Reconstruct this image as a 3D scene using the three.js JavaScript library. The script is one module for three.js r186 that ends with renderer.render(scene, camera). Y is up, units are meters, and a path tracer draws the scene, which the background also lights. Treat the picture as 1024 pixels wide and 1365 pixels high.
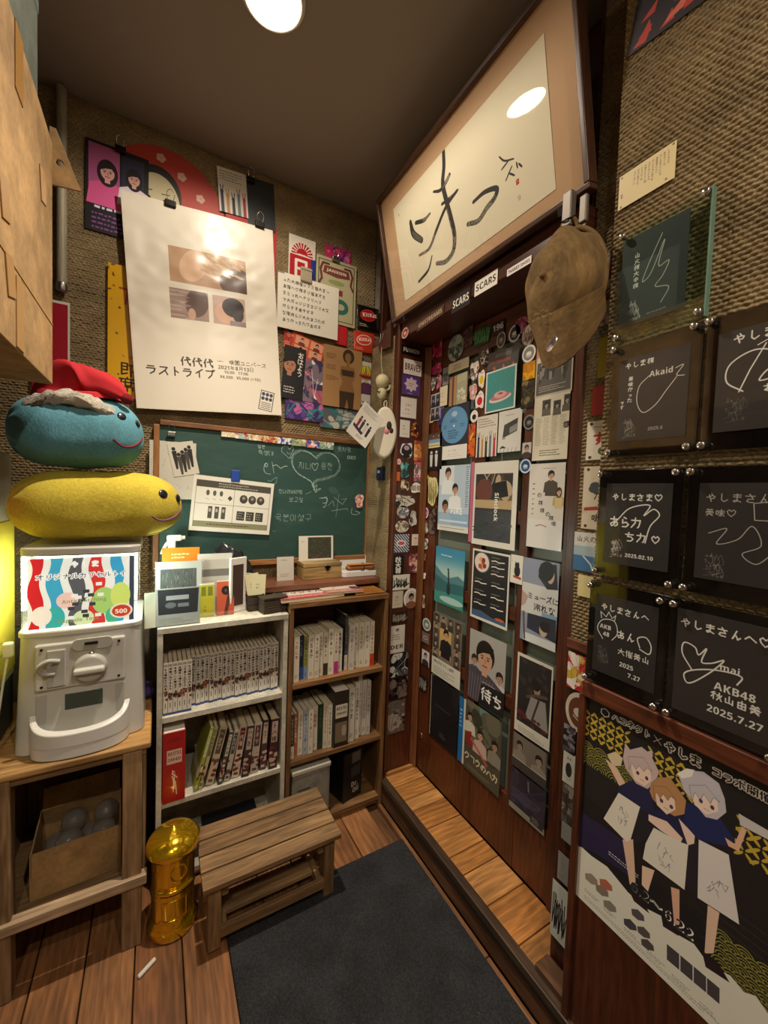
import * as THREE from 'three';
import { RoundedBoxGeometry } from 'three/addons/geometries/RoundedBoxGeometry.js';
import { mergeGeometries, mergeVertices } from 'three/addons/utils/BufferGeometryUtils.js';
import { RectAreaLightUniformsLib } from 'three/addons/lights/RectAreaLightUniformsLib.js';
RectAreaLightUniformsLib.init();

// ------------------------------------------------------------------ camera, light, exposure
const scene = new THREE.Scene();
scene.background = new THREE.Color(0x000000);
const camera = new THREE.PerspectiveCamera(103.79, 1024 / 1365, 0.02, 20);
camera.position.set(0, 1.325, 0);
camera.rotation.set(-0.044167, -0.516258, 0.035215, 'YXZ');
const renderer = new THREE.WebGLRenderer({ antialias: true });
renderer.toneMapping = THREE.LinearToneMapping;
renderer.toneMappingExposure = 1.25;
renderer.shadowMap.enabled = true;
const LAMP = [0.25, 2.583, -1.113];          // the round ceiling lamp above the chalkboard corner
const LAMP_COLOR = new THREE.Color().setRGB(1, 0.88, 0.72);
const LAMP_WIDE = 1.65, LAMP_BEAM = 7, LAMP2_WIDE = 3.2, LAMP3_WIDE = 3.4;   // candela

// ------------------------------------------------------------------ helpers
const rng = (s) => () => { s = (s + 0x6d2b79f5) | 0; let t = Math.imul(s ^ (s >>> 15), 1 | s); t = (t + Math.imul(t ^ (t >>> 7), 61 | t)) ^ t; return ((t ^ (t >>> 14)) >>> 0) / 4294967296; };
const R0 = rng(77), PI = Math.PI;
const used = new Map();
const numbered = (n) => { const k = used.get(n) ?? 0; used.set(n, k + 1); return k ? n + '_' + String(k).padStart(3, '0') : n; };
function tag(o, label, category, group, kind) {
  if (label) o.userData.label = label;
  if (category) o.userData.category = category;
  if (group) o.userData.group = group;
  if (kind) o.userData.kind = kind;
  return o;
}
function mesh(name, geo, mat, parent, pos, rot) {
  const m = new THREE.Mesh(geo, mat);
  m.name = parent && parent !== scene ? name : numbered(name);
  m.castShadow = m.receiveShadow = true;
  if (pos) m.position.set(...pos);
  if (rot) m.rotation.set(...rot);
  (parent ?? scene).add(m);
  return m;
}
function thing(name, label, category, pos, group, ry = 0) {
  const g = new THREE.Group();
  g.name = numbered(name); scene.add(g);
  if (pos) g.position.set(...pos);
  g.rotation.y = ry;
  return tag(g, label, category, group);
}
function structure(name, label, pos) {
  const g = new THREE.Group();
  g.name = name; scene.add(g);
  if (pos) g.position.set(...pos);
  return tag(g, label, null, null, 'structure');
}
// uv in metres, u along the grain axis (0 x, 1 y, 2 z)
function muv(geo, grain = 0, du = 0, dv = 0) {
  const p = geo.attributes.position, n = geo.attributes.normal, uv = new Float32Array(p.count * 2);
  const c = (i, k) => (k === 0 ? p.getX(i) : k === 1 ? p.getY(i) : p.getZ(i));
  for (let i = 0; i < p.count; i++) {
    const a = [Math.abs(n.getX(i)), Math.abs(n.getY(i)), Math.abs(n.getZ(i))], d = a.indexOf(Math.max(...a));
    const rest = [0, 1, 2].filter((k) => k !== d);
    const ua = rest.includes(grain) ? grain : rest[0], va = rest.find((k) => k !== ua);
    uv[i * 2] = c(i, ua) + du; uv[i * 2 + 1] = c(i, va) + dv;
  }
  geo.setAttribute('uv', new THREE.BufferAttribute(uv, 2));
  return geo;
}
const box = (w, h, d, grain = 0, du, dv) => muv(new THREE.BoxGeometry(w, h, d), grain, du ?? R0() * 3, dv ?? R0() * 3);
const rbox = (w, h, d, r = 0.003, grain = 0, seg = 2) => muv(new RoundedBoxGeometry(w, h, d, seg, Math.min(r, w / 2.01, h / 2.01, d / 2.01)), grain, R0() * 3, R0() * 3);
const at = (geo, x, y, z, rx = 0, ry = 0, rz = 0) => geo.applyMatrix4(new THREE.Matrix4().compose(new THREE.Vector3(x, y, z), new THREE.Quaternion().setFromEuler(new THREE.Euler(rx, ry, rz)), new THREE.Vector3(1, 1, 1)));
const plain = (g) => { const o = new THREE.BufferGeometry(); const s = g.index ? g.toNonIndexed() : g; for (const k of ['position', 'normal', 'uv']) o.setAttribute(k, s.attributes[k]); return o; };
const join = (...gs) => mergeGeometries(gs.map(plain));
const lathe = (pts, seg = 40) => new THREE.LatheGeometry(pts.map((p) => new THREE.Vector2(...p)), seg);
const tube = (pts, r, seg = 24, rs = 8) => new THREE.TubeGeometry(new THREE.CatmullRomCurve3(pts.map((p) => new THREE.Vector3(...p))), seg, r, rs);
function extrude(shape, depth, bevel = 0, seg = 2, curve = 16) {
  return new THREE.ExtrudeGeometry(shape, { depth, bevelEnabled: bevel > 0, bevelSize: bevel, bevelThickness: bevel, bevelSegments: seg, curveSegments: curve });
}
function roundRect(w, h, r, x = 0, y = 0) {
  const s = new THREE.Shape(), a = x - w / 2, b = y - h / 2;
  s.moveTo(a + r, b); s.lineTo(a + w - r, b); s.absarc(a + w - r, b + r, r, -PI / 2, 0); s.lineTo(a + w, b + h - r); s.absarc(a + w - r, b + h - r, r, 0, PI / 2);
  s.lineTo(a + r, b + h); s.absarc(a + r, b + h - r, r, PI / 2, PI); s.lineTo(a, b + r); s.absarc(a + r, b + r, r, PI, PI * 1.5);
  return s;
}
const ring = (pts) => new THREE.Shape(pts.map((p) => new THREE.Vector2(...p)));

// ------------------------------------------------------------------ noise and computed textures
function noise2(seed) {
  const r = rng(seed), N = 256, t = new Float32Array(N * N).map(() => r());
  const f = (x, y, px, py) => {
    const xi = Math.floor(x), yi = Math.floor(y), fx = x - xi, fy = y - yi, sx = fx * fx * (3 - 2 * fx), sy = fy * fy * (3 - 2 * fy);
    const g = (a, b) => t[((((b % py) + py) % py) & 255) * N + ((((a % px) + px) % px) & 255)];
    return (g(xi, yi) * (1 - sx) + g(xi + 1, yi) * sx) * (1 - sy) + (g(xi, yi + 1) * (1 - sx) + g(xi + 1, yi + 1) * sx) * sy;
  };
  return f;
}
function dataTex(N, fn, srgb, rep = 1, M = N) {
  const d = new Uint8Array(N * M * 4);
  for (let y = 0; y < M; y++) for (let x = 0; x < N; x++) {
    const v = fn(x / N, y / M), i = (y * N + x) * 4;
    const c = Array.isArray(v) ? v : [v, v, v];
    for (let k = 0; k < 3; k++) d[i + k] = Math.max(0, Math.min(255, c[k] * 255));
    d[i + 3] = 255;
  }
  const t = new THREE.DataTexture(d, N, M);
  t.wrapS = t.wrapT = THREE.RepeatWrapping; t.magFilter = THREE.LinearFilter; t.minFilter = THREE.LinearMipmapLinearFilter; t.generateMipmaps = true;
  t.repeat.set(rep, rep); if (srgb) t.colorSpace = THREE.SRGBColorSpace;
  t.needsUpdate = true;
  return t;
}
const n1 = noise2(11), n2 = noise2(23), n3 = noise2(41);
// wood: u along the grain, one tile is 0.8 m
const woodF = (u, v) => {
  const w = n1(u * 3, v * 6, 3, 6) * 0.8 + n2(u * 8, v * 20, 8, 20) * 0.25;
  const line = 0.5 + 0.5 * Math.sin((v * 34 + w * 3.2) * 2 * PI);
  const fine = n3(u * 10, v * 220, 10, 220), fine2 = n2(u * 24, v * 110, 24, 110);
  return 0.8 + 0.1 * (Math.pow(line, 1.6) - 0.35) + 0.16 * (fine - 0.5) + 0.14 * (fine2 - 0.5) + 0.3 * (n1(u * 4, v * 9, 4, 9) - 0.5);
};
const woodTex = dataTex(1024, (u, v) => { const k = woodF(u, v); return [k, k * 0.97, k * 0.93]; }, true, 1 / 0.8);
const woodBump = dataTex(512, (u, v) => woodF(u, v), false, 1 / 0.8);
// jute weave: 24 cords high, 20 floats wide, one tile 0.21 m
const weave = (u, v) => {
  const rows = 24, cols = 15, yy = v * rows + 0.25 * (n1(u * 15, v * 6, 15, 6) - 0.5), row = Math.floor(yy), fy = yy - row - 0.5;
  const ph = u * cols + (row & 1) * 0.5 + 0.35 * (n2(u * 15, v * 24, 15, 24) - 0.5), fx = ph - Math.floor(ph) - 0.5;
  const h = Math.sqrt(Math.max(0, 1 - 4.2 * fy * fy)) * (0.35 + 0.65 * Math.sqrt(Math.max(0, 1 - 4.4 * fx * fx)));
  const twist = 0.5 + 0.5 * Math.sin((u * 160 + fy * 1.7) * 2 * PI);
  return [h, twist, n3(u * 60, v * 120, 60, 120)];
};
const juteTex = dataTex(1024, (u, v) => {
  const [, t, n] = weave(u, v), big = n1(u * 5, v * 5, 5, 5);
  const k = (0.5 + 0.16 * t + 0.2 * n + 0.14 * (big - 0.5));
  return [k * 1.0, k * 0.96, k * 0.88];
}, true, 1 / 0.21);
const juteBump = dataTex(1024, (u, v) => { const [h, t, n] = weave(u, v); return h * 0.85 + 0.08 * t * h + 0.07 * n; }, false, 1 / 0.21);
const clothBump = dataTex(256, (u, v) => 0.5 + 0.25 * Math.sin(u * 64 * PI) * Math.sin(v * 64 * PI) + 0.3 * (n1(u * 30, v * 30, 30, 30) - 0.5), false, 1 / 0.05);
const blotch = dataTex(256, (u, v) => 0.72 + 0.2 * (n1(u * 4, v * 4, 4, 4) - 0.5) + 0.16 * (n2(u * 18, v * 18, 18, 18) - 0.5) + 0.1 * (n3(u * 80, v * 80, 80, 80) - 0.5) + 0.1, true, 1 / 0.6);
const speck = dataTex(512, (u, v) => { const a = n1(u * 200, v * 200, 200, 200), b = n2(u * 9, v * 9, 9, 9), c = n3(u * 120, v * 120, 120, 120); return 0.45 + 0.35 * a + 0.18 * (b - 0.5) + (c > 0.965 ? 0.5 : 0); }, true, 1 / 0.5);
const speckBump = dataTex(512, (u, v) => 0.6 * n1(u * 220, v * 220, 220, 220) + 0.4 * n2(u * 110, v * 110, 110, 110), false, 1 / 0.5);
const plush = dataTex(256, (u, v) => 0.86 + 0.1 * (n1(u * 90, v * 90, 90, 90) - 0.5) + 0.06 * (n2(u * 8, v * 8, 8, 8) - 0.5), true, 2);
const plushBump = dataTex(256, (u, v) => 0.6 * n1(u * 120, v * 120, 120, 120) + 0.4 * n2(u * 50, v * 50, 50, 50), false, 3);

const std = (color, roughness = 0.7, extra = {}) => new THREE.MeshStandardMaterial({ color, roughness, ...extra });
const phys = (o) => new THREE.MeshPhysicalMaterial(o);
const woods = (hex, rough = 0.5, bump = 0.0006) => std(hex, rough, { map: woodTex, bumpMap: woodBump, bumpScale: bump });
const M = {
  jute: std('#c4b08c', 0.95, { map: juteTex, bumpMap: juteBump, bumpScale: 0.004 }),
  ceiling: std('#8f857c', 0.9),
  plaster: std('#a39480', 0.95, { map: blotch }),
  darkWood: woods('#5f3220', 0.34), doorWood: woods('#66361f', 0.36), postWood: woods('#532b1b', 0.4), rail: woods('#74402a', 0.38), nosing: woods('#5a4636', 0.45), riser: woods('#6f4d35', 0.5),
  floor: ['#a9764c', '#a06e46', '#9b6842', '#ad7b51'].map((c) => woods(c, 0.5, 0.0008)),
  step: ['#d99a58', '#cf9150', '#e0a464', '#c98a4b'].map((c) => woods(c, 0.45, 0.0008)),
  stool: ['#a8855c', '#9c7a52', '#b08d63'].map((c) => woods(c, 0.7, 0.001)),
  cabinet: woods('#ad8e69', 0.55), tableTop: woods('#d9ab6c', 0.5), whiteBoard: std('#e4dcc8', 0.42, { map: blotch }), brownBoard: woods('#987149', 0.5), brownDark: woods('#7a5636', 0.55),
  sill: woods('#8d5a42', 0.42), chalkFrame: woods('#b57f4c', 0.5), chalkRail: woods('#a8703f', 0.5),
  mat: std('#434347', 0.98, { map: speck, bumpMap: speckBump, bumpScale: 0.003 }),
  card: std('#c39a63', 0.85, { map: blotch }), cardDark: std('#a47c4c', 0.85, { map: blotch }), tape: std('#a87e46', 0.35),
  white: std('#e9e5da', 0.38), offwhite: std('#d8d2c2', 0.55), black: std('#161514', 0.45), grey: std('#8e8c86', 0.5), paper: std('#ece5d6', 0.75), page: std('#d8c9a8', 0.9),
  chrome: std('#d9d9d9', 0.18, { metalness: 1 }), steel: std('#9c9a96', 0.32, { metalness: 1 }), brass: std('#c9a24c', 0.3, { metalness: 1 }), blackMetal: std('#23211f', 0.35, { metalness: 0.7 }),
  glass: phys({ color: '#ffffff', roughness: 0.02, transmission: 1, thickness: 0, ior: 1.45 }),
  greenGlass: phys({ color: '#f6fbf8', roughness: 0.02, transmission: 1, thickness: 0, ior: 1.5 }),
  glassEdge: phys({ color: '#8fb5a2', roughness: 0.1, transmission: 0.5, thickness: 0 }),
  blackAcrylic: phys({ color: '#100d0c', roughness: 0.04, ior: 1.5, clearcoat: 1, clearcoatRoughness: 0.02 }),
  frosted: phys({ color: '#6f776c', roughness: 0.28 }),
  plasticWhite: phys({ color: '#c9c7bf', roughness: 0.32, clearcoat: 0.3 }), plasticGrey: std('#b6b4ac', 0.4), tray: phys({ color: '#d8d6d0', roughness: 0.28, clearcoat: 0.3 }),
  gold: phys({ color: '#e8ba1e', roughness: 0.13, metalness: 0.85, clearcoat: 0.6 }),
};
// ------------------------------------------------------------------ lettering: pen strokes on a 10 x 10 grid
const GL = {
  ラ: '2272,14847749', ス: '22826519,6589', ト: '4149,4476', イ: '8125,5359', ブ: '12726639,7182,8191', 代: '3115,2429,4493,61769997,7182', ユ: '237378,1898', ニ: '2373,1888', バ: '3318,6398,7182,8192', ー: '1595',
  味: '1317373313,4393,4595,6169,6549,6599', 園: '1191991911,3373,5254,2484,4565664645,5638,5678', 年: '3113,2383,2575,1797,5359,2527', 月: '313629,318189,3484,3686', 日: '2181892921,2585', 即: '21515525,2353,212857,62929686,7279', 席: '5051,1191,2119,3393,42457572,3639,368688,5559',
  待: '3113,3315,2529,5292,7174,4494,4696,848978,5768', ち: '1383,41356587693949', お: '1373,414828276586886949,8293', は: '211529,4393,717859486799', よ: '5383,515839284789', う: '4162,2463857749', や: '1563847656,5163,3259', し: '31375987', ま: '2282,2484,515839284789', さ: '1383,4176,6636284979', ん: '512945566987', へ: '164397',
  様: '1343,3139,3417,5292,5393,5595,7279,5776,8698', 美: '3142,7162,2282,2484,1595,5256,2787,5629,5789', か: '13736859,4118,8295', っ: '35758759', た: '1363,4119,6595,5899', で: '13834669,7586', す: '1393,5156473645565839', あ: '2383,5158,7458392765868869', ら: '4162,333665876939', カ: '13837869,414519', 大: '1494,515419,5599', 山: '5158,242888,8489', 秋: '3112,0343,2229,2407,6355,9385,717559,7599', 由: '2383892923,5159,2686',
  ハ: '4318,6398', コ: '228288,2888', ネ: '5051,228217,5459,6586', ク: '4115,42827639', ボ: '1393,5159,3518,7598,8091', 開: '11414414,1119,619199,616494,3676,3777,4649,6669', 催: '2114,2329,41439391,6163,5446,5559,5595,5797,5999,7579', 中: '2383862623,5159',
  ミ: '2273,2576,2879', ュ: '357568,2888', ズ: '22826519,6589,7182,8091', に: '211529,5383,475898', 溺: '1223,1526,1937,42626444466669,72929474769699', れ: '3139,134317,3562736898', な: '1252,4125,7293,646849385789', オ: '1393,6169,6418', リ: '3236,717649', ジ: '2243,1536,296784,7182', ナ: '1494,515539', ル: '323519,616896', プ: '12726639,8192', セ: '159376,414888', ウ: '5052,2422827639', ロ: '2282888222', の: '52381632729569', ッ: '2334,4354,735749', 店: '5051,1191,2119,5256,5474,4686894946', 火: '5155,5519,5599,2335,8374', '×': '2288,8228', '♡': '533113265986937153', '～': '1534557695',
};
const JA = { ㄱ: '119199', ㄴ: '111999', ㄷ: '9111,111999', ㄹ: '11919515,151999', ㅁ: '1191991911', ㅂ: '1119,9199,1595,1999', ㅅ: '5119,5199', ㅇ: '518295885928152251', ㅈ: '1191,5119,5199', ㅊ: '4060,1292,5219,5299', ㅋ: '119199,1595', ㅌ: '9111,111999,1595', ㅍ: '1191,1999,3139,7179', ㅎ: '4060,1292,53858859282553', ㄲ: '114149,619199', ㄸ: '41111949', ㅃ: '1119,4149,1545', ㅆ: '3119,3149,7159,7199', ㅉ: '1141,3119,6191,7199' };
const CHO = 'ㄱㄲㄴㄷㄸㄹㅁㅂㅃㅅㅆㅇㅈㅉㅊㅋㅌㅍㅎ', JONG = ['', 'ㄱ', 'ㄲ', 'ㄱ', 'ㄴ', 'ㄴ', 'ㄴ', 'ㄷ', 'ㄹ', 'ㄹ', 'ㄹ', 'ㄹ', 'ㄹ', 'ㄹ', 'ㄹ', 'ㄹ', 'ㅁ', 'ㅂ', 'ㅂ', 'ㅅ', 'ㅆ', 'ㅇ', 'ㅈ', 'ㅊ', 'ㅋ', 'ㅌ', 'ㅍ', 'ㅎ'];
const VO = ['3139,3565', '3139,7179,3575', '3139,3464,3666', '3139,7179,3474', '7179,3575', '4149,7179,1545', '7179,3474,3676', '4149,7179', '1797,5257', '1797,5257,8189', '1797,5257', '1797,5257,9199', '1797,3237,7277', '1393,5358', '1393,5358,9199', '1393,5358', '1393,5358,9199', '1393,3338,7378', '1595', '1595,9199', '5159'];
function strokes(g, code, x, y, w, h) {
  for (const s of code.split(',')) {
    g.beginPath();
    for (let i = 0; i + 1 < s.length; i += 2) { const a = x + (+s[i] / 10) * w, b = y + (+s[i + 1] / 10) * h; i ? g.lineTo(a, b) : g.moveTo(a, b); }
    g.stroke();
  }
}
// text of any script; vertical writing with dir = 1
function write(g, text, x, y, size, col, lw = size * 0.1, dir = 0, step = 1) {
  g.save(); g.strokeStyle = g.fillStyle = col; g.lineWidth = lw; g.lineCap = g.lineJoin = 'round';
  for (const ch of text) {
    const c = ch.charCodeAt(0);
    let adv = size * step;
    if (GL[ch]) strokes(g, GL[ch], x, y, size * 0.95, size * 0.95);
    else if (c >= 0xac00 && c <= 0xd7a3) {
      const k = c - 0xac00, ci = Math.floor(k / 588), vi = Math.floor((k % 588) / 28), ji = k % 28, tall = [0, 1, 2, 3, 4, 5, 6, 7, 20].includes(vi), H = ji ? 0.6 : 1;
      if (tall) { strokes(g, JA[CHO[ci]], x, y, size * 0.55, size * H * 0.95); strokes(g, VO[vi], x + size * 0.45, y, size * 0.5, size * H); } else { strokes(g, JA[CHO[ci]], x + size * 0.15, y, size * 0.65, size * H * 0.55); strokes(g, VO[vi], x, y + size * H * 0.45, size * 0.9, size * H * 0.55); }
      if (ji) strokes(g, JA[JONG[ji]], x + size * 0.2, y + size * 0.6, size * 0.6, size * 0.36);
    } else if (ch === ' ') adv = size * 0.4;
    else { g.font = 'bold ' + size + 'px sans-serif'; g.textBaseline = 'top'; g.fillText(ch, x, y - size * 0.05); adv = dir ? size : g.measureText(ch).width * 1.02; }
    if (dir) y += size * step; else x += adv;
  }
  g.restore();
}
// rows of unreadable small print
function smallPrint(g, x, y, w, rows, lh, col, r, lw = lh * 0.38) {
  g.strokeStyle = col; g.lineWidth = lw; g.lineCap = 'butt';
  for (let k = 0; k < rows; k++) {
    let a = x; const end = x + w * (0.6 + 0.4 * r());
    while (a < end) { const l = lh * (0.3 + 0.8 * r()), yy = y + k * lh + lh * 0.15 * (r() - 0.5); g.beginPath(); g.moveTo(a, yy); g.lineTo(Math.min(end, a + l), yy + lh * 0.1 * (r() - 0.5)); g.stroke(); a += l + lh * 0.25; }
  }
}
function script(g, x, y, w, rows, lh, col, r, lw = lh * 0.09) {   // handwriting
  g.strokeStyle = col; g.lineWidth = lw; g.lineCap = g.lineJoin = 'round';
  const keys = Object.keys(GL);
  for (let k = 0; k < rows; k++) { const n = Math.floor((w / lh) * 1.25 * (0.65 + 0.35 * r())); for (let i = 0; i < n; i++) strokes(g, GL[keys[Math.floor(r() * 40) + 22]], x + i * lh * 0.8, y + k * lh * 1.25 + lh * 0.1 * (r() - 0.5), lh * 0.72, lh * 0.8); }
}
// ------------------------------------------------------------------ printed matter: every print is drawn into a cell of a shared sheet
const SHEET = 2048, sheets = [];
function cell(w, h, paint, seed = 1) {
  w = Math.max(8, Math.min(SHEET - 8, Math.round(w))); h = Math.max(8, Math.min(SHEET - 8, Math.round(h)));
  let s = sheets[sheets.length - 1], spot = null;
  const fit = (s) => {
    for (const row of s.rows) if (row.h >= h + 4 && row.h < h * 1.6 + 24 && row.x + w + 4 <= SHEET) { const p = [row.x + 2, row.y + 2]; row.x += w + 4; return p; }
    if (s.y + h + 4 <= SHEET) { const row = { y: s.y, h: h + 4, x: w + 4 }; s.rows.push(row); s.y += h + 4; return [2, row.y + 2]; }
    return null;
  };
  for (s of sheets) if ((spot = fit(s))) break;
  if (!spot) {
    const c = document.createElement('canvas'); c.width = c.height = SHEET;
    const t = new THREE.CanvasTexture(c); t.colorSpace = THREE.SRGBColorSpace;
    s = { c, g: c.getContext('2d'), rows: [], y: 0, t, mats: {} }; s.g.fillStyle = '#ddd5c4'; s.g.fillRect(0, 0, SHEET, SHEET);
    sheets.push(s); spot = fit(s);
  }
  const g = s.g;
  g.save(); g.beginPath(); g.rect(spot[0] - 1, spot[1] - 1, w + 2, h + 2); g.clip(); g.translate(spot[0], spot[1]);
  paint(g, w, h, rng(seed * 7919 + 13)); g.restore();
  return { s, x0: (spot[0] + 0.5) / SHEET, x1: (spot[0] + w - 0.5) / SHEET, y0: 1 - (spot[1] + h - 0.5) / SHEET, y1: 1 - (spot[1] + 0.5) / SHEET };
}
const sheetMat = (c, rough = 0.55, coat = 0) => (c.s.mats[rough + '/' + coat] ??= phys({ map: c.s.t, roughness: rough, clearcoat: coat, clearcoatRoughness: 0.12 }));
// outline of a flat print: 0 rectangle, 1 ellipse, 2 die-cut blob
function outline(kind, w, h, seed) {
  const p = [];
  if (kind === 0) return [[-w / 2, -h / 2], [w / 2, -h / 2], [w / 2, h / 2], [-w / 2, h / 2]];
  const r = rng(seed + 5), a = r() * 6, b = r() * 6, n = kind === 1 ? 28 : 22;
  for (let i = 0; i < n; i++) { const t = (i / n) * 2 * PI, k = kind === 1 ? 1 : 0.86 + 0.09 * Math.sin(3 * t + a) + 0.07 * Math.sin(5 * t + b); const sx = Math.cos(t), sy = Math.sin(t), sq = kind === 1 ? 1 : Math.pow(Math.max(Math.abs(sx), Math.abs(sy)), -0.45); p.push([(w / 2) * sx * k * sq, (h / 2) * sy * k * sq]); }
  return p;
}
// a flat sheet with real thickness t, its back on z = 0, printed face at z = t; bend(x, y) lifts it
function flatGeo(pts, t, w, h, c, bend, nx = 1, ny = 1) {
  const pos = [], uv = [], U = (x, y) => [c.x0 + (c.x1 - c.x0) * Math.min(1, Math.max(0, x / w + 0.5)), c.y0 + (c.y1 - c.y0) * Math.min(1, Math.max(0, y / h + 0.5))];
  const put = (x, y, z) => { pos.push(x, y, z + (bend ? bend(x, y) : 0)); uv.push(...U(x, y)); };
  if (bend) {
    const P = (i, j) => [-w / 2 + (w * i) / nx, -h / 2 + (h * j) / ny];
    for (const [z, f] of [[t, 1], [0, -1]]) for (let i = 0; i < nx; i++) for (let j = 0; j < ny; j++) { const q = [P(i, j), P(i + 1, j), P(i + 1, j + 1), P(i, j + 1)]; for (const k of f > 0 ? [0, 1, 2, 0, 2, 3] : [0, 2, 1, 0, 3, 2]) put(...q[k], z); }
    pts = []; for (let i = 0; i < nx; i++) pts.push(P(i, 0)); for (let j = 0; j < ny; j++) pts.push(P(nx, j)); for (let i = nx; i > 0; i--) pts.push(P(i, ny)); for (let j = ny; j > 0; j--) pts.push(P(0, j));
  } else {
    const tri = THREE.ShapeUtils.triangulateShape(pts.map((p) => new THREE.Vector2(...p)), []);
    for (const f of tri) { for (const k of f) put(...pts[k], t); for (const k of [f[0], f[2], f[1]]) put(...pts[k], 0); }
  }
  for (let i = 0; i < pts.length; i++) { const a = pts[i], b = pts[(i + 1) % pts.length]; put(...a, 0); put(...b, 0); put(...b, t); put(...a, 0); put(...b, t); put(...a, t); }
  const g = new THREE.BufferGeometry();
  g.setAttribute('position', new THREE.Float32BufferAttribute(pos, 3)); g.setAttribute('uv', new THREE.Float32BufferAttribute(uv, 2));
  if (bend) { const m = mergeVertices(g, 1e-6); m.computeVertexNormals(); return m; }
  g.computeVertexNormals();
  return g;
}
// ------------------------------------------------------------------ painters
const fill = (g, c, x, y, w, h) => { g.fillStyle = c; g.fillRect(x, y, w, h); };
const ell = (g, c, x, y, a, b, rot = 0) => { g.fillStyle = c; g.beginPath(); g.ellipse(x, y, Math.abs(a), Math.abs(b), rot, 0, 7); g.fill(); };
const pgon = (g, c, pts) => { g.fillStyle = c; g.beginPath(); pts.forEach((p, i) => (i ? g.lineTo(...p) : g.moveTo(...p))); g.closePath(); g.fill(); };
const line = (g, c, lw, pts) => { g.strokeStyle = c; g.lineWidth = lw; g.lineCap = g.lineJoin = 'round'; g.beginPath(); pts.forEach((p, i) => (i ? g.lineTo(...p) : g.moveTo(...p))); g.stroke(); };
function blobs(g, w, h, cols, r, n = 26) {
  for (let i = 0; i < n; i++) { const c = cols[1 + Math.floor(r() * (cols.length - 1))] ?? cols[0], s = 0.06 + 0.16 * r(); ell(g, i % 4 === 3 ? cols[0] : c, w * r(), h * r(), w * s, h * s * (0.5 + r()), r() * 3); }
  for (let i = 0; i < 7; i++) line(g, cols[i % cols.length], Math.max(1, w * 0.02), [[w * r(), h * r()], [w * r(), h * r()], [w * r(), h * r()]]);
}
function person(g, x, y, s, hair, skin, cloth, long = 0) {   // head and shoulders, s = head height
  pgon(g, cloth, [[x - s * 1.0, y + s * 2], [x - s * 0.85, y + s * 0.85], [x - s * 0.2, y + s * 0.55], [x + s * 0.2, y + s * 0.55], [x + s * 0.85, y + s * 0.85], [x + s * 1.0, y + s * 2]]);
  if (long) ell(g, hair, x, y + s * 0.1, s * 0.5, s * 0.75);
  fill(g, skin, x - s * 0.13, y + s * 0.3, s * 0.26, s * 0.36); ell(g, hair, x, y - s * 0.08, s * 0.44, s * 0.5); ell(g, skin, x, y + s * 0.06, s * 0.34, s * 0.43);
  pgon(g, hair, [[x - s * 0.42, y + s * 0.05], [x - s * 0.36, y - s * 0.4], [x, y - s * 0.55], [x + s * 0.38, y - s * 0.4], [x + s * 0.42, y + s * 0.08], [x + s * 0.2, y - s * 0.2], [x - s * 0.1, y - s * 0.14]]);
  for (const d of [-0.14, 0.14]) { ell(g, '#2a1a14', x + s * d, y + s * 0.06, s * 0.055, s * 0.03); line(g, '#2a1a14', s * 0.03, [[x + s * (d - 0.07), y - s * 0.02], [x + s * (d + 0.07), y - s * 0.03]]); }
  line(g, '#8a4a3c', s * 0.03, [[x, y + s * 0.08], [x + s * 0.03, y + s * 0.2]]); line(g, '#8a3a34', s * 0.045, [[x - s * 0.1, y + s * 0.31], [x + s * 0.1, y + s * 0.31]]);
}
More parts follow.
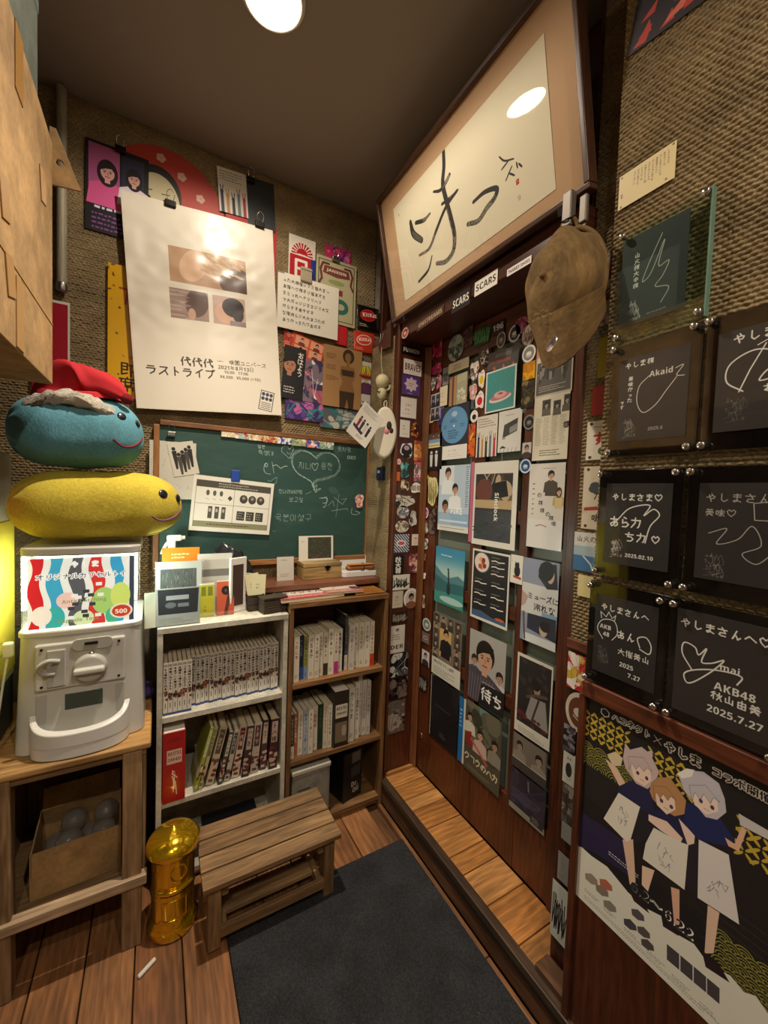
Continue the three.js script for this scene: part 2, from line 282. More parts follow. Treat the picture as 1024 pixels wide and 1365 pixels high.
const P = {
  plain: (g, w, h, r, a) => fill(g, a, 0, 0, w, h),
  noise: (g, w, h, r, a) => { fill(g, a[0], 0, 0, w, h); blobs(g, w, h, a, r); },
  word: (g, w, h, r, a) => { fill(g, a[1], 0, 0, w, h); let s = h * 0.62; g.font = 'bold ' + s + 'px sans-serif'; const m = g.measureText(a[0]).width; g.save(); g.translate(w / 2, h / 2); g.scale(Math.min(1.6, (w * 0.88) / m), 1); g.fillStyle = a[2]; g.textAlign = 'center'; g.textBaseline = 'middle'; g.fillText(a[0], 0, 0); g.restore(); },
  ring: (g, w, h, r, a) => { fill(g, a[0], 0, 0, w, h); ell(g, a[1], w / 2, h / 2, w * 0.38, h * 0.38); ell(g, a[0], w / 2, h / 2, w * 0.2, h * 0.12); line(g, a[0], w * 0.04, [[w * 0.3, h * 0.62], [w * 0.5, h * 0.7], [w * 0.7, h * 0.62]]); },
  star: (g, w, h, r, a) => { fill(g, a[0], 0, 0, w, h); const p = []; for (let i = 0; i < 16; i++) { const k = i % 2 ? 0.28 : 0.4; p.push([w / 2 + Math.cos((i * PI) / 8) * w * k, h * 0.45 + Math.sin((i * PI) / 8) * h * k]); } pgon(g, a[1], p); smallPrint(g, w * 0.36, h * 0.42, w * 0.3, 2, h * 0.1, '#9a6a60', r); smallPrint(g, w * 0.3, h * 0.92, w * 0.4, 1, h * 0.08, a[1], r); },
  scrib: (g, w, h, r, a) => { fill(g, a[0], 0, 0, w, h); script(g, w * 0.25, h * 0.3, w * 0.5, 2, Math.min(w, h) * 0.2, a[1], r); smallPrint(g, w * 0.15, h * 0.8, w * 0.7, 1, h * 0.06, a[1], r); },
  ghost: (g, w, h, r, a) => { fill(g, a[1], 0, 0, w, h); ell(g, a[0], w / 2, h * 0.55, w * 0.38, h * 0.42); ell(g, a[2], w / 2, h * 0.35, w * 0.2, h * 0.14); ell(g, a[1], w * 0.2, h * 0.75, w * 0.08, h * 0.05); ell(g, a[1], w * 0.8, h * 0.75, w * 0.08, h * 0.05); },
  stripe: (g, w, h, r, a) => { fill(g, a[0], 0, 0, w, h); for (let i = -6; i < 8; i++) line(g, a[1], w * 0.07, [[(i * w) / 6, 0], [(i * w) / 6 + w, h]]); ell(g, a[0], w / 2, h / 2, w * 0.3, h * 0.18); ell(g, a[2], w / 2, h / 2, w * 0.22, h * 0.1); },
  kanji: (g, w, h, r, a) => { fill(g, a[0], 0, 0, w, h); write(g, '秋大様', w * 0.22, h * 0.08, w * 0.55, a[1], w * 0.1, 1, 0.52 * (h / w)); },
  graf: (g, w, h, r, a) => { fill(g, a[0], 0, 0, w, h); for (let i = 0; i < 9; i++) { const x = w * (0.1 + 0.09 * i); line(g, a[1], Math.max(1.5, w * 0.05), [[x, h * (0.2 + 0.2 * r())], [x + w * 0.12 * (r() - 0.4), h * (0.75 + 0.15 * r())], [x + w * 0.13, h * (0.3 + 0.4 * r())]]); } },
  badge: (g, w, h, r, a) => { fill(g, a[0], 0, 0, w, h); ell(g, '#cfc6bc', w / 2, h / 2, w * 0.38, h * 0.38); person(g, w / 2, h * 0.44, h * 0.34, '#2a1c18', '#b98468', a[1]); },
  ticket: (g, w, h, r, a) => { fill(g, a[0], 0, 0, w, h); ell(g, '#7a766c', w / 2, h * 0.16, w * 0.12, h * 0.06); smallPrint(g, w * 0.12, h * 0.34, w * 0.75, 3, h * 0.08, '#7a7468', r); P.word(g, w, h * 0.001, r, ['', a[0], a[1]]); g.save(); g.translate(0, h * 0.62); P.word(g, w, h * 0.32, r, ['DER', a[0], a[1]]); g.restore(); },
  photos: (g, w, h, r, a) => { fill(g, a[0], 0, 0, w, h); for (let i = 0; i < 2; i++) for (let j = 0; j < 2; j++) { fill(g, a[1], w * (0.08 + 0.48 * i), h * (0.05 + 0.48 * j), w * 0.38, h * 0.42); person(g, w * (0.27 + 0.48 * i), h * (0.22 + 0.48 * j), h * 0.14, '#1c1820', '#a8988c', '#2c2a38'); } },
  ticket2: (g, w, h, r, a) => { fill(g, '#5a4a40', 0, 0, w, h); for (let i = 0; i < 3; i++) person(g, w * (0.2 + 0.3 * i), h * 0.16, h * 0.2, '#241c1a', '#c09a80', '#6a4a40'); fill(g, a[0], 0, h * 0.42, w, h * 0.24); fill(g, a[1], 0, h * 0.66, w, h * 0.34); smallPrint(g, w * 0.1, h * 0.84, w * 0.8, 1, h * 0.12, '#4a4430', r); },
  twofig: (g, w, h, r, a) => { fill(g, a[0], 0, 0, w, h); for (const k of [0.36, 0.66]) { ell(g, a[1], w * k, h * 0.18, w * 0.07, h * 0.07); pgon(g, a[1], [[w * (k - 0.09), h * 0.28], [w * (k + 0.09), h * 0.28], [w * (k + 0.07), h * 0.85], [w * (k - 0.05), h * 0.85]]); } },
  spot: (g, w, h, r, a) => { fill(g, a[0], 0, 0, w, h); ell(g, a[1], w * 0.5, h * 0.55, w * 0.26, h * 0.22); ell(g, '#4a3c38', w * 0.4, h * 0.2, w * 0.05, h * 0.03); ell(g, '#4a3c38', w * 0.6, h * 0.2, w * 0.05, h * 0.03); line(g, '#b8a49a', w * 0.04, [[w * 0.2, h * 0.8], [w * 0.5, h * 0.88], [w * 0.8, h * 0.8]]); },
  portrait: (g, w, h, r, a) => { fill(g, a[0], 0, 0, w, h); person(g, w / 2, h * 0.36, Math.min(w * 0.7, h * 0.4), a[1], '#c8a48c', a[1]); smallPrint(g, w * 0.15, h * 0.92, w * 0.7, 1, h * 0.06, a[1], r); },
  faces: (g, w, h, r, a) => { fill(g, a[0], 0, 0, w, h); for (let i = 0; i < 3; i++) for (let j = 0; j < 2; j++) { fill(g, a[1], w * (0.06 + 0.48 * j), h * (0.04 + 0.32 * i), w * 0.42, h * 0.27); person(g, w * (0.27 + 0.48 * j), h * (0.14 + 0.32 * i), h * 0.13, '#2a1a18', '#e0b090', '#7a2c20'); } },
  idol: (g, w, h, r) => { fill(g, '#131016', 0, 0, w, h); fill(g, '#b0588a', w * 0.05, h * 0.03, w * 0.48, h * 0.6); person(g, w * 0.34, h * 0.3, h * 0.2, '#241018', '#e0a8a0', '#e05a98', 1); fill(g, '#2b2740', w * 0.56, h * 0.06, w * 0.36, h * 0.5); person(g, w * 0.76, h * 0.28, h * 0.17, '#120d14', '#dca898', '#e8dce4', 1); smallPrint(g, w * 0.14, h * 0.72, w * 0.5, 1, h * 0.07, '#e8e0ee', r); smallPrint(g, w * 0.1, h * 0.8, w * 0.7, 4, h * 0.05, '#8a4a9a', r); },
  fan: (g, w, h, r) => {
    fill(g, '#b53a2c', 0, 0, w, h); for (let i = 0; i < 26; i++) line(g, '#a83226', 1.5, [[w / 2, h * 1.05], [w * (i / 25) * 1.6 - w * 0.3, -h * 0.1]]);
    for (const [x, y] of [[0.62, 0.2], [0.78, 0.34], [0.2, 0.88], [0.88, 0.6], [0.45, 0.1]]) for (let k = 0; k < 5; k++) ell(g, '#d8b49a', w * x + Math.cos(k * 1.257) * w * 0.022, h * y + Math.sin(k * 1.257) * w * 0.022, w * 0.018, w * 0.018);
    ell(g, '#241a18', w * 0.42, h * 0.42, w * 0.2, h * 0.24); ell(g, '#cfc39c', w * 0.42, h * 0.52, w * 0.19, h * 0.27); for (const d of [-0.07, 0.07]) { ell(g, '#3a2c22', w * (0.42 + d), h * 0.48, w * 0.022, h * 0.018); line(g, '#3a2c22', w * 0.008, [[w * (0.42 + d - 0.03), h * 0.42], [w * (0.42 + d + 0.03), h * 0.41]]); }
    line(g, '#6a4a38', w * 0.008, [[w * 0.42, h * 0.5], [w * 0.43, h * 0.58]]); line(g, '#8a2c24', w * 0.014, [[w * 0.39, h * 0.66], [w * 0.45, h * 0.66]]);
  },
  hands: (g, w, h, r) => { fill(g, '#d9d2c4', 0, 0, w, h); smallPrint(g, w * 0.08, h * 0.08, w * 0.84, 4, h * 0.06, '#8a8074', r); ['#2f2748', '#c08a4c', '#241f20', '#5f7a78', '#b02c40'].forEach((c, i) => { const x = w * (0.12 + 0.19 * i), y = h * (0.45 + 0.06 * ((i * 7) % 3)); pgon(g, c, [[x - w * 0.05, h], [x - w * 0.045, y + h * 0.12], [x + w * 0.045, y + h * 0.12], [x + w * 0.06, h]]); ell(g, c, x, y + h * 0.09, w * 0.055, h * 0.045); line(g, c, w * 0.026, [[x - w * 0.02, y + h * 0.08], [x - w * 0.05, y - h * 0.05]]); line(g, c, w * 0.026, [[x + w * 0.02, y + h * 0.08], [x + w * 0.05, y - h * 0.06]]); }); },
  ysign: (g, w, h, r) => { fill(g, '#d8a410', 0, 0, w, h); for (let i = 0; i < 24; i++) ell(g, ['#8a5c12', '#b8860c', '#6a3c14'][i % 3], w * r() * (r() < 0.5 ? 0.15 : 1), h * r(), w * 0.02 * (1 + r()), h * 0.006 * (1 + 2 * r()), r() * 3); line(g, '#b0342c', w * 0.06, [[w * 0.3, h * 0.17], [w * 0.9, h * 0.18]]); line(g, '#b0342c', w * 0.06, [[w * 0.5, h * 0.17], [w * 0.45, h * 0.28]]); write(g, '即', w * 0.26, h * 0.72, w * 0.5, '#2a1c08', w * 0.045); write(g, '席', w * 0.26, h * 0.84, w * 0.5, '#2a1c08', w * 0.045); },
  rsign: (g, w, h, r) => { fill(g, '#d8d2c8', 0, 0, w, h); fill(g, '#a01a2c', 0, h * 0.03, w * 0.94, h); },
  sun: (g, w, h, r) => { fill(g, '#ddd4c4', 0, 0, w, h); for (let i = 0; i < 11; i++) { const t = PI + (i * PI) / 10, c = [w * 0.5, h * 0.36]; pgon(g, '#b3202a', [[c[0] + Math.cos(t - 0.08) * w * 0.14, c[1] + Math.sin(t - 0.08) * w * 0.14], [c[0] + Math.cos(t - 0.09) * w * 0.4, c[1] + Math.sin(t - 0.09) * w * 0.4], [c[0] + Math.cos(t + 0.09) * w * 0.4, c[1] + Math.sin(t + 0.09) * w * 0.4], [c[0] + Math.cos(t + 0.08) * w * 0.14, c[1] + Math.sin(t + 0.08) * w * 0.14]]); } g.fillStyle = '#b3202a'; g.beginPath(); g.arc(w * 0.5, h * 0.36, w * 0.2, PI, 2 * PI); g.fill(); fill(g, '#b3202a', w * 0.05, h * 0.4, w * 0.78, h * 0.6); fill(g, '#2a3a86', w * 0.83, h * 0.4, w * 0.17, h * 0.6); line(g, '#e8e0d4', w * 0.1, [[w * 0.28, h * 0.5], [w * 0.66, h * 0.5], [w * 0.66, h * 0.85], [w * 0.28, h * 0.85], [w * 0.28, h * 0.5]]); line(g, '#e8e0d4', w * 0.09, [[w * 0.3, h * 0.67], [w * 0.64, h * 0.67]]); },
  ornate: (g, w, h, r) => { fill(g, '#b9b08a', 0, 0, w, h); line(g, '#4a4a34', w * 0.02, [[w * 0.06, h * 0.05], [w * 0.94, h * 0.05], [w * 0.94, h * 0.95], [w * 0.06, h * 0.95], [w * 0.06, h * 0.05]]); for (const s of [0, 1]) { const X = (k) => (s ? w * (1 - k) : w * k); line(g, '#6a2c2a', w * 0.05, [[X(0.08), h * 0.42], [X(0.14), h * 0.34], [X(0.1), h * 0.2], [X(0.16), h * 0.1], [X(0.3), h * 0.1]]); } pgon(g, '#7a3a34', [[w * 0.2, h * 0.13], [w * 0.8, h * 0.13], [w * 0.84, h * 0.25], [w * 0.5, h * 0.28], [w * 0.16, h * 0.25]]); g.save(); g.translate(w * 0.22, h * 0.14); P.word(g, w * 0.56, h * 0.1, r, ['JANXON', '#7a3a34', '#e8e0c0']); g.restore(); ell(g, '#8f9a5c', w * 0.5, h * 0.36, w * 0.2, h * 0.04); fill(g, '#8a3030', w * 0.5, h * 0.46, w * 0.16, h * 0.09); ell(g, '#2f6b5c', w * 0.62, h * 0.72, w * 0.2, h * 0.12); ell(g, '#b9b08a', w * 0.62, h * 0.72, w * 0.1, h * 0.05); smallPrint(g, w * 0.12, h * 0.88, w * 0.7, 1, h * 0.05, '#8a4030', r); smallPrint(g, w * 0.12, h * 0.6, w * 0.25, 4, h * 0.06, '#5a5a40', r); },
  notice: (g, w, h, r) => { fill(g, '#e9e2d2', 0, 0, w, h); script(g, w * 0.08, h * 0.09, w * 0.8, 7, h * 0.095, '#2e2a28', r); fill(g, '#8a8478', 0, 0, w * 0.1, h * 0.03); },
  ohayo: (g, w, h, r) => { fill(g, '#111013', 0, 0, w, h); person(g, w * 0.3, h * 0.34, h * 0.34, '#0c0a0a', '#b27c5e', '#151318'); write(g, 'おはよう', w * 0.62, h * 0.08, w * 0.3, '#ece6dc', w * 0.035, 1, 0.92); smallPrint(g, w * 0.1, h * 0.78, w * 0.75, 3, h * 0.05, '#cfc8bc', r); },
  rflyer: (g, w, h, r) => { fill(g, '#b3261e', 0, 0, w, h); write(g, 'お店火', w * 0.12, h * 0.1, w * 0.26, '#f0dcc8', w * 0.03); blobs(g, w, h, ['#b3261e', '#3a1c18', '#d86a4c'], r, 6); },
  kraft: (g, w, h, r) => {
    fill(g, '#a67c4e', 0, 0, w, h); for (let i = 0; i < 160; i++) line(g, i % 2 ? '#9a7146' : '#b2885a', 1, [[w * r(), h * r()], [w * r() * 0.02 + w * r(), h * r()]].map((p, k, q) => (k ? [q[0][0] + w * 0.04, q[0][1] + h * 0.004] : p)));
    const s = '#8a6238', d = '#3a2618'; ell(g, d, w * 0.64, h * 0.13, w * 0.15, h * 0.12); pgon(g, s, [[w * 0.45, h * 0.3], [w * 0.8, h * 0.3], [w * 0.84, h * 0.44], [w * 0.76, h * 0.56], [w * 0.82, h * 0.7], [w * 0.8, h], [w * 0.44, h], [w * 0.42, h * 0.7], [w * 0.5, h * 0.56], [w * 0.42, h * 0.44]]);
    ell(g, s, w * 0.63, h * 0.15, w * 0.08, h * 0.075); fill(g, s, w * 0.59, h * 0.2, w * 0.09, h * 0.1); pgon(g, d, [[w * 0.46, h * 0.36], [w * 0.8, h * 0.36], [w * 0.78, h * 0.46], [w * 0.48, h * 0.46]]); pgon(g, d, [[w * 0.43, h * 0.72], [w * 0.82, h * 0.72], [w * 0.8, h], [w * 0.68, h], [w * 0.63, h * 0.84], [w * 0.57, h], [w * 0.44, h]]);
    for (const y of [0.14, 0.32, 0.5]) smallPrint(g, w * 0.08, h * y, w * 0.32, 3, h * 0.03, '#4a3220', r);
  },
  sketch: (g, w, h, r) => { fill(g, '#cfcabc', 0, 0, w, h); for (let i = 0; i < 60; i++) { const x = w * r(), y = h * r(); line(g, '#a39d90', 1.2, [[x, y], [x + w * 0.1 * (r() - 0.5), y + h * 0.1 * (r() - 0.5)], [x + w * 0.16 * (r() - 0.5), y + h * 0.12 * (r() - 0.5)]]); } },
  group: (g, w, h, r) => { fill(g, '#d3cdbf', 0, 0, w, h); for (let i = 0; i < 5; i++) { const x = w * (0.2 + 0.15 * i), y = h * (0.18 + 0.1 * ((i * 3) % 4) * 0.6); ell(g, '#25221f', x, y, w * 0.07, h * 0.055); pgon(g, i % 2 ? '#4a4640' : '#2a2724', [[x - w * 0.09, y + h * 0.06], [x + w * 0.09, y + h * 0.06], [x + w * 0.07, y + h * 0.3], [x + w * 0.03, y + h * 0.6], [x - w * 0.05, y + h * 0.6]]); } },
  menu: (g, w, h, r) => {
    fill(g, '#e6e0d2', 0, 0, w, h); fill(g, '#4f4a42', w * 0.04, h * 0.08, w * 0.92, h * 0.12); smallPrint(g, w * 0.3, h * 0.12, w * 0.5, 2, h * 0.045, '#b8b2a4', r); fill(g, '#8d8a66', w * 0.04, h * 0.82, w * 0.92, h * 0.1); smallPrint(g, w * 0.2, h * 0.87, w * 0.6, 1, h * 0.05, '#5c4440', r);
    for (const p of [[[0.04, 0.2], [0.96, 0.2]], [[0.04, 0.5], [0.96, 0.5]], [[0.5, 0.2], [0.5, 0.82]], [[0.04, 0.08], [0.04, 0.92]], [[0.96, 0.08], [0.96, 0.92]], [[0.04, 0.82], [0.96, 0.82]]]) line(g, '#3a3630', 2, p.map((q) => [q[0] * w, q[1] * h]));
    for (let i = 0; i < 3; i++) { ell(g, '#45413a', w * (0.62 + 0.11 * i), h * 0.36, w * 0.05, h * 0.08); ell(g, '#9a958a', w * (0.62 + 0.11 * i), h * 0.34, w * 0.02, h * 0.03); fill(g, '#524e46', w * (0.2 + 0.08 * i), h * 0.54, w * 0.05, h * 0.22); fill(g, '#b8b2a6', w * (0.21 + 0.08 * i), h * 0.58, w * 0.025, h * 0.06); ell(g, '#5c574e', w * (0.18 + 0.08 * i), h * 0.3, w * 0.02, h * 0.05); line(g, '#7a756a', 2, [[w * (0.16 + 0.08 * i), h * 0.4], [w * (0.2 + 0.08 * i), h * 0.42]]); fill(g, '#3c3832', w * (0.55 + 0.12 * i), h * 0.59, w * 0.1, h * 0.17); smallPrint(g, w * (0.56 + 0.12 * i), h * 0.63, w * 0.08, 3, h * 0.045, '#a8a296', r); } pgon(g, '#45413a', [[w * 0.42, h * 0.37], [w * 0.45, h * 0.32], [w * 0.48, h * 0.37], [w * 0.45, h * 0.42]]);
  },
  redtitle: (g, w, h, r) => { fill(g, '#4c4846', 0, 0, w, h); smallPrint(g, w * 0.25, h * 0.22, w * 0.6, 2, h * 0.1, '#9a948e', r); write(g, 'BIG-FIRECREEK', w * 0.06, h * 0.48, h * 0.22, '#c8503c'); for (let i = 0; i < 3; i++) pgon(g, '#c85a48', [[w * (0.2 + 0.3 * i), h], [w * (0.25 + 0.3 * i), h * 0.78], [w * (0.3 + 0.3 * i), h]]); },
  teal: (g, w, h, r) => { fill(g, '#dcdcd0', 0, 0, w, h); fill(g, '#3f918f', w * 0.05, h * 0.04, w * 0.9, h * 0.92); for (let i = 0; i < 300; i++) ell(g, i % 2 ? '#3a8886' : '#479a96', w * (0.06 + 0.88 * r()), h * (0.05 + 0.9 * r()), w * 0.02, h * 0.006); ell(g, '#e0d0cc', w * 0.5, h * 0.69, w * 0.36, h * 0.09, -0.08); ell(g, '#c07880', w * 0.5, h * 0.66, w * 0.32, h * 0.07, -0.08); ell(g, '#dca8a4', w * 0.5, h * 0.61, w * 0.2, h * 0.08); ell(g, '#8a5a54', w * 0.52, h * 0.59, w * 0.08, h * 0.025); line(g, '#8fc4bc', 2, [[w * 0.5, h * 0.46], [w * 0.5, h * 0.54]]); },
  window: (g, w, h, r) => { fill(g, '#8a6248', 0, 0, w, h); fill(g, '#b08058', w * 0.04, h * 0.08, w * 0.12, h * 0.9); fill(g, '#5a3c2c', w * 0.2, 0, w * 0.06, h); fill(g, '#b58c62', w * 0.28, h * 0.02, w * 0.12, h); fill(g, '#a9a688', w * 0.42, 0, w * 0.54, h); for (let i = 0; i < 6; i++) line(g, '#c9c2a0', w * 0.02, [[w * 0.44, h * (0.06 + 0.04 * i)], [w * 0.94, h * (0.03 + 0.04 * i)]]); for (let i = 0; i < 22; i++) ell(g, '#d9dac6', w * (0.5 + 0.4 * r()), h * (0.5 + 0.35 * r()), w * 0.06, h * 0.02, r() * 3); },
  record: (g, w, h, r) => { fill(g, '#252a3a', 0, 0, w, h); ell(g, '#5f93bd', w * 0.5, h * 0.5, w * 0.46, h * 0.46); ell(g, '#d8e0e4', w * 0.5, h * 0.52, w * 0.03, h * 0.03); ell(g, '#a8c0d4', w * 0.5, h * 0.22, w * 0.1, h * 0.07); smallPrint(g, w * 0.36, h * 0.36, w * 0.3, 2, h * 0.05, '#22384c', r); smallPrint(g, w * 0.3, h * 0.64, w * 0.4, 4, h * 0.06, '#22384c', r); smallPrint(g, w * 0.12, h * 0.5, w * 0.16, 2, h * 0.05, '#22384c', r); smallPrint(g, w * 0.72, h * 0.5, w * 0.16, 2, h * 0.05, '#22384c', r); },
  tram: (g, w, h, r) => { fill(g, '#d9d7ce', 0, 0, w, h); pgon(g, '#3a3a3a', [[w * 0.26, h * 0.34], [w * 0.84, h * 0.22], [w * 0.82, h * 0.52], [w * 0.2, h * 0.66]]); pgon(g, '#8e8e8a', [[w * 0.5, h * 0.42], [w * 0.82, h * 0.34], [w * 0.8, h * 0.5], [w * 0.5, h * 0.56]]); ell(g, '#9a9a94', w * 0.26, h * 0.66, w * 0.08, h * 0.03); pgon(g, '#2a2a2a', [[w * 0.08, h * 0.9], [w * 0.22, h * 0.84], [w * 0.4, h * 0.9]]); for (let i = 0; i < 5; i++) line(g, '#2a2a2a', 2, [[w * (0.1 + 0.17 * i), h], [w * (0.14 + 0.17 * i), h * 0.9]]); smallPrint(g, w * 0.3, h * 0.12, w * 0.4, 1, h * 0.05, '#9a988e', r); },
  crowd: (g, w, h, r) => { fill(g, '#c2b8a2', 0, 0, w, h); fill(g, '#d8cdb2', w * 0.04, h * 0.03, w * 0.92, h * 0.94); fill(g, '#5a5650', w * 0.04, h * 0.5, w * 0.92, h * 0.47); blobs(g, w, h * 0.55, ['#b09a78', '#8a7a62', '#d8c4a0', '#c88a6a'], r, 16); for (let i = 0; i < 14; i++) { const x = w * (0.1 + 0.8 * r()), y = h * (0.55 + 0.12 * r()); ell(g, '#2c2a28', x, y, w * 0.035, h * 0.02); pgon(g, i % 3 ? '#3c3a38' : '#8a857c', [[x - w * 0.05, y + h * 0.02], [x + w * 0.05, y + h * 0.02], [x + w * 0.02, y + h * 0.14], [x - w * 0.03, y + h * 0.14]]); } smallPrint(g, w * 0.12, h * 0.86, w * 0.76, 3, h * 0.03, '#b8b2a6', r); },
  news: (g, w, h, r) => { fill(g, '#d8d0ba', 0, 0, w, h); for (const [x, y, a, b] of [[0.24, 0.06, 0.24, 0.2], [0.56, 0.1, 0.2, 0.18], [0.84, 0.04, 0.16, 0.2], [0.86, 0.44, 0.14, 0.08]]) { fill(g, '#3e3b38', w * x, h * y, w * a, h * b); person(g, w * (x + a / 2), h * (y + b * 0.4), h * b * 0.42, '#15130f', '#a39a8c', '#5c564e'); } for (let c = 0; c < 4; c++) smallPrint(g, w * (0.07 + 0.23 * c), h * 0.34, w * 0.19, 17, h * 0.026, '#948c7a', r); smallPrint(g, w * 0.22, h * 0.85, w * 0.7, 3, h * 0.035, '#4a463e', r); },
  fire: (g, w, h, r) => { fill(g, '#b7c8d6', 0, 0, w, h); fill(g, '#d5dce0', 0, 0, w * 0.5, h * 0.3); fill(g, '#8fb0cc', 0, h * 0.72, w, h * 0.28); person(g, w * 0.3, h * 0.12, h * 0.16, '#2c221e', '#c9997c', '#dfe4e6'); person(g, w * 0.55, h * 0.36, h * 0.15, '#26201e', '#c89878', '#e6e8e8'); person(g, w * 0.24, h * 0.62, h * 0.17, '#241e1c', '#a87454', '#9fb8cc'); fill(g, '#cfdbe4', w * 0.06, h * 0.83, w * 0.9, h * 0.03); write(g, 'FIRE', w * 0.42, h * 0.62, h * 0.13, '#f2f2ee'); smallPrint(g, w * 0.88, h * 0.04, w * 0.1, 20, h * 0.03, '#4a5868', r); fill(g, '#d8d6cc', 0, h * 0.91, w, h * 0.09); smallPrint(g, w * 0.1, h * 0.95, w * 0.8, 1, h * 0.03, '#8a8880', r); },
  sinclock: (g, w, h, r) => { fill(g, '#dcd8cc', 0, 0, w, h); fill(g, '#34302e', w * 0.05, h * 0.14, w * 0.85, h * 0.79); blobs(g, w * 0.9, h * 0.5, ['#4a3c34', '#6a5444', '#b8a284', '#2a2624'], r, 8); fill(g, '#dcd8cc', 0, 0, w, h * 0.14); fill(g, '#dcd8cc', w * 0.9, 0, w * 0.1, h); ell(g, '#6a3c32', w * 0.26, h * 0.34, w * 0.2, h * 0.14); pgon(g, '#17161a', [[w * 0.44, h * 0.26], [w * 0.76, h * 0.22], [w * 0.82, h * 0.4], [w * 0.5, h * 0.44]]); fill(g, '#b8a078', w * 0.05, h * 0.45, w * 0.85, h * 0.1); fill(g, '#3a3d42', w * 0.05, h * 0.58, w * 0.85, h * 0.35); for (let i = 0; i < 30; i++) ell(g, i % 2 ? '#2e3136' : '#474a4e', w * (0.06 + 0.82 * r()), h * (0.6 + 0.32 * r()), w * 0.05, h * 0.008); g.save(); g.translate(w * 0.52, h * 0.36); g.rotate(PI / 2); g.fillStyle = '#efeeea'; g.font = 'bold ' + h * 0.085 + 'px sans-serif'; g.fillText('Sinclock', 0, 0); g.restore(); },
  couple: (g, w, h, r) => { fill(g, '#d2cdc4', 0, 0, w, h); fill(g, '#d9d6d2', 0, h * 0.66, w, h * 0.34); person(g, w * 0.63, h * 0.14, h * 0.1, '#241c18', '#c8a088', '#4c4238'); pgon(g, '#4c4238', [[w * 0.5, h * 0.22], [w * 0.78, h * 0.22], [w * 0.8, h * 0.38], [w * 0.48, h * 0.38]]); person(g, w * 0.86, h * 0.33, h * 0.08, '#3a2a20', '#d0a890', '#b89c60', 1); fill(g, '#cbb98a', w * 0.76, h * 0.4, w * 0.2, h * 0.12); for (const [x, y] of [[0.26, 0.34], [0.3, 0.43], [0.36, 0.52], [0.52, 0.56], [0.62, 0.6], [0.7, 0.66]]) write(g, '様味の'[Math.floor(x * 10) % 3], w * x, h * y, w * 0.14, '#2c2624', w * 0.014); for (let i = 0; i < 7; i++) smallPrint(g, w * 0.12, h * (0.24 + 0.06 * i), w * 0.08, 1, h * 0.03, '#3a3430', r); line(g, '#a83a3c', w * 0.02, [[w * 0.26, h * 0.74], [w * 0.4, h * 0.72], [w * 0.56, h * 0.74]]); smallPrint(g, w * 0.4, h * 0.06, w * 0.5, 1, h * 0.02, '#8a847a', r); },
  lake: (g, w, h, r) => { for (let i = 0; i < 40; i++) { const k = i / 39; fill(g, 'rgb(' + [56 + 110 * Math.exp(-Math.pow((k - 0.42) / 0.2, 2)), 136 + 60 * Math.exp(-Math.pow((k - 0.42) / 0.2, 2)), 176 - 60 * k + 40 * Math.exp(-Math.pow((k - 0.42) / 0.2, 2))].map(Math.round).join() + ')', 0, h * k, w, h / 39 + 1); } pgon(g, '#4b8088', [[0, h * 0.34], [w * 0.3, h * 0.48], [w * 0.5, h * 0.52], [w * 0.8, h * 0.44], [w, h * 0.5], [w, h * 0.62], [0, h * 0.62]]); pgon(g, '#2f6468', [[0, h * 0.5], [w * 0.4, h * 0.6], [w, h * 0.58], [w, h * 0.75], [0, h * 0.8]]); ell(g, '#a8c8c4', w * 0.6, h * 0.9, w * 0.4, h * 0.06); line(g, '#1c2c30', w * 0.05, [[w * 0.48, h * 0.4], [w * 0.5, h * 0.6]]); ell(g, '#1c2c30', w * 0.47, h * 0.37, w * 0.03, h * 0.02); line(g, '#1c3438', w * 0.12, [[w * 0.5, h * 0.66], [w * 0.5, h * 0.76]]); smallPrint(g, w * 0.2, h * 0.14, w * 0.6, 1, h * 0.05, '#cfe4ec', r); },
  blackmenu: (g, w, h, r) => { fill(g, '#d8d4ca', 0, 0, w, h); fill(g, '#19181a', w * 0.04, h * 0.03, w * 0.92, h * 0.93); ell(g, '#3a4a5a', w * 0.28, h * 0.18, w * 0.22, h * 0.15); ell(g, '#e0cfc0', w * 0.27, h * 0.18, w * 0.2, h * 0.135); for (let i = 0; i < 7; i++) ell(g, ['#b04a34', '#d8a070', '#7a3424'][i % 3], w * (0.17 + 0.2 * r()), h * (0.1 + 0.15 * r()), w * 0.05, h * 0.035); for (const [x, y] of [[0.54, 0.08], [0.54, 0.16], [0.54, 0.26], [0.1, 0.42], [0.56, 0.42], [0.1, 0.58], [0.56, 0.58], [0.1, 0.72], [0.56, 0.72]]) { smallPrint(g, w * x, h * y, w * 0.3, 1, h * 0.03, '#8a8478', r); line(g, '#e8e2d4', h * 0.014, [[w * x, h * (y + 0.05)], [w * (x + 0.1), h * (y + 0.04)], [w * (x + 0.18), h * (y + 0.055)], [w * (x + 0.32), h * (y + 0.045)]]); } pgon(g, '#3c5a7c', [[w * 0.04, h * 0.88], [w * 0.3, h * 0.86], [w * 0.6, h * 0.91], [w * 0.96, h * 0.9], [w * 0.96, h * 0.96], [w * 0.04, h * 0.96]]); ell(g, '#c85a30', w * 0.8, h * 0.9, w * 0.12, h * 0.02); },
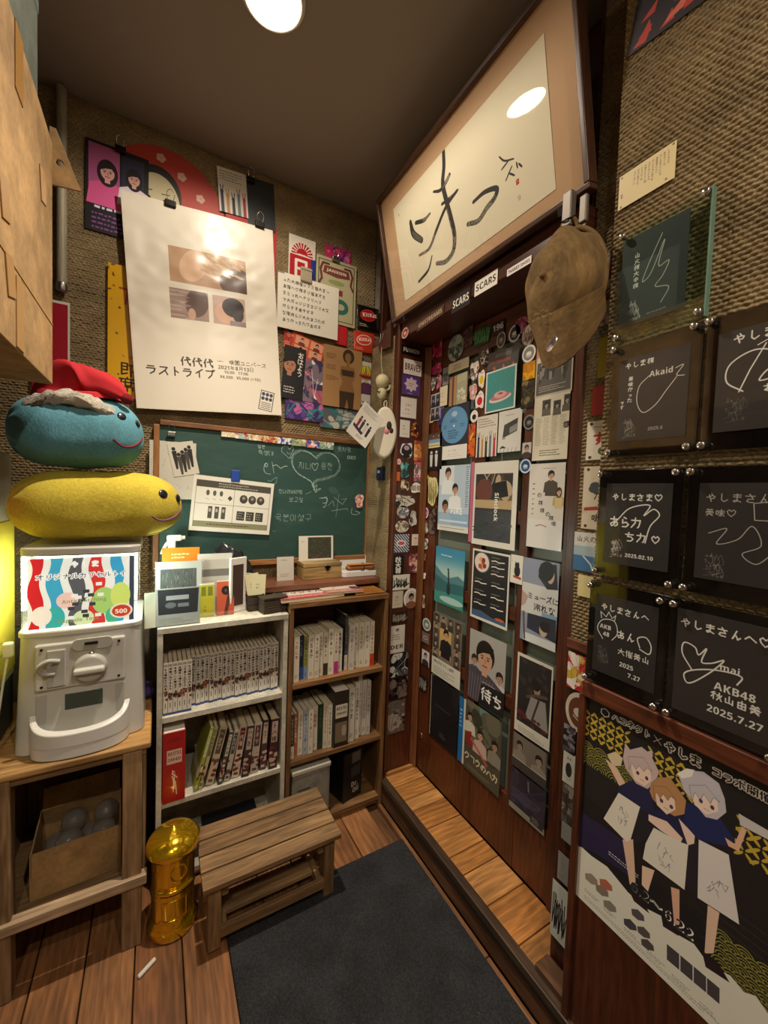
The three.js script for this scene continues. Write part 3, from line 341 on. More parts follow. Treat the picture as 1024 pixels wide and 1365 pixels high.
  cat: (g, w, h, r) => { fill(g, '#dedace', 0, 0, w, h); ell(g, '#15120f', w * 0.56, h * 0.56, w * 0.24, h * 0.2); ell(g, '#15120f', w * 0.54, h * 0.36, w * 0.18, h * 0.1); pgon(g, '#15120f', [[w * 0.38, h * 0.34], [w * 0.4, h * 0.22], [w * 0.52, h * 0.3]]); pgon(g, '#15120f', [[w * 0.56, h * 0.3], [w * 0.68, h * 0.22], [w * 0.7, h * 0.34]]); pgon(g, '#b03a2c', [[w * 0.26, h * 0.72], [w * 0.9, h * 0.76], [w * 0.88, h * 0.84], [w * 0.28, h * 0.8]]); script(g, w * 0.08, h * 0.08, w * 0.14, 3, w * 0.14, '#3a3430', r); },
  muse: (g, w, h, r) => { fill(g, '#8b93a8', 0, 0, w, h); fill(g, '#cfcfcc', 0, h * 0.3, w, h * 0.36); pgon(g, '#2c2c34', [[w * 0.5, h * 0.04], [w * 0.92, h * 0.02], [w * 0.98, h * 0.3], [w * 0.7, h * 0.32], [w * 0.45, h * 0.2]]); ell(g, '#c9a898', w * 0.78, h * 0.16, w * 0.1, h * 0.09); ell(g, '#1e1e26', w * 0.66, h * 0.12, w * 0.2, h * 0.12, 0.4); pgon(g, '#b89a94', [[0, h * 0.4], [w * 0.2, h * 0.46], [w * 0.12, h * 0.56], [0, h * 0.6]]); write(g, 'ミューズに', w * 0.18, h * 0.4, w * 0.17, '#22222c', w * 0.02); write(g, '溺れな', w * 0.36, h * 0.51, w * 0.2, '#22222c', w * 0.022); fill(g, '#7fa0c0', w * 0.6, h * 0.6, w * 0.4, h * 0.08); pgon(g, '#2b2e3c', [[w * 0.2, h * 0.66], [w * 0.98, h * 0.64], [w, h * 0.9], [w * 0.2, h * 0.84]]); ell(g, '#c8a894', w * 0.66, h * 0.8, w * 0.11, h * 0.08); ell(g, '#1c1c24', w * 0.7, h * 0.76, w * 0.14, h * 0.06); fill(g, '#d4d6d6', w * 0.1, h * 0.9, w * 0.9, h * 0.1); line(g, '#5a4a44', w * 0.05, [[w * 0.08, h * 0.66], [w * 0.14, h * 0.98]]); },
  cast: (g, w, h, r) => { fill(g, '#7a6a58', 0, 0, w, h); fill(g, '#c9a25c', w * 0.26, h * 0.16, w * 0.4, h * 0.5); for (let i = 0; i < 12; i++) { const x = i < 4 ? 0.12 + 0.25 * i : i < 8 ? 0.12 : 0.86, y = i < 4 ? 0.06 : 0.2 + 0.14 * ((i - 4) % 4); fill(g, ['#4a4038', '#8a7864', '#5c5048'][i % 3], w * (x - 0.11), h * (y - 0.05), w * 0.22, h * 0.13); person(g, w * x, h * y, h * 0.075, '#1c1612', '#c09878', '#3a3430'); } person(g, w * 0.48, h * 0.28, h * 0.15, '#14100e', '#c89c7c', '#141216'); fill(g, '#141216', w * 0.32, h * 0.44, w * 0.32, h * 0.22); fill(g, '#d3cdbf', 0, h * 0.72, w, h * 0.28); script(g, w * 0.08, h * 0.75, w * 0.8, 1, h * 0.07, '#2a2622', r); smallPrint(g, w * 0.08, h * 0.87, w * 0.8, 4, h * 0.03, '#8a8478', r); },
  blackfile: (g, w, h, r) => { fill(g, '#121116', 0, 0, w, h); fill(g, '#a89c84', 0, 0, w * 0.03, h); smallPrint(g, w * 0.2, h * 0.44, w * 0.6, 1, h * 0.03, '#4a4858', r); smallPrint(g, w * 0.38, h * 0.84, w * 0.24, 3, h * 0.03, '#5a5866', r); },
  bluefile: (g, w, h, r) => { fill(g, '#1f6aa8', 0, 0, w, h); fill(g, '#d8d0bc', w * 0.7, 0, w * 0.3, h); smallPrint(g, w * 0.15, h * 0.2, w * 0.4, 5, h * 0.06, '#a8c8e0', r); },
  machi: (g, w, h, r) => { fill(g, '#a8a49e', 0, 0, w, h); fill(g, '#3a3638', 0, h * 0.62, w, h * 0.38); person(g, w * 0.16, h * 0.42, h * 0.14, '#2a2220', '#b08a74', '#4a4450'); person(g, w * 0.86, h * 0.5, h * 0.15, '#201a18', '#b48c74', '#c4c0bc'); person(g, w * 0.46, h * 0.32, h * 0.4, '#14100f', '#c2967a', '#4a4048'); for (let i = 0; i < 9; i++) line(g, '#77707c', w * 0.018, [[w * (0.05 + 0.08 * i), h * 0.62], [w * (0.02 + 0.07 * i), h * 0.98]]); pgon(g, '#18161a', [[w * 0.4, h * 0.7], [w, h * 0.66], [w, h], [w * 0.3, h]]); write(g, '待', w * 0.38, h * 0.72, w * 0.32, '#eeeae2', w * 0.035); write(g, 'ち', w * 0.7, h * 0.74, w * 0.28, '#eeeae2', w * 0.035); smallPrint(g, w * 0.4, h * 0.67, w * 0.5, 1, h * 0.025, '#c8c4bc', r); },
  crow: (g, w, h, r) => { fill(g, '#4d4a3c', 0, 0, w, h); fill(g, '#6f8684', w * 0.3, 0, w * 0.34, h * 0.3); blobs(g, w, h * 0.6, ['#3a3a2e', '#5a5a46', '#6a6450', '#2c3028'], r, 20); person(g, w * 0.14, h * 0.22, h * 0.12, '#241c16', '#c29a80', '#d2ccb8'); person(g, w * 0.45, h * 0.38, h * 0.14, '#2a2018', '#c89c80', '#c8a898'); person(g, w * 0.84, h * 0.38, h * 0.13, '#1c1814', '#a8886c', '#8a8474'); pgon(g, '#8f2c28', [[w * 0.04, h * 0.46], [w * 0.2, h * 0.42], [w * 0.24, h * 0.66], [w * 0.02, h * 0.62]]); line(g, '#b85a58', w * 0.05, [[w * 0.2, h * 0.52], [w * 0.65, h * 0.72]]); write(g, 'クロウのハカ', w * 0.02, h * 0.74, w * 0.17, '#d8caa4', w * 0.025, 0, 0.92); smallPrint(g, w * 0.1, h * 0.92, w * 0.8, 2, h * 0.025, '#8a8468', r); },
  dancer: (g, w, h, r) => { fill(g, '#d2ccbe', 0, 0, w, h); fill(g, '#23201f', w * 0.06, h * 0.04, w * 0.9, h * 0.82); for (let i = 0; i < 14; i++) ell(g, '#352e2c', w * (0.1 + 0.8 * r()), h * (0.06 + 0.4 * r()), w * 0.08, h * 0.03, r()); ell(g, '#9a7a64', w * 0.6, h * 0.36, w * 0.09, h * 0.08); ell(g, '#171413', w * 0.56, h * 0.31, w * 0.13, h * 0.07); line(g, '#58463c', w * 0.07, [[w * 0.34, h * 0.5], [w * 0.56, h * 0.44], [w * 0.86, h * 0.4]]); pgon(g, '#8f8b86', [[w * 0.44, h * 0.48], [w * 0.84, h * 0.46], [w * 0.94, h * 0.8], [w * 0.3, h * 0.76]]); line(g, '#3a3230', w * 0.05, [[w * 0.66, h * 0.48], [w * 0.5, h * 0.76]]); for (let i = 0; i < 16; i++) ell(g, '#5c2226', w * (0.08 + 0.86 * r()), h * (0.72 + 0.12 * r()), w * 0.05, h * 0.02); smallPrint(g, w * 0.12, h * 0.92, w * 0.76, 3, h * 0.025, '#8a8478', r); },
  sepia: (g, w, h, r) => { fill(g, '#5a5048', 0, 0, w, h); fill(g, '#746a5e', w * 0.04, 0, w * 0.92, h * 0.68); person(g, w * 0.22, h * 0.3, h * 0.26, '#28221e', '#94826e', '#8a7e6e'); person(g, w * 0.78, h * 0.36, h * 0.28, '#241e1a', '#a08c78', '#8f867a'); line(g, '#bdb4a2', h * 0.02, [[0, h * 0.72], [w, h * 0.72]]); fill(g, '#413b38', 0, h * 0.74, w, h * 0.26); },
  violet: (g, w, h, r) => { fill(g, '#2b2733', 0, 0, w, h); blobs(g, w, h * 0.8, ['#2b2733', '#35303f', '#3e3850'], r, 14); line(g, '#7a7484', w * 0.03, [[w * 0.52, h * 0.08], [w * 0.54, h * 0.3]]); smallPrint(g, w * 0.06, h * 0.48, w * 0.88, 4, h * 0.06, '#5c566a', r); fill(g, '#8b8b7c', 0, h * 0.86, w, h * 0.14); fill(g, '#2c2a30', w * 0.62, h * 0.74, w * 0.34, h * 0.2); smallPrint(g, w * 0.66, h * 0.8, w * 0.26, 3, h * 0.05, '#9a968c', r); },
  suca: (g, w, h, r) => { fill(g, '#d9d0bf', 0, 0, w, h); write(g, 'すし', w * 0.3, h * 0.28, w * 0.62, '#b02020', w * 0.09); smallPrint(g, w * 0.35, h * 0.16, w * 0.5, 1, h * 0.05, '#5a5048', r); ell(g, '#4a5c34', w * 0.75, h * 0.78, w * 0.2, h * 0.1); ell(g, '#3a2c20', w * 0.2, h * 0.07, w * 0.08, h * 0.04); ell(g, '#3a2c20', w * 0.2, h * 0.93, w * 0.08, h * 0.04); },
  capcard: (g, w, h, r) => { fill(g, '#cdbfa8', 0, 0, w, h); ell(g, '#3c4448', w * 0.6, h * 0.36, w * 0.34, h * 0.07); ell(g, '#3c4448', w * 0.55, h * 0.31, w * 0.24, h * 0.06); write(g, 'か', w * 0.5, h * 0.38, w * 0.5, '#26221e', w * 0.05); pgon(g, '#a02c28', [[w * 0.1, h * 0.66], [w * 0.7, h * 0.63], [w * 0.7, h * 0.69], [w * 0.1, h * 0.71]]); write(g, '味', w * 0.45, h * 0.74, w * 0.4, '#3a342e', w * 0.05); ell(g, '#3a2c20', w * 0.2, h * 0.05, w * 0.07, h * 0.025); ell(g, '#3a2c20', w * 0.2, h * 0.95, w * 0.07, h * 0.025); },
  seacard: (g, w, h, r) => { fill(g, '#c9ccc6', 0, 0, w, h); fill(g, '#9fb0b8', 0, h * 0.35, w, h * 0.25); fill(g, '#356a9a', 0, h * 0.6, w, h * 0.4); line(g, '#d8dcd8', w * 0.05, [[w * 0.4, h * 0.62], [w * 0.7, h * 0.8], [w * 0.8, h]]); write(g, '山火の', w * 0.1, h * 0.08, w * 0.26, '#7a4a44', w * 0.03); },
  cream: (g, w, h, r) => { fill(g, '#d8c48e', 0, 0, w, h); g.save(); g.translate(w, 0); g.rotate(PI / 2); script(g, h * 0.12, w * 0.1, h * 0.62, 10, w * 0.052, '#5a4a2c', r); g.restore(); write(g, '山中', w * 0.04, h * 0.55, w * 0.05, '#3a2c1a', w * 0.008, 1); for (const [x, y] of [[0.05, 0.08], [0.95, 0.06], [0.06, 0.94], [0.86, 0.9]]) ell(g, '#6a5a3c', w * x, h * y, w * 0.02, w * 0.02); },
  redposter: (g, w, h, r) => { fill(g, '#2f2a30', 0, 0, w, h); for (let i = 0; i < 30; i++) { const x = w * (0.1 + 0.8 * r()), y = h * (0.25 + 0.7 * r()); pgon(g, i % 3 ? '#b8433c' : '#d06a5a', [[x, y], [x + w * 0.16 * r(), y - h * 0.1], [x + w * 0.1, y + h * 0.08 * r()], [x - w * 0.06, y + h * 0.06]]); } ell(g, '#8a9aa0', w * 0.35, h * 0.3, w * 0.1, h * 0.06); },
};
// ------------------------------------------------------------------ tables (metres; millimetres where noted)
// plane, name, label, category, group, centre along the wall, height, width, height of the sheet, turn, outline, layer, print, print colours
const ITEMS = [
  ["B","idol_poster","pink and black poster of two singers under the ceiling beside the red fan","poster",null,-0.126,2.332,0.183,0.295,0.0,0,0,"idol",null],
  ["B","paper_fan","round red paper fan with white flowers and a pale painted face","fan",null,0.023,2.35,0.396,0.391,0,1,-2,"fan",null],
  ["B","hands_flyer","small flyer of raised colourful hands clipped beside the red fan","flyer",null,0.248,2.476,0.107,0.162,0.08,0,3,"hands",null],
  ["B","dark_folder","dark grey plastic folder clipped above the white concert poster","folder",null,0.356,2.471,0.11,0.191,0.07,0,1,"plain","#2a2c2c"],
  ["B","red_sheet","bright red sheet showing behind the right edge of the concert poster","sheet",null,0.323,2.247,0.197,0.315,0,0,0,"plain","#b3131c"],
  ["B","yellow_sign","worn yellow enamel sign with black characters half hidden by concert poster","sign",null,-0.094,1.861,0.117,0.455,0.0,0,4,"ysign",null],
  ["B","red_sign","crimson enamel sign with a white border above the red santa hat","sign",null,-0.305,1.777,0.097,0.291,0.0,0,4,"rsign",null],
  ["B","rising_sun_sign","small enamel sign with a red rising sun and white character block","sign",null,0.529,2.301,0.116,0.195,0.0,0,4,"sun",null],
  ["B","pink_print","small pink and blue print tucked behind the ornate cream card","print",null,0.694,2.376,0.123,0.076,0.06,0,1,"noise",["#c22a5c","#3a2a7a","#e86a90"]],
  ["B","ornate_card","ornate cream card with dark red scrolls and green emblem","card",null,0.688,2.216,0.191,0.275,0.0,0,5,"ornate",null],
  ["B","handwritten_notice","laminated white notice with handwritten lines taped beside concert poster","notice",null,0.562,2.117,0.271,0.226,0.0,0,10,"notice",null],
  ["B","red_card","plain red card peeking out below the handwritten notice","card",null,0.719,2.04,0.058,0.093,0,0,2,"plain","#c0141f"],
  ["B","film_flyer","black flyer with a face and white brush script beside concert poster","flyer",null,0.504,1.827,0.094,0.221,-0.06,0,7,"ohayo",null],
  ["B","orange_print","orange print with small faces tilted behind the black flyer","print",null,0.564,1.924,0.141,0.125,-0.19,0,3,"faces",["#d2552c","#e8a07c"]],
  ["B","red_flyer","red flyer with white letters below the handwritten notice","flyer",null,0.503,1.968,0.084,0.078,0,0,2,"rflyer",null],
  ["B","figure_print","print of a white and black painted figure beside the kraft poster","print",null,0.593,1.809,0.093,0.185,0,0,5,"noise",["#7a6b78","#e8e2da","#b85a70","#3c2f52"]],
  ["B","purple_print","purple and teal print below the black flyer","print",null,0.557,1.684,0.173,0.099,0.0,0,4,"noise",["#3a2560","#5a3f8a","#2f7a80","#c0629a"]],
  ["B","kraft_poster","brown kraft paper poster with an ink drawn standing woman","poster",null,0.729,1.845,0.189,0.267,0.0,0,8,"kraft",null],
  ["B","magazine_cover","grey and teal magazine cover above the wooden chalkboard rail","magazine",null,0.724,1.661,0.188,0.092,0,0,3,"noise",["#55585c","#8a9794","#2f6f70","#b8b3a6"]],
  ["B","portrait_card","narrow white card with a purple portrait beside kraft poster","card",null,0.852,1.84,0.055,0.201,0,0,4,"portrait",["#cfcac2","#5a3150"]],
  ["C","sketch_sheet","pale sheet of faint pencil sketches pinned to chalkboard behind photo","sheet",null,0.053,1.386,0.154,0.214,0.0,0,1,"sketch",null],
  ["C","group_photo","black and white photo of a group pinned to the chalkboard","photo",null,0.087,1.432,0.088,0.125,0.21,0,3,"group",null],
  ["C","menu_sheet","white printed sheet with four framed panels held by blue magnet","sheet",null,0.268,1.257,0.306,0.215,-0.08,0,4,"menu",null],
  ["C","label_sticker","small tan label sticker in the row along the chalkboard top","sticker","label stickers along chalkboard top",0.245,1.549,0.052,0.04,0.0,0,1,"noise",["#d8c79a","#a8503c","#efe6d0"]],
  ["C","label_sticker","small pale teal label sticker in the row along the chalkboard top","sticker","label stickers along chalkboard top",0.298,1.547,0.054,0.04,0.0,0,1,"noise",["#9fc0b8","#b8433a","#efe6d0"]],
  ["C","label_sticker","small ochre label sticker in the row along the chalkboard top","sticker","label stickers along chalkboard top",0.353,1.546,0.056,0.041,0.0,0,1,"noise",["#c9b27a","#c0392b","#efe6d0"]],
  ["C","label_sticker","small sand label sticker in the row along the chalkboard top","sticker","label stickers along chalkboard top",0.41,1.544,0.057,0.042,0.0,0,1,"noise",["#d0b27a","#b0402f","#efe6d0"]],
  ["C","label_sticker","small royal blue label sticker in the row along the chalkboard top","sticker","label stickers along chalkboard top",0.469,1.543,0.06,0.042,0.0,0,1,"noise",["#3d4fa0","#e8e2e0","#efe6d0"]],
  ["C","label_sticker","small olive label sticker in the row along the chalkboard top","sticker","label stickers along chalkboard top",0.53,1.541,0.062,0.043,0.0,0,1,"noise",["#a3a878","#7a8f60","#efe6d0"]],
  ["C","label_sticker","small deep blue and pink label sticker in the row along the chalkboard top","sticker","label stickers along chalkboard top",0.594,1.539,0.064,0.044,0.0,0,1,"noise",["#42539a","#e07a70","#efe6d0"]],
  ["C","label_sticker","small sage label sticker in the row along the chalkboard top","sticker","label stickers along chalkboard top",0.659,1.538,0.066,0.045,0.0,0,1,"noise",["#a0b090","#6b8c7c","#efe6d0"]],
  ["C","mascot_sticker","tiny pink and cream sticker at right side of chalkboard","sticker",null,0.829,1.29,0.047,0.074,0,2,1,"noise",["#e0b0a0","#c05a58","#f0e2d0"]],
  ["L","slogan_sticker","white on black arched word sticker on lintel","sticker",null,-1.078,1.979,0.094,0.055,0,0,0,"word",["SCARS","#1b1512","#e8e2d4"]],
  ["L","slogan_sticker","large white sticker reading a black word on the lintel","sticker",null,-0.961,1.986,0.099,0.045,0.0,0,0,"word",["SCARS","#efe9dc","#15110e"]],
  ["L","slogan_sticker","long white sticker with two small black words beside brown cap","sticker",null,-0.83,1.976,0.087,0.02,0.0,0,0,"word",["THANKY SHOES","#efe6e0","#1a1210"]],
  ["L","slogan_sticker","long worn sticker with pale tall letters on dark lintel end","sticker",null,-1.253,1.983,0.168,0.034,0.05,0,0,"word",["ONSTREAMS","#4a3426","#c9a88a"]],
  ["L","round_sticker","small round red and white sticker at lintel end","sticker",null,-1.424,1.986,0.052,0.043,0,1,0,"ring",["#d8b8a8","#a03a34"]],
  ["J","sticker","black text strip with white letters sticker on the narrow door jamb","sticker","stickers on the narrow door jamb",0.934,1.935,0.094,0.037,0,0,0,"word",["FUNKIN","#0d0c0c","#e8e4dc"]],
  ["J","sticker","white card with dark red block lettering sticker on the narrow door jamb","sticker","stickers on the narrow door jamb",0.943,1.867,0.091,0.062,0,0,0,"word",["BRAVES","#efe8de","#5a2018"]],
  ["J","sticker","purple square with a pale star flower sticker on the narrow door jamb","sticker","stickers on the narrow door jamb",0.939,1.791,0.091,0.081,0,0,0,"star",["#5a3a86","#d8c4cc"]],
  ["J","sticker","white square with faint pink writing sticker on the narrow door jamb","sticker","stickers on the narrow door jamb",0.93,1.696,0.079,0.085,0,0,0,"scrib",["#e6ddd2","#b86a6a"]],
  ["J","sticker","narrow white slip with pencil marks sticker on the narrow door jamb","sticker","stickers on the narrow door jamb",0.915,1.606,0.049,0.072,0,0,0,"scrib",["#e2dacb","#8a8378"]],
  ["J","sticker","orange and black flame shape sticker on the narrow door jamb","sticker","stickers on the narrow door jamb",0.966,1.607,0.046,0.07,0,2,0,"noise",["#1a1210","#d06a1c","#f0b040"]],
  ["J","sticker","black ghost with white outline sticker on the narrow door jamb","sticker","stickers on the narrow door jamb",0.928,1.515,0.068,0.073,0,2,0,"ghost",["#1c1418","#e8e2e6","#b89aa8"]],
  ["J","sticker","orange comic panel sticker on the narrow door jamb","sticker","stickers on the narrow door jamb",0.996,1.518,0.059,0.087,0,0,0,"noise",["#d8803c","#f0c890","#a0401c"]],
  ["J","sticker","tiny pink ring sticker on the narrow door jamb","sticker","stickers on the narrow door jamb",0.891,1.465,0.026,0.028,0,1,0,"ring",["#d86a78","#f0d0d0"]],
  ["J","sticker","teal robot shape sticker on the narrow door jamb","sticker","stickers on the narrow door jamb",0.926,1.433,0.057,0.077,0,2,0,"noise",["#3f8f8c","#22302f","#8cc8c0"]],
  ["J","sticker","small orange rectangle sticker on the narrow door jamb","sticker","stickers on the narrow door jamb",0.89,1.403,0.019,0.038,0,0,0,"plain","#d2641e"],
  ["J","sticker","pink ribbon figure on green sticker on the narrow door jamb","sticker","stickers on the narrow door jamb",0.996,1.428,0.051,0.085,0,0,0,"noise",["#d0607c","#3f6b50","#efd8d8"]],
  ["J","sticker","tan tiger head shape sticker on the narrow door jamb","sticker","stickers on the narrow door jamb",0.925,1.363,0.049,0.058,0,2,0,"noise",["#c49a6a","#3a2a1c","#e8d8b8"]],
  ["J","sticker","black and white house slogan sticker on the narrow door jamb","sticker","stickers on the narrow door jamb",0.99,1.357,0.079,0.049,0,2,0,"word",["INDO HOUSE","#f0ebe2","#151212"]],
  ["J","sticker","three joined white outline creatures sticker on the narrow door jamb","sticker","stickers on the narrow door jamb",0.927,1.299,0.114,0.058,0,2,0,"noise",["#d8d2c8","#2c2624","#b8a890"]],
  ["J","sticker","round helmet face in beige sticker on the narrow door jamb","sticker","stickers on the narrow door jamb",0.921,1.252,0.061,0.055,0,1,0,"noise",["#c8b8a0","#5a6a80","#efe6d8"]],
  ["J","sticker","white long-necked cat shape sticker on the narrow door jamb","sticker","stickers on the narrow door jamb",0.974,1.224,0.043,0.079,0,2,0,"noise",["#e2dcd0","#3a3430","#b8b0a4"]],
  ["J","sticker","beige curled animal shape sticker on the narrow door jamb","sticker","stickers on the narrow door jamb",0.92,1.189,0.069,0.052,0,1,0,"noise",["#d0c4ae","#7a6a58","#efe6d4"]],
  ["J","sticker","blue and white diagonal stripe square sticker on the narrow door jamb","sticker","stickers on the narrow door jamb",0.918,1.117,0.08,0.078,0,0,0,"stripe",["#e8e4e4","#3a4660","#d05a58"]],
  ["J","sticker","small plain cream square with line drawing sticker on the narrow door jamb","sticker","stickers on the narrow door jamb",0.996,1.13,0.048,0.05,0,0,0,"scrib",["#ecdccb","#8a6a58"]],
  ["J","sticker","black panel with white brush characters sticker on the narrow door jamb","sticker","stickers on the narrow door jamb",0.908,1.025,0.053,0.082,0,0,0,"kanji",["#140f0e","#e0dcd4"]],
  ["J","sticker","pink comic portrait rounded card sticker on the narrow door jamb","sticker","stickers on the narrow door jamb",0.993,1.027,0.064,0.084,0,0,0,"noise",["#c8706a","#efd0b8","#6a3a44"]],
  ["J","sticker","white card filled with black graffiti sticker on the narrow door jamb","sticker","stickers on the narrow door jamb",0.921,0.947,0.096,0.066,0,0,0,"graf",["#e2dccb","#151412"]],
  ["J","sticker","small worn beige card sticker on the narrow door jamb","sticker","stickers on the narrow door jamb",0.911,0.873,0.053,0.072,0,0,0,"scrib",["#c8bda6","#6a6054"]],
  ["J","sticker","oval white badge with a portrait sticker on the narrow door jamb","sticker","stickers on the narrow door jamb",0.981,0.871,0.079,0.091,0,1,0,"badge",["#ece6de","#8a5a44"]],
  ["J","sticker","dark label with grey graffiti letters sticker on the narrow door jamb","sticker","stickers on the narrow door jamb",0.924,0.794,0.081,0.05,0,0,0,"graf",["#2c1c14","#9a8f82"]],
  ["J","sticker","white ticket with bold black letters sticker on the narrow door jamb","sticker","stickers on the narrow door jamb",0.915,0.698,0.077,0.12,0,0,0,"ticket",["#d6cfc0","#1c1a18"]],
  ["J","sticker","black and white photo print of dancers sticker on the narrow door jamb","sticker","stickers on the narrow door jamb",0.931,0.582,0.093,0.101,0,0,0,"noise",["#17181a","#c8c8c0","#5a5a58"]],
  ["J","sticker","dark photo print of a crowd sticker on the narrow door jamb","sticker","stickers on the narrow door jamb",0.93,0.478,0.097,0.095,0,0,0,"noise",["#141012","#4a3634","#7a6a60"]],
  ["J","sticker","grey photo print of two animals sticker on the narrow door jamb","sticker","stickers on the narrow door jamb",0.926,0.351,0.086,0.144,0,0,0,"noise",["#6a6058","#a89c90","#241e1c"]],
  ["D","sticker","crimson character sticker on the brown sliding door","sticker","stickers on the sliding door",-1.406,1.942,0.069,0.064,0,0,1,"noise",["#a81d3a","#4a1420","#d04a60"]],
  ["D","sticker","hot pink splash sticker on the brown sliding door","sticker","stickers on the sliding door",-1.403,1.863,0.085,0.051,0,2,1,"noise",["#d42a6a","#f06a9a","#7a1438"]],
  ["D","sticker","white rabbit shaped sticker on the brown sliding door","sticker","stickers on the sliding door",-1.423,1.808,0.038,0.065,0,2,1,"noise",["#d8d2ca","#7a6a64"]],
  ["D","sticker","pink winged sticker on the brown sliding door","sticker","stickers on the sliding door",-1.383,1.807,0.042,0.073,0,2,1,"noise",["#c05a6a","#efd8d4","#5a2a30"]],
  ["D","sticker","grey scribbled sticker on the brown sliding door","sticker","stickers on the sliding door",-1.339,1.818,0.04,0.071,0,0,1,"graf",["#8a8a86","#3a3a38"]],
  ["D","sticker","round grey green sticker with a skull on the brown sliding door","sticker","stickers on the sliding door",-1.282,1.915,0.098,0.102,0,1,1,"noise",["#7d8a80","#3a4a40","#a8b0a4"]],
  ["D","sticker","dusky pink block sticker on the brown sliding door","sticker","stickers on the sliding door",-1.21,1.935,0.052,0.072,0,0,1,"noise",["#6a4a44","#3a2824"]],
  ["D","sticker","green graffiti letters sticker on the brown sliding door","sticker","stickers on the sliding door",-1.135,1.916,0.107,0.08,0,2,1,"graf",["#223322","#4a8a4c"]],
  ["D","sticker","dark sticker with white numerals on the brown sliding door","sticker","stickers on the sliding door",-1.054,1.919,0.058,0.045,0,0,1,"word",["196","#241c1a","#d8d4cc"]],
  ["D","sticker","tall cream card sticker on the brown sliding door","sticker","stickers on the sliding door",-1.348,1.739,0.051,0.081,0,0,1,"scrib",["#e2d6b8","#8a7a5c"]],
  ["D","sticker","strip of small dark photographs on the brown sliding door","sticker","stickers on the sliding door",-1.402,1.702,0.064,0.115,0,0,1,"photos",["#c8bfae","#4a4a5c"]],
  ["D","sticker","tiny cream square sticker on the brown sliding door","sticker","stickers on the sliding door",-1.437,1.658,0.044,0.036,0,0,1,"scrib",["#e0cfae","#9a7a50"]],
  ["D","sticker","small violet badge sticker on the brown sliding door","sticker","stickers on the sliding door",-1.36,1.659,0.036,0.072,0,0,1,"noise",["#3a2a6a","#8a7ac0","#241a40"]],
  ["D","sticker","blue and yellow paper ticket on the brown sliding door","sticker","stickers on the sliding door",-1.405,1.561,0.118,0.061,0,0,1,"ticket2",["#7aa0c0","#d8cf9a"]],
  ["D","sticker","black card with two white figures on the brown sliding door","sticker","stickers on the sliding door",-1.399,1.482,0.118,0.09,0,0,1,"twofig",["#0e0e10","#d0d0cc"]],
  ["D","sticker","white creature sticker with dark goggles on the brown sliding door","sticker","stickers on the sliding door",-1.165,1.798,0.054,0.079,0,2,1,"noise",["#e8dcd4","#c8948c","#5a4440"]],
  ["D","sticker","white creature sticker with black paw on the brown sliding door","sticker","stickers on the sliding door",-1.114,1.831,0.047,0.071,0,2,1,"noise",["#ece4da","#1c1a1a"]],
  ["D","sticker","white creature sticker holding yellow sun on the brown sliding door","sticker","stickers on the sliding door",-1.125,1.758,0.039,0.071,0,2,1,"spot",["#ece2d8","#e0c020"]],
  ["D","sticker","pale pink creature sticker on the brown sliding door","sticker","stickers on the sliding door",-1.168,1.721,0.046,0.068,0,2,1,"noise",["#e8d6cc","#c89088"]],
  ["D","sticker","white creature sticker with red ball on the brown sliding door","sticker","stickers on the sliding door",-1.13,1.682,0.052,0.069,0,2,1,"spot",["#ece4dc","#c81c28"]],
  ["D","sticker","round white sticker with black bird on the brown sliding door","sticker","stickers on the sliding door",-1.156,1.627,0.041,0.045,0,1,1,"spot",["#ece6dc","#1a1614"]],
  ["D","sticker","tall orange and yellow strip sticker on the brown sliding door","sticker","stickers on the sliding door",-1.164,1.539,0.037,0.124,0,0,1,"noise",["#d8641e","#e8c020","#2c2420","#c03a28"]],
  ["D","sticker","round black and white eye sticker on the brown sliding door","sticker","stickers on the sliding door",-0.977,1.873,0.052,0.057,0,1,1,"ring",["#c8c0b8","#221c1c"]],
  ["D","sticker","clear oval sticker with grey outline on the brown sliding door","sticker","stickers on the sliding door",-1.037,1.871,0.042,0.057,0,1,1,"ring",["#9a948c","#3a2c26"]],
  ["D","sticker","maroon shield sticker on the brown sliding door","sticker","stickers on the sliding door",-0.95,1.891,0.057,0.061,0,2,1,"noise",["#7a2440","#b06a80"]],
  ["D","sticker","round white sticker with slanted letters on the brown sliding door","sticker","stickers on the sliding door",-0.918,1.849,0.052,0.065,0,1,1,"graf",["#e0d8d0","#7a4a48"]],
  ["D","sticker","white wavy badge with smiling cup on the brown sliding door","sticker","stickers on the sliding door",-0.913,1.789,0.054,0.055,0,1,1,"ring",["#ece8e0","#8a8680"]],
  ["D","sticker","amber square sticker on the brown sliding door","sticker","stickers on the sliding door",-0.909,1.734,0.048,0.055,0,0,1,"noise",["#e8a80c","#c87a08"]],
  ["D","sticker","black and gold portrait sticker on the brown sliding door","sticker","stickers on the sliding door",-0.909,1.659,0.051,0.086,0,0,1,"noise",["#1c1814","#8a7a4c","#3a3228"]],
  ["D","sticker","round dark badge with silver ship on the brown sliding door","sticker","stickers on the sliding door",-0.898,1.57,0.045,0.048,0,1,1,"ring",["#8a8682","#1c1a1c"]],
  ["D","sticker","small arched portrait sticker on the brown sliding door","sticker","stickers on the sliding door",-0.902,1.481,0.036,0.05,0,0,1,"portrait",["#c8c4bc","#4a3a40"]],
  ["D","sticker","round blue badge with white rim on the brown sliding door","sticker","stickers on the sliding door",-0.904,1.431,0.045,0.046,0,1,1,"ring",["#c8d8e4","#1c4a80"]],
  ["D","sticker","small round yellow dot sticker on the brown sliding door","sticker","stickers on the sliding door",-1.45,1.407,0.04,0.026,0,1,1,"plain","#c8c040"],
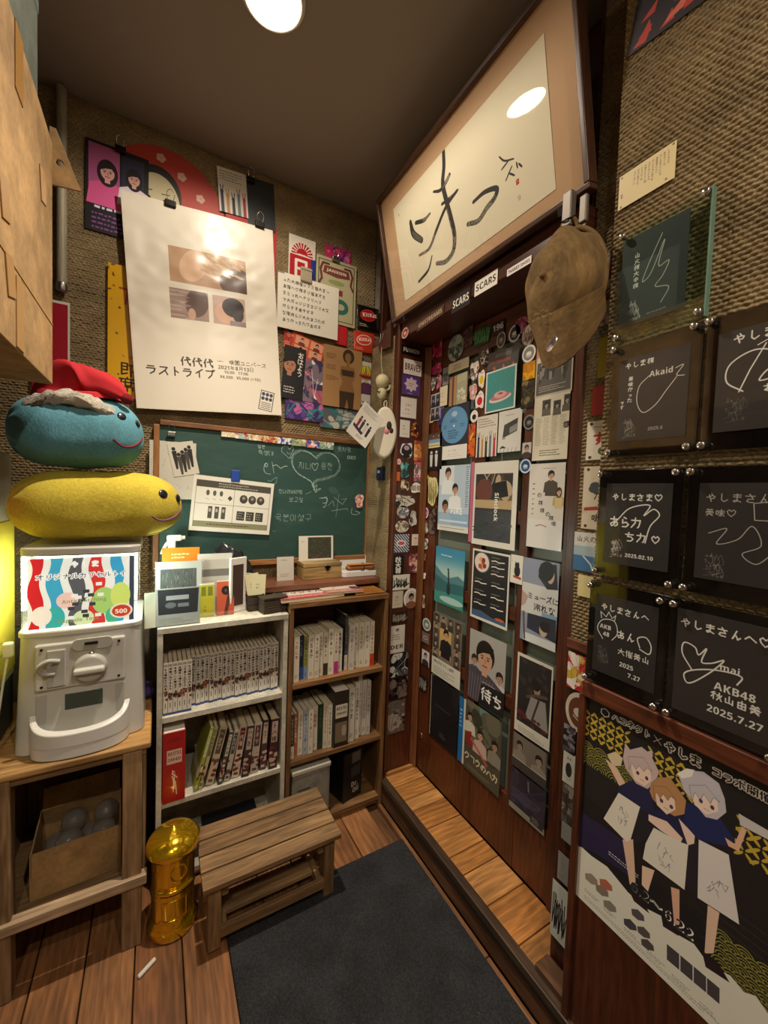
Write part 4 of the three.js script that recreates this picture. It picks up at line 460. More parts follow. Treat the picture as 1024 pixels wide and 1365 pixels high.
  ["D","sticker","pale yellow hand lettered slip on the brown sliding door","sticker","stickers on the sliding door",-1.397,1.348,0.081,0.141,0,2,1,"graf",["#d8cc96","#8a7a44"]],
  ["D","sticker","oval magenta badge with white rim on the brown sliding door","sticker","stickers on the sliding door",-1.443,1.25,0.045,0.049,0,1,1,"ring",["#efe2e6","#b03a80"]],
  ["D","sticker","dark photo card sticker on the brown sliding door","sticker","stickers on the sliding door",-1.391,1.216,0.043,0.109,0,0,1,"noise",["#2a1c1a","#6a5a54"]],
  ["D","sticker","worn grey figure sticker on the brown sliding door","sticker","stickers on the sliding door",-1.438,1.185,0.045,0.069,0,2,1,"noise",["#9a8f7c","#5a4a40","#c8beae"]],
  ["D","sticker","white sticker with grey swirl on the brown sliding door","sticker","stickers on the sliding door",-1.439,1.115,0.056,0.056,0,2,1,"ring",["#dcd8ce","#6a7470"]],
  ["D","sticker","little brown bear sticker on the brown sliding door","sticker","stickers on the sliding door",-1.441,1.056,0.034,0.046,0,2,1,"noise",["#b08a6a","#6a4a34"]],
  ["D","sticker","little white star sticker on the brown sliding door","sticker","stickers on the sliding door",-1.441,0.973,0.045,0.033,0,2,1,"plain","#ddd8cc"],
  ["D","sticker","long pale figure sticker on the brown sliding door","sticker","stickers on the sliding door",-1.442,0.859,0.051,0.073,0,2,1,"noise",["#c4b8a4","#6a5c50"]],
  ["D","sticker","round white badge with green cross on the brown sliding door","sticker","stickers on the sliding door",-1.401,0.765,0.06,0.055,0,1,1,"ring",["#d0ccc2","#6a8078"]],
  ["D","sticker","black and red striped sticker on the brown sliding door","sticker","stickers on the sliding door",-1.405,0.705,0.055,0.046,0,0,1,"stripe",["#b8b0a4","#241c1c","#a83a34"]],
  ["D","sticker","small white framed portrait sticker on the brown sliding door","sticker","stickers on the sliding door",-1.399,0.617,0.055,0.065,0,0,1,"portrait",["#d0cac4","#3a3038"]],
  ["D","sticker","black scribbled sticker above the keyhole on the brown sliding door","sticker","stickers on the sliding door",-1.415,0.5,0.078,0.079,0,2,1,"graf",["#1c1818","#8a8880"]],
  ["D","poster","grey poster with small red title above the teal print on the sliding door","poster",null,-1.026,1.804,0.143,0.062,-0.06,0,0,"redtitle",null],
  ["D","poster","teal poster of a pink hat shaped cake in white border on the sliding door","poster",null,-1.029,1.699,0.141,0.145,0.0,0,2,"teal",null],
  ["D","card","horizontal cream card with a brown doodle and black clover on the sliding door","card",null,-1.26,1.84,0.122,0.039,0.0,0,1,"scrib",["#e6d8b4","#4a3a2a"]],
  ["D","photo","photograph of a wooden window with white leaves on the sliding door","photo",null,-1.256,1.746,0.111,0.119,0.0,0,1,"window",null],
  ["D","record_sheet","navy square sheet with a round sky blue record label on the sliding door","poster",null,-1.271,1.61,0.176,0.157,0.0,0,1,"record",null],
  ["D","card","blank white card with one line below the record sheet on the sliding door","card",null,-1.263,1.502,0.152,0.055,0.0,0,2,"scrib",["#e6e2da","#b8b4aa"]],
  ["D","hands_poster","white poster of raised colourful arms on the sliding door","poster",null,-1.086,1.546,0.104,0.148,0.0,0,1,"hands",null],
  ["D","poster","white poster with a tilted black and white tram photo on the sliding door","poster",null,-0.978,1.552,0.101,0.14,0.0,0,1,"tram",null],
  ["D","crowd_poster","grey poster of a running crowd half hidden by the brown cap on the sliding door","poster",null,-0.816,1.746,0.13,0.212,0.0,0,1,"crowd",null],
  ["D","newspaper_page","cream newspaper page with three portraits and text columns on the sliding door","page",null,-0.817,1.543,0.125,0.194,0.0,0,1,"news",null],
  ["D","fire_poster","pale blue poster with three faces and large white title on the sliding door","poster",null,-1.257,1.318,0.19,0.264,0.0,0,1,"fire",null],
  ["D","pink_file","narrow pink strip beside the pale blue poster on the sliding door","strip",null,-1.151,1.307,0.017,0.3,0.0,0,0,"plain","#c46a86"],
  ["D","street_poster","large poster of a face over a street with vertical title on the sliding door","poster",null,-1.035,1.303,0.208,0.299,0.0,0,2,"sinclock",null],
  ["D","couple_poster","white poster of a couple with brush lettering on the sliding door","poster",null,-0.821,1.306,0.128,0.26,0.0,0,1,"couple",null],
  ["D","lake_poster","blue poster of a lone figure standing in a misty lake on the sliding door","poster",null,-1.263,1.0,0.183,0.233,0.0,0,1,"lake",null],
  ["D","menu_poster","black menu poster with white script and a round food photo on the sliding door","poster",null,-1.037,1.009,0.182,0.256,0.0,0,2,"blackmenu",null],
  ["D","cat_card","small white card with a black cat on the sliding door","card",null,-0.918,1.095,0.051,0.093,0.0,0,2,"cat",null],
  ["D","muse_poster","blue grey poster with brush title over two girls on the sliding door","poster",null,-0.825,1.008,0.133,0.264,0.0,0,1,"muse",null],
  ["D","cast_poster","poster with a grid of many faces around a seated man on the sliding door","poster",null,-1.261,0.706,0.184,0.26,0.0,0,1,"cast",null],
  ["D","black_file","plain black folder with faint lettering on the sliding door","folder",null,-1.261,0.437,0.18,0.26,0.0,0,1,"blackfile",null],
  ["D","blue_file","narrow bright blue folder with a white edge on the sliding door","folder",null,-1.148,0.431,0.037,0.252,0.0,0,0,"bluefile",null],
  ["D","waiting_poster","poster of a dark haired man with large white characters on the sliding door","poster",null,-1.034,0.707,0.179,0.259,0.0,0,1,"machi",null],
  ["D","crow_poster","green toned poster of three people with cream title on the sliding door","poster",null,-1.037,0.433,0.183,0.264,0.0,0,2,"crow",null],
  ["D","dancer_poster","dark poster of a white robed dancer in white border on the sliding door","poster",null,-0.828,0.701,0.135,0.257,0.0,0,1,"dancer",null],
  ["D","train_poster","sepia toned poster of two people below the dancer poster on the sliding door","poster",null,-0.831,0.508,0.133,0.111,0.0,0,2,"sepia",null],
  ["D","violet_poster","dark violet poster with a pale strip at its foot on the sliding door","poster",null,-0.832,0.377,0.139,0.136,0.0,0,1,"violet",null],
  ["N","sticker","red and yellow label on the dark post beside the door","sticker","stickers on the post beside the door",-0.614,0.898,0.048,0.091,0,0,0,"noise",["#b8242c","#e8e0d4","#c8a83a"]],
  ["N","sticker","round white rimmed copper badge on the dark post beside the door","sticker","stickers on the post beside the door",-0.6,0.799,0.075,0.1,0,1,0,"ring",["#c8bfb0","#6a3a26"]],
  ["N","sticker","black and violet photo sticker on the dark post beside the door","sticker","stickers on the post beside the door",-0.622,0.72,0.033,0.07,0,0,0,"noise",["#1c181c","#4a4450","#8a8490"]],
  ["N","sticker","white sticker with black motif on the dark post beside the door","sticker","stickers on the post beside the door",-0.619,0.646,0.033,0.083,0,0,0,"spot",["#c0c0b4","#2a2c2a"]],
  ["N","sticker","long grey photo strip on the dark post beside the door","sticker","stickers on the post beside the door",-0.617,0.553,0.031,0.098,0,0,0,"noise",["#5a544c","#8a8478","#3a342e"]],
  ["N","sticker","plain grey sticker on the dark post beside the door","sticker","stickers on the post beside the door",-0.615,0.479,0.029,0.046,0,0,0,"plain","#8a8a84"],
  ["N","sticker","torn pale sticker on the dark post beside the door","sticker","stickers on the post beside the door",-0.619,0.381,0.031,0.074,0,0,0,"scrib",["#8c8c86","#6a6a66"]],
  ["N","sticker","white scribbled tag sticker on the dark post beside the door","sticker","stickers on the post beside the door",-0.623,0.257,0.046,0.15,0,0,0,"graf",["#c4c6be","#161616"]],
  ["N","yellow_tape","yellow paper strip hanging on the woven post above red card","strip",null,-0.59,1.667,0.024,0.094,0,0,1,"plain","#a8901e"],
  ["N","paper_strip","narrow white and red paper strip high on the woven post","strip",null,-0.59,1.825,0.026,0.166,0,0,1,"noise",["#c9beb0","#8a3a34","#e2d8c8"]],
  ["N","red_card","small red card on the woven post below yellow strip","card",null,-0.592,1.567,0.041,0.07,0,0,1,"plain","#a02820"],
  ["N","lucky_card","white card with a large red character pinned to woven post","card",null,-0.593,1.472,0.055,0.093,0,0,1,"suca",null],
  ["N","cap_card","tall cream card with a painted black cap pinned to woven post","card",null,-0.594,1.334,0.057,0.152,0,0,1,"capcard",null],
  ["N","sea_postcard","blue and white postcard at the edge of woven post","postcard",null,-0.605,1.201,0.067,0.095,0,0,1,"seacard",null],
  ["N","paper_tag","small blank cream tag pinned to woven post","tag",null,-0.602,1.117,0.041,0.053,0,0,1,"plain","#d8c890"],
  ["W","cream_note","cream note with handwritten lines pinned high on woven wall","note",null,-0.485,1.986,0.109,0.07,0.0,0,1,"cream",null],
  ["W","red_poster","dark poster with jagged red shapes at top of woven wall","poster",null,-0.443,2.328,0.168,0.155,-0.17,0,1,"redposter",null],
];
// colour, then outline points of the printed figures in thousandths of the poster
const FIGURES = [
  ["#2b2547",-33,584,278,564,358,699,194,712,91,727,-17,762],
  ["#e6e4d6",-17,764,24,747,93,750,196,738,330,773,440,772,520,750,598,770,669,753,714,772,772,772,825,755,879,772,921,751,967,774,1080,773,1109,1135,743,1030,-9,1023],
  ["#22222c",364,378,431,352,426,479,339,546],
  ["#e3bfa6",278,564,338,529,367,702,336,734],
  ["#e3bfa6",142,256,217,267,292,324,358,309,349,337,258,354,169,280],
  ["#d9c7a2",153,233,205,197,250,209,242,248,193,269],
  ["#23264a",235,343,322,271,407,256,427,304,447,360,332,395,233,384],
  ["#c9b4b2",259,135,289,153,352,114,385,121,410,102,413,138,452,178,436,234,398,277,334,283,268,244,250,209],
  ["#efd2bf",296,210,347,183,404,191,415,231,382,272,322,271],
  ["#c9b4b2",281,187,367,154,417,193,386,191,372,214,343,200,329,224,303,207,291,243],
  ["#e8e2d2",238,371,365,371,324,539,301,561,156,534],
  ["#22222c",594,391,661,361,668,546,608,562],
  ["#efcdb4",396,610,462,591,436,699,401,692],
  ["#e2b39a",547,606,588,591,599,726,576,750],
  ["#20234a",415,352,577,295,612,388,492,425,403,392],
  ["#efd2bf",412,378,506,358,586,384,576,411,481,411,414,404],
  ["#efd2bf",560,316,639,342,639,374,611,397],
  ["#b98a5c",416,243,453,197,511,178,551,203,590,230,586,286,542,318,474,321,427,304,409,280],
  ["#f0d4c0",439,265,487,246,536,253,544,289,504,331,451,317],
  ["#b98a5c",427,247,495,222,546,252,517,247,504,273,478,258,466,285,444,267,434,301],
  ["#e6e0d4",443,419,568,406,614,393,611,577,397,580,407,507],
  ["#1e2a5c",591,237,659,217,738,221,801,265,766,310,653,349,584,322],
  ["#c4bfc8",546,150,580,111,657,83,724,96,752,141,762,186,727,233,679,248,625,220,578,197],
  ["#f2d8c8",614,179,671,155,723,162,729,200,682,237,627,226],
  ["#c4bfc8",598,164,669,130,734,164,705,160,695,188,664,166,651,199,626,177,616,217],
  ["#efe9e4",537,146,580,105,615,95,608,125,565,153],
  ["#e2b49a",763,279,802,280,824,206,844,205,820,298,779,302],
  ["#c9c4c2",808,165,942,167,944,196,817,203],
  ["#e2dcd8",657,347,783,332,843,552,670,569],
  ["#e8c6ac",715,567,764,563,753,727,716,756],
  ["#2a1c20",704,753,769,744,824,783,725,802],
  ["#2a1c20",509,749,595,736,598,774,523,789],
  ["#2a1c20",329,757,417,754,451,785,365,789],
  ["#4a4448",547,845,607,842,613,903,552,907],
  ["#4a4448",613,842,670,840,675,899,618,903],
  ["#4a4448",675,839,730,837,735,895,680,899],
  ["#4a4448",734,837,787,835,791,892,739,895],
  ["#9a8a78",56,858,100,833,141,839,147,861,104,882,63,883],
  ["#b86a54",153,824,195,801,233,807,239,828,199,848,160,849],
  ["#8a7a6a",131,867,173,843,212,848,218,869,177,891,138,891],
  ["#8a8478",186,905,227,881,264,886,270,906,231,928,192,929],
  ["#5a5458",353,831,389,810,423,815,428,835,393,854,359,854],
  ["#4a4650",314,903,351,880,385,885,391,904,354,925,319,926],
  ["#5c5454",391,883,426,861,459,866,464,885,430,904,397,905],
  ["#54504c",416,921,450,898,482,902,488,921,454,941,421,943],
];
// brush strokes on the scroll: start width, end width, then points in mm
const BRUSH = [
  [13,17,-1289,292,-1281,250,-1238,205],
  [11,6,-1258,273,-1209,257,-1175,259],
  [13,12,-1075,386,-1081,346,-1095,306,-1088,252,-1075,188,-1068,134,-1082,95,-1122,82,-1169,96],
  [6,10,-1144,309,-1109,294,-1078,300,-1060,309],
  [8,5,-1110,252,-1067,247,-1030,248],
  [9,8,-1036,248,-1092,234,-1153,194,-1201,160,-1260,165],
  [5,8,-1191,131,-1218,99,-1283,84],
  [9,11,-971,180,-921,179,-877,160,-888,145,-921,136,-958,122,-1003,135],
  [3,3,-859,231,-843,211,-812,196],
  [3,3,-830,202,-855,196],
  [3,3,-820,183,-844,162],
  [3,3,-830,172,-814,157],
  [3,3,-804,182,-802,168],
  [3,3,-797,175,-788,162],
];
// chalk lines: width, then points in mm
const CHALK = [
  [9,613,1474,581,1496,542,1503,512,1482,505,1447,528,1406,567,1384,596,1366,603,1344],
  [9,613,1474,639,1498,674,1503,711,1484,727,1446,713,1411,666,1389,610,1369,603,1344],
  [3,493,1502,482,1514,463,1510,460,1491,477,1477,494,1465,501,1484,509,1500,506,1516,493,1502],
  [3,481,1490,488,1483,497,1488],
  [3,608,1443,602,1451,595,1445,600,1429,611,1419,620,1436,623,1449,616,1452,608,1443],
  [4,395,1437,390,1429,397,1422,402,1432,395,1437,387,1413,395,1396,416,1392],
  [4,420,1444,429,1398],
  [4,423,1428,441,1432,457,1420,473,1429,486,1430],
  [3,605,1350,615,1323,620,1356,606,1333,638,1340,615,1323],
  [4,633,1298,668,1296,661,1260,652,1257],
  [4,645,1296,668,1302,669,1280,651,1274],
  [4,675,1263,699,1286,706,1263],
  [4,728,1321,716,1212],
  [4,704,1303,749,1270],
  [4,694,1241,768,1253,775,1244],
  [4,741,1295,766,1299,748,1275],
  [3,796,1256,794,1230,814,1224,836,1233,813,1242],
  [2,569,1313,595,1325],
  [2,429,1154,440,1151],
  [2,404,1365,417,1363,429,1374,442,1380,440,1359,430,1348],
];
const CHALK_TEXT = [
  ["지니",534,1446,34],
  ["용찬",634,1450,34],
  ["못시랑",712,1531,26],
  ["OK!!",762,1496,24],
  ["일본",360,1508,17],
  ["학생때",363,1485,23],
  ["진나리버리팀",451,1327,19],
  ["보고싶",495,1294,24],
  ["국분이셨구",435,1219,36],
];
// ------------------------------------------------------------------ the room
const XL = -0.75, XR = 0.86, ZB = -1.73, ZF = 1.25, H = 2.6, DOOR = 1.031, JZ = -1.46, ST = 0.1;
{ // floor of planks running away from the viewer
  const f = structure('floor', 'worn brown wooden plank floor');
  mesh('subfloor', box(1.85, 0.04, 3.06, 2), M.brownDark, f, [0.12, -0.045, -0.24]);
  const w = 0.118; let k = 0;
  for (let x = XL + w / 2; x < 0.852; x += w) {
    const cut = -0.9 + ((k * 37) % 10) * 0.11, ww = Math.min(w, 2 * (0.852 - x));
    for (const [a, b] of [[ZB, cut], [cut, ZF]]) mesh('plank', rbox(ww - 0.003, 0.025, b - a - 0.003, 0.0025, 2, 1), M.floor[(k * 3 + (a > -1 ? 1 : 0)) % 4], f, [x, -0.0125, (a + b) / 2]);
    k++;
  }
}
{ // raised step in front of the sliding door: nosing, riser and cross planks
  const s = structure('trim_1', 'raised plank step with dark nosing before the sliding door');
  mesh('riser', rbox(0.02, 0.085, 1.86, 0.002, 2), M.riser, s, [0.865, 0.0425, -0.53]);
  mesh('nosing', rbox(0.03, 0.022, 1.86, 0.004, 2), M.nosing, s, [0.862, 0.091, -0.53]);
  mesh('nosing_groove_strip', rbox(0.012, 0.006, 1.86, 0.002, 2), M.black, s, [0.853, 0.079, -0.53]);
  mesh('step_base', box(0.2, 0.08, 0.92, 2), M.brownDark, s, [0.972, 0.04, -1.02]);
  let z = JZ, k = 0;
  for (const w of [0.085, 0.078, 0.062, 0.095, 0.13, 0.07, 0.11, 0.12, 0.15]) { mesh('plank', rbox(0.156, 0.02, w - 0.003, 0.002, 0, 1), M.step[(k * 5) % 4], s, [0.955, ST - 0.01, z + w / 2]); z += w; k++; if (z > -0.57) break; }
}
// woven jute wall built with its cords standing proud
function juteSheet(w, h, step) {
  const nx = Math.round(w / step), ny = Math.round(h / step), g = new THREE.PlaneGeometry(w, h, nx, ny), p = g.attributes.position, uv = g.attributes.uv;
  const fr = (v) => v - Math.floor(v);
  for (let i = 0; i < p.count; i++) { const x = p.getX(i), y = p.getY(i), e = Math.min(w / 2 - Math.abs(x), h / 2 - Math.abs(y)); p.setZ(i, e < 1e-6 ? 0 : weave(fr(x / 0.21), fr(y / 0.21))[0] * 0.006 + 0.0006); uv.setXY(i, x, y); }
  g.computeVertexNormals();
  return g;
}
const juteFlat = M.jute.clone(); juteFlat.bumpMap = null;
{
  const b = structure('wall_back', 'back wall papered with woven brown jute');
  mesh('wall_core', box(1.95, H, 0.12, 0), M.plaster, b, [0.14, H / 2, ZB - 0.062]);
  mesh('jute_paper', at(juteSheet(1.66, 1.75, 0.0026), 0.06, 1.72, ZB - 0.001), juteFlat, b);
  const l = structure('wall_left', 'plain dim left wall');
  mesh('wall_core', box(0.1, H, 3.1, 2), M.plaster, l, [XL - 0.05, H / 2, -0.24]);
  const fr = structure('wall_front', 'plain wall behind the viewer');
  mesh('wall_core', box(2.2, H, 0.1, 0), M.plaster, fr, [0.2, H / 2, ZF + 0.05]);
  const c = structure('ceiling', 'dark brown smoky ceiling');
  mesh('ceiling_board', box(2.3, 0.08, 3.2, 0), M.ceiling, c, [0.2, H + 0.04, -0.24]);
}
{ // right wall: jute above, brown panel and rail below
  const w = structure('wall_right', 'right wall of woven jute above a brown wooden panel');
  mesh('wall_core', box(0.22, H, 1.8, 2), M.plaster, w, [XR + 0.118, H / 2, 0.35]);
  mesh('jute_paper', at(juteSheet(0.5, 1.62, 0.0015), XR + 0.0075, 1.77, -0.3, 0, -PI / 2, 0), juteFlat, w);
  mesh('jute_paper', muv(at(new THREE.PlaneGeometry(1.3, 1.65), XR + 0.006, 1.76, 0.6, 0, -PI / 2, 0), 2), M.jute, w);
  mesh('wood_panel', box(0.006, 0.9, 1.8, 1), M.doorWood, w, [XR + 0.004, 0.45, 0.35]);
  mesh('panel_rail', rbox(0.02, 0.036, 1.79, 0.003, 2), M.rail, w, [XR - 0.004, 0.902, 0.345]);
  mesh('panel_stile', rbox(0.014, 0.885, 0.016, 0.002, 1), M.rail, w, [XR - 0.001, 0.442, -0.552]);
}
{ // post between the door and the right wall
  const p = structure('trim_2', 'dark wooden post with woven jute above, beside the sliding door');
  mesh('post', rbox(0.12, H, 0.095, 0.003, 1), M.postWood, p, [0.985, H / 2, -0.602]);
  mesh('jute_paper', at(juteSheet(0.082, 1.62, 0.0015), 0.9255, 1.77, -0.596, 0, -PI / 2, 0), juteFlat, p);
  mesh('jute_rail', rbox(0.014, 0.024, 0.092, 0.002, 2), M.rail, p, [0.921, 0.965, -0.597]);
  mesh('door_stop', rbox(0.06, H - 0.1, 0.09, 0.003, 1), M.darkWood, p, [1.056, H / 2 + 0.05, -0.697]);
  mesh('sill_block', rbox(0.05, 0.02, 0.1, 0.002, 2), M.riser, p, [0.893, 0.11, -0.6]);
}
{ // far jamb; its side that looks into the room is papered with jute
  const j = structure('trim_3', 'narrow brown door jamb covered in stickers');
  mesh('jamb_board', rbox(0.165, 2.04, 0.26, 0.003, 1), M.darkWood, j, [0.959, 1.02, -1.59]);
  mesh('jute_paper', at(juteSheet(0.2, 1.1, 0.003), 0.876, 1.45, -1.6, 0, -PI / 2, 0), juteFlat, j);
  mesh('corner_bead', rbox(0.012, 2.03, 0.014, 0.002, 1), M.rail, j, [0.877, 1.018, -1.463]);
  mesh('corner_stile', rbox(0.03, 1.86, 0.008, 0.002, 1), phys({ color: '#8a5632', map: woodTex, roughness: 0.3, clearcoat: 1, clearcoatRoughness: 0.22 }), j, [1.017, 1.035, -1.449], [0, -PI / 4, 0]);
  mesh('floor_block', rbox(0.15, 0.012, 0.014, 0.002, 0), M.step[2], j, [0.955, 0.107, -1.452]);
}
{ // lintel and the wall above it
  const l = structure('trim_4', 'thick dark lintel beam over the sliding door');
  mesh('beam', rbox(0.17, 0.062, 0.83, 0.003, 2), M.darkWood, l, [0.965, 2.003, -1.045]);
  mesh('upper_wall', box(0.1, 0.565, 1.1, 2), M.postWood, l, [1.06, 2.318, -1.19]);
  mesh('corner_post', rbox(0.03, 0.56, 0.03, 0.002, 1), M.postWood, l, [0.93, 2.315, -1.71]);
}
{ // sliding door: stiles, mullions, rails, glass panes
  const d = structure('door_1', 'brown wooden sliding door with glass panes covered in posters and stickers');
  const y0 = ST + 0.006, y1 = 1.968, X = DOOR + 0.018;
  const cols = [[-1.462, -1.372], [-1.152, -1.091], [-0.918, -0.882], [-0.757, -0.66]], rows = [[y0, 0.33], [0.62, 0.665], [0.92, 0.965], [1.24, 1.285], [1.56, 1.605], [1.86, y1]];
  cols.forEach(([a, b], i) => mesh(i % 3 ? 'mullion' : 'stile', rbox(0.034, y1 - y0, b - a, 0.003, 1), M.doorWood, d, [X, (y0 + y1) / 2, (a + b) / 2]));
  for (let c = 0; c < 3; c++) {
    const a = cols[c][1], b = cols[c + 1][0];
    rows.forEach(([p, q], k) => {
      mesh(k === 0 ? 'bottom_panel' : 'rail', rbox(k === 0 ? 0.03 : 0.032, q - p, b - a + 0.002, 0.002, k === 0 ? 1 : 2), M.doorWood, d, [X, (p + q) / 2, (a + b) / 2]);
      if (k < rows.length - 1) mesh('pane', box(0.005, rows[k + 1][0] - q, b - a), M.frosted, d, [X + 0.004, (q + rows[k + 1][0]) / 2, (a + b) / 2]);
    });
  }
  mesh('keyhole_plate', lathe([[0, 0.004], [0.011, 0.003], [0.012, 0]], 20).rotateZ(PI / 2), M.chrome, d, [DOOR, 0.262, -1.415]);
  mesh('latch_plate', rbox(0.004, 0.14, 0.016, 0.001), M.steel, d, [DOOR - 0.001, 0.27, -1.452]);
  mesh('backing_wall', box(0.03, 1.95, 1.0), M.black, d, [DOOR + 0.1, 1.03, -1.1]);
}
// ------------------------------------------------------------------ lamps
{
  const l = thing('ceiling_lamp', 'bright round white ceiling lamp above the chalkboard corner', 'lamp', [LAMP[0], H, LAMP[2]]);
  mesh('housing', lathe([[0, 0], [0.082, 0], [0.082, -0.006], [0.076, -0.014], [0.07, -0.014], [0.07, -0.006], [0, -0.006]], 48), M.offwhite, l);
  mesh('diffuser', lathe([[0.069, -0.006], [0.069, -0.012], [0.06, -0.0155], [0, -0.0165]].reverse(), 48), std('#fff6e6', 0.5, { emissive: LAMP_COLOR, emissiveIntensity: 18 }), l);
  const spot = (o, cd, angle, pen) => { const a = new THREE.SpotLight(LAMP_COLOR, cd, 0, angle, pen, 2); a.position.set(0, -0.012, 0); a.target.position.set(0, -2, 0); a.castShadow = true; a.shadow.radius = 1.2; a.name = 'lamp_light'; o.add(a, a.target); };
  spot(l, LAMP_WIDE, 1.44, 0.2); spot(l, LAMP_BEAM, 0.85, 1);
  const k = thing('ceiling_lamp', 'second round ceiling lamp behind the viewer', 'lamp', [0.3, H, 0.35]);
  mesh('housing', lathe([[0, 0], [0.082, 0], [0.082, -0.006], [0.076, -0.014], [0.07, -0.014], [0.07, -0.006], [0, -0.006]], 48), M.offwhite, k);
  mesh('diffuser', lathe([[0.069, -0.006], [0.069, -0.012], [0.06, -0.0155], [0, -0.0165]].reverse(), 48), std('#fff6e6', 0.5, { emissive: LAMP_COLOR, emissiveIntensity: 12 }), k);
  spot(k, LAMP2_WIDE, 1.45, 0.4);
  const k3 = thing('ceiling_lamp', 'third round ceiling lamp by the left wall behind the viewer', 'lamp', [-0.35, H, 0.7]);
  for (const c of k.children) if (c.isMesh) k3.add(c.clone());
  spot(k3, LAMP3_WIDE, 1.45, 0.4);
}
// ------------------------------------------------------------------ every flat print on the walls and the door
const PLANES = { B: [0, ZB + 0.0062], C: [0, -1.7015], J: [0, JZ + 0.0002], D: [1, DOOR], W: [1, XR + 0.0015], N: [1, 0.919], L: [1, 0.8795] };
ITEMS.forEach((it, i) => {
  const [pl, name, label, cat, group, u, v, w, h, rot, shape, o, paint, arg] = it, [side, d] = PLANES[pl];
  const dens = pl === 'W' || pl === 'N' ? 2600 : 1700, c = cell(w * dens, h * dens, (g, W, HH, r) => P[paint](g, W, HH, r, arg), i + 1);
  const thick = shape === 0 && w > 0.05 ? 0.0008 : 0.0005, off = Math.max(0, o + 2) * 0.0011 * (pl === 'B' ? 1.4 : 0.7);
  const enamel = paint === 'ysign' || paint === 'rsign' || paint === 'sun';
  const m = mesh(name, flatGeo(outline(shape, w, h, i), enamel ? 0.002 : thick, w, h, c), sheetMat(c, enamel ? 0.3 : pl === 'J' || (pl === 'D' && w < 0.06) ? 0.38 : 0.5, pl === 'D' && w > 0.08 ? 0.35 : 0));
  if (side) { m.position.set(d - off, v, u); m.rotation.set(0, -PI / 2, rot, 'YXZ'); } else { m.position.set(u, v, d + off); m.rotation.z = rot; }
  tag(m, label, cat, group);
});
// ------------------------------------------------------------------ doormat
mesh('doormat', rbox(0.64, 0.008, 1.75, 0.003, 0), M.mat, scene, [0.513, 0.004, -0.362]);
tag(scene.children.at(-1), 'dark charcoal carpet mat along the raised step', 'mat');
// ------------------------------------------------------------------ a printed sheet mounted on a box face
const solo = (W, Hh, paint, seed = 3) => { const c = document.createElement('canvas'); c.width = W; c.height = Hh; paint(c.getContext('2d'), W, Hh, rng(seed)); const t = new THREE.CanvasTexture(c); t.colorSpace = THREE.SRGBColorSpace; return t; };
const whole = { x0: 0, x1: 1, y0: 0, y1: 1 };
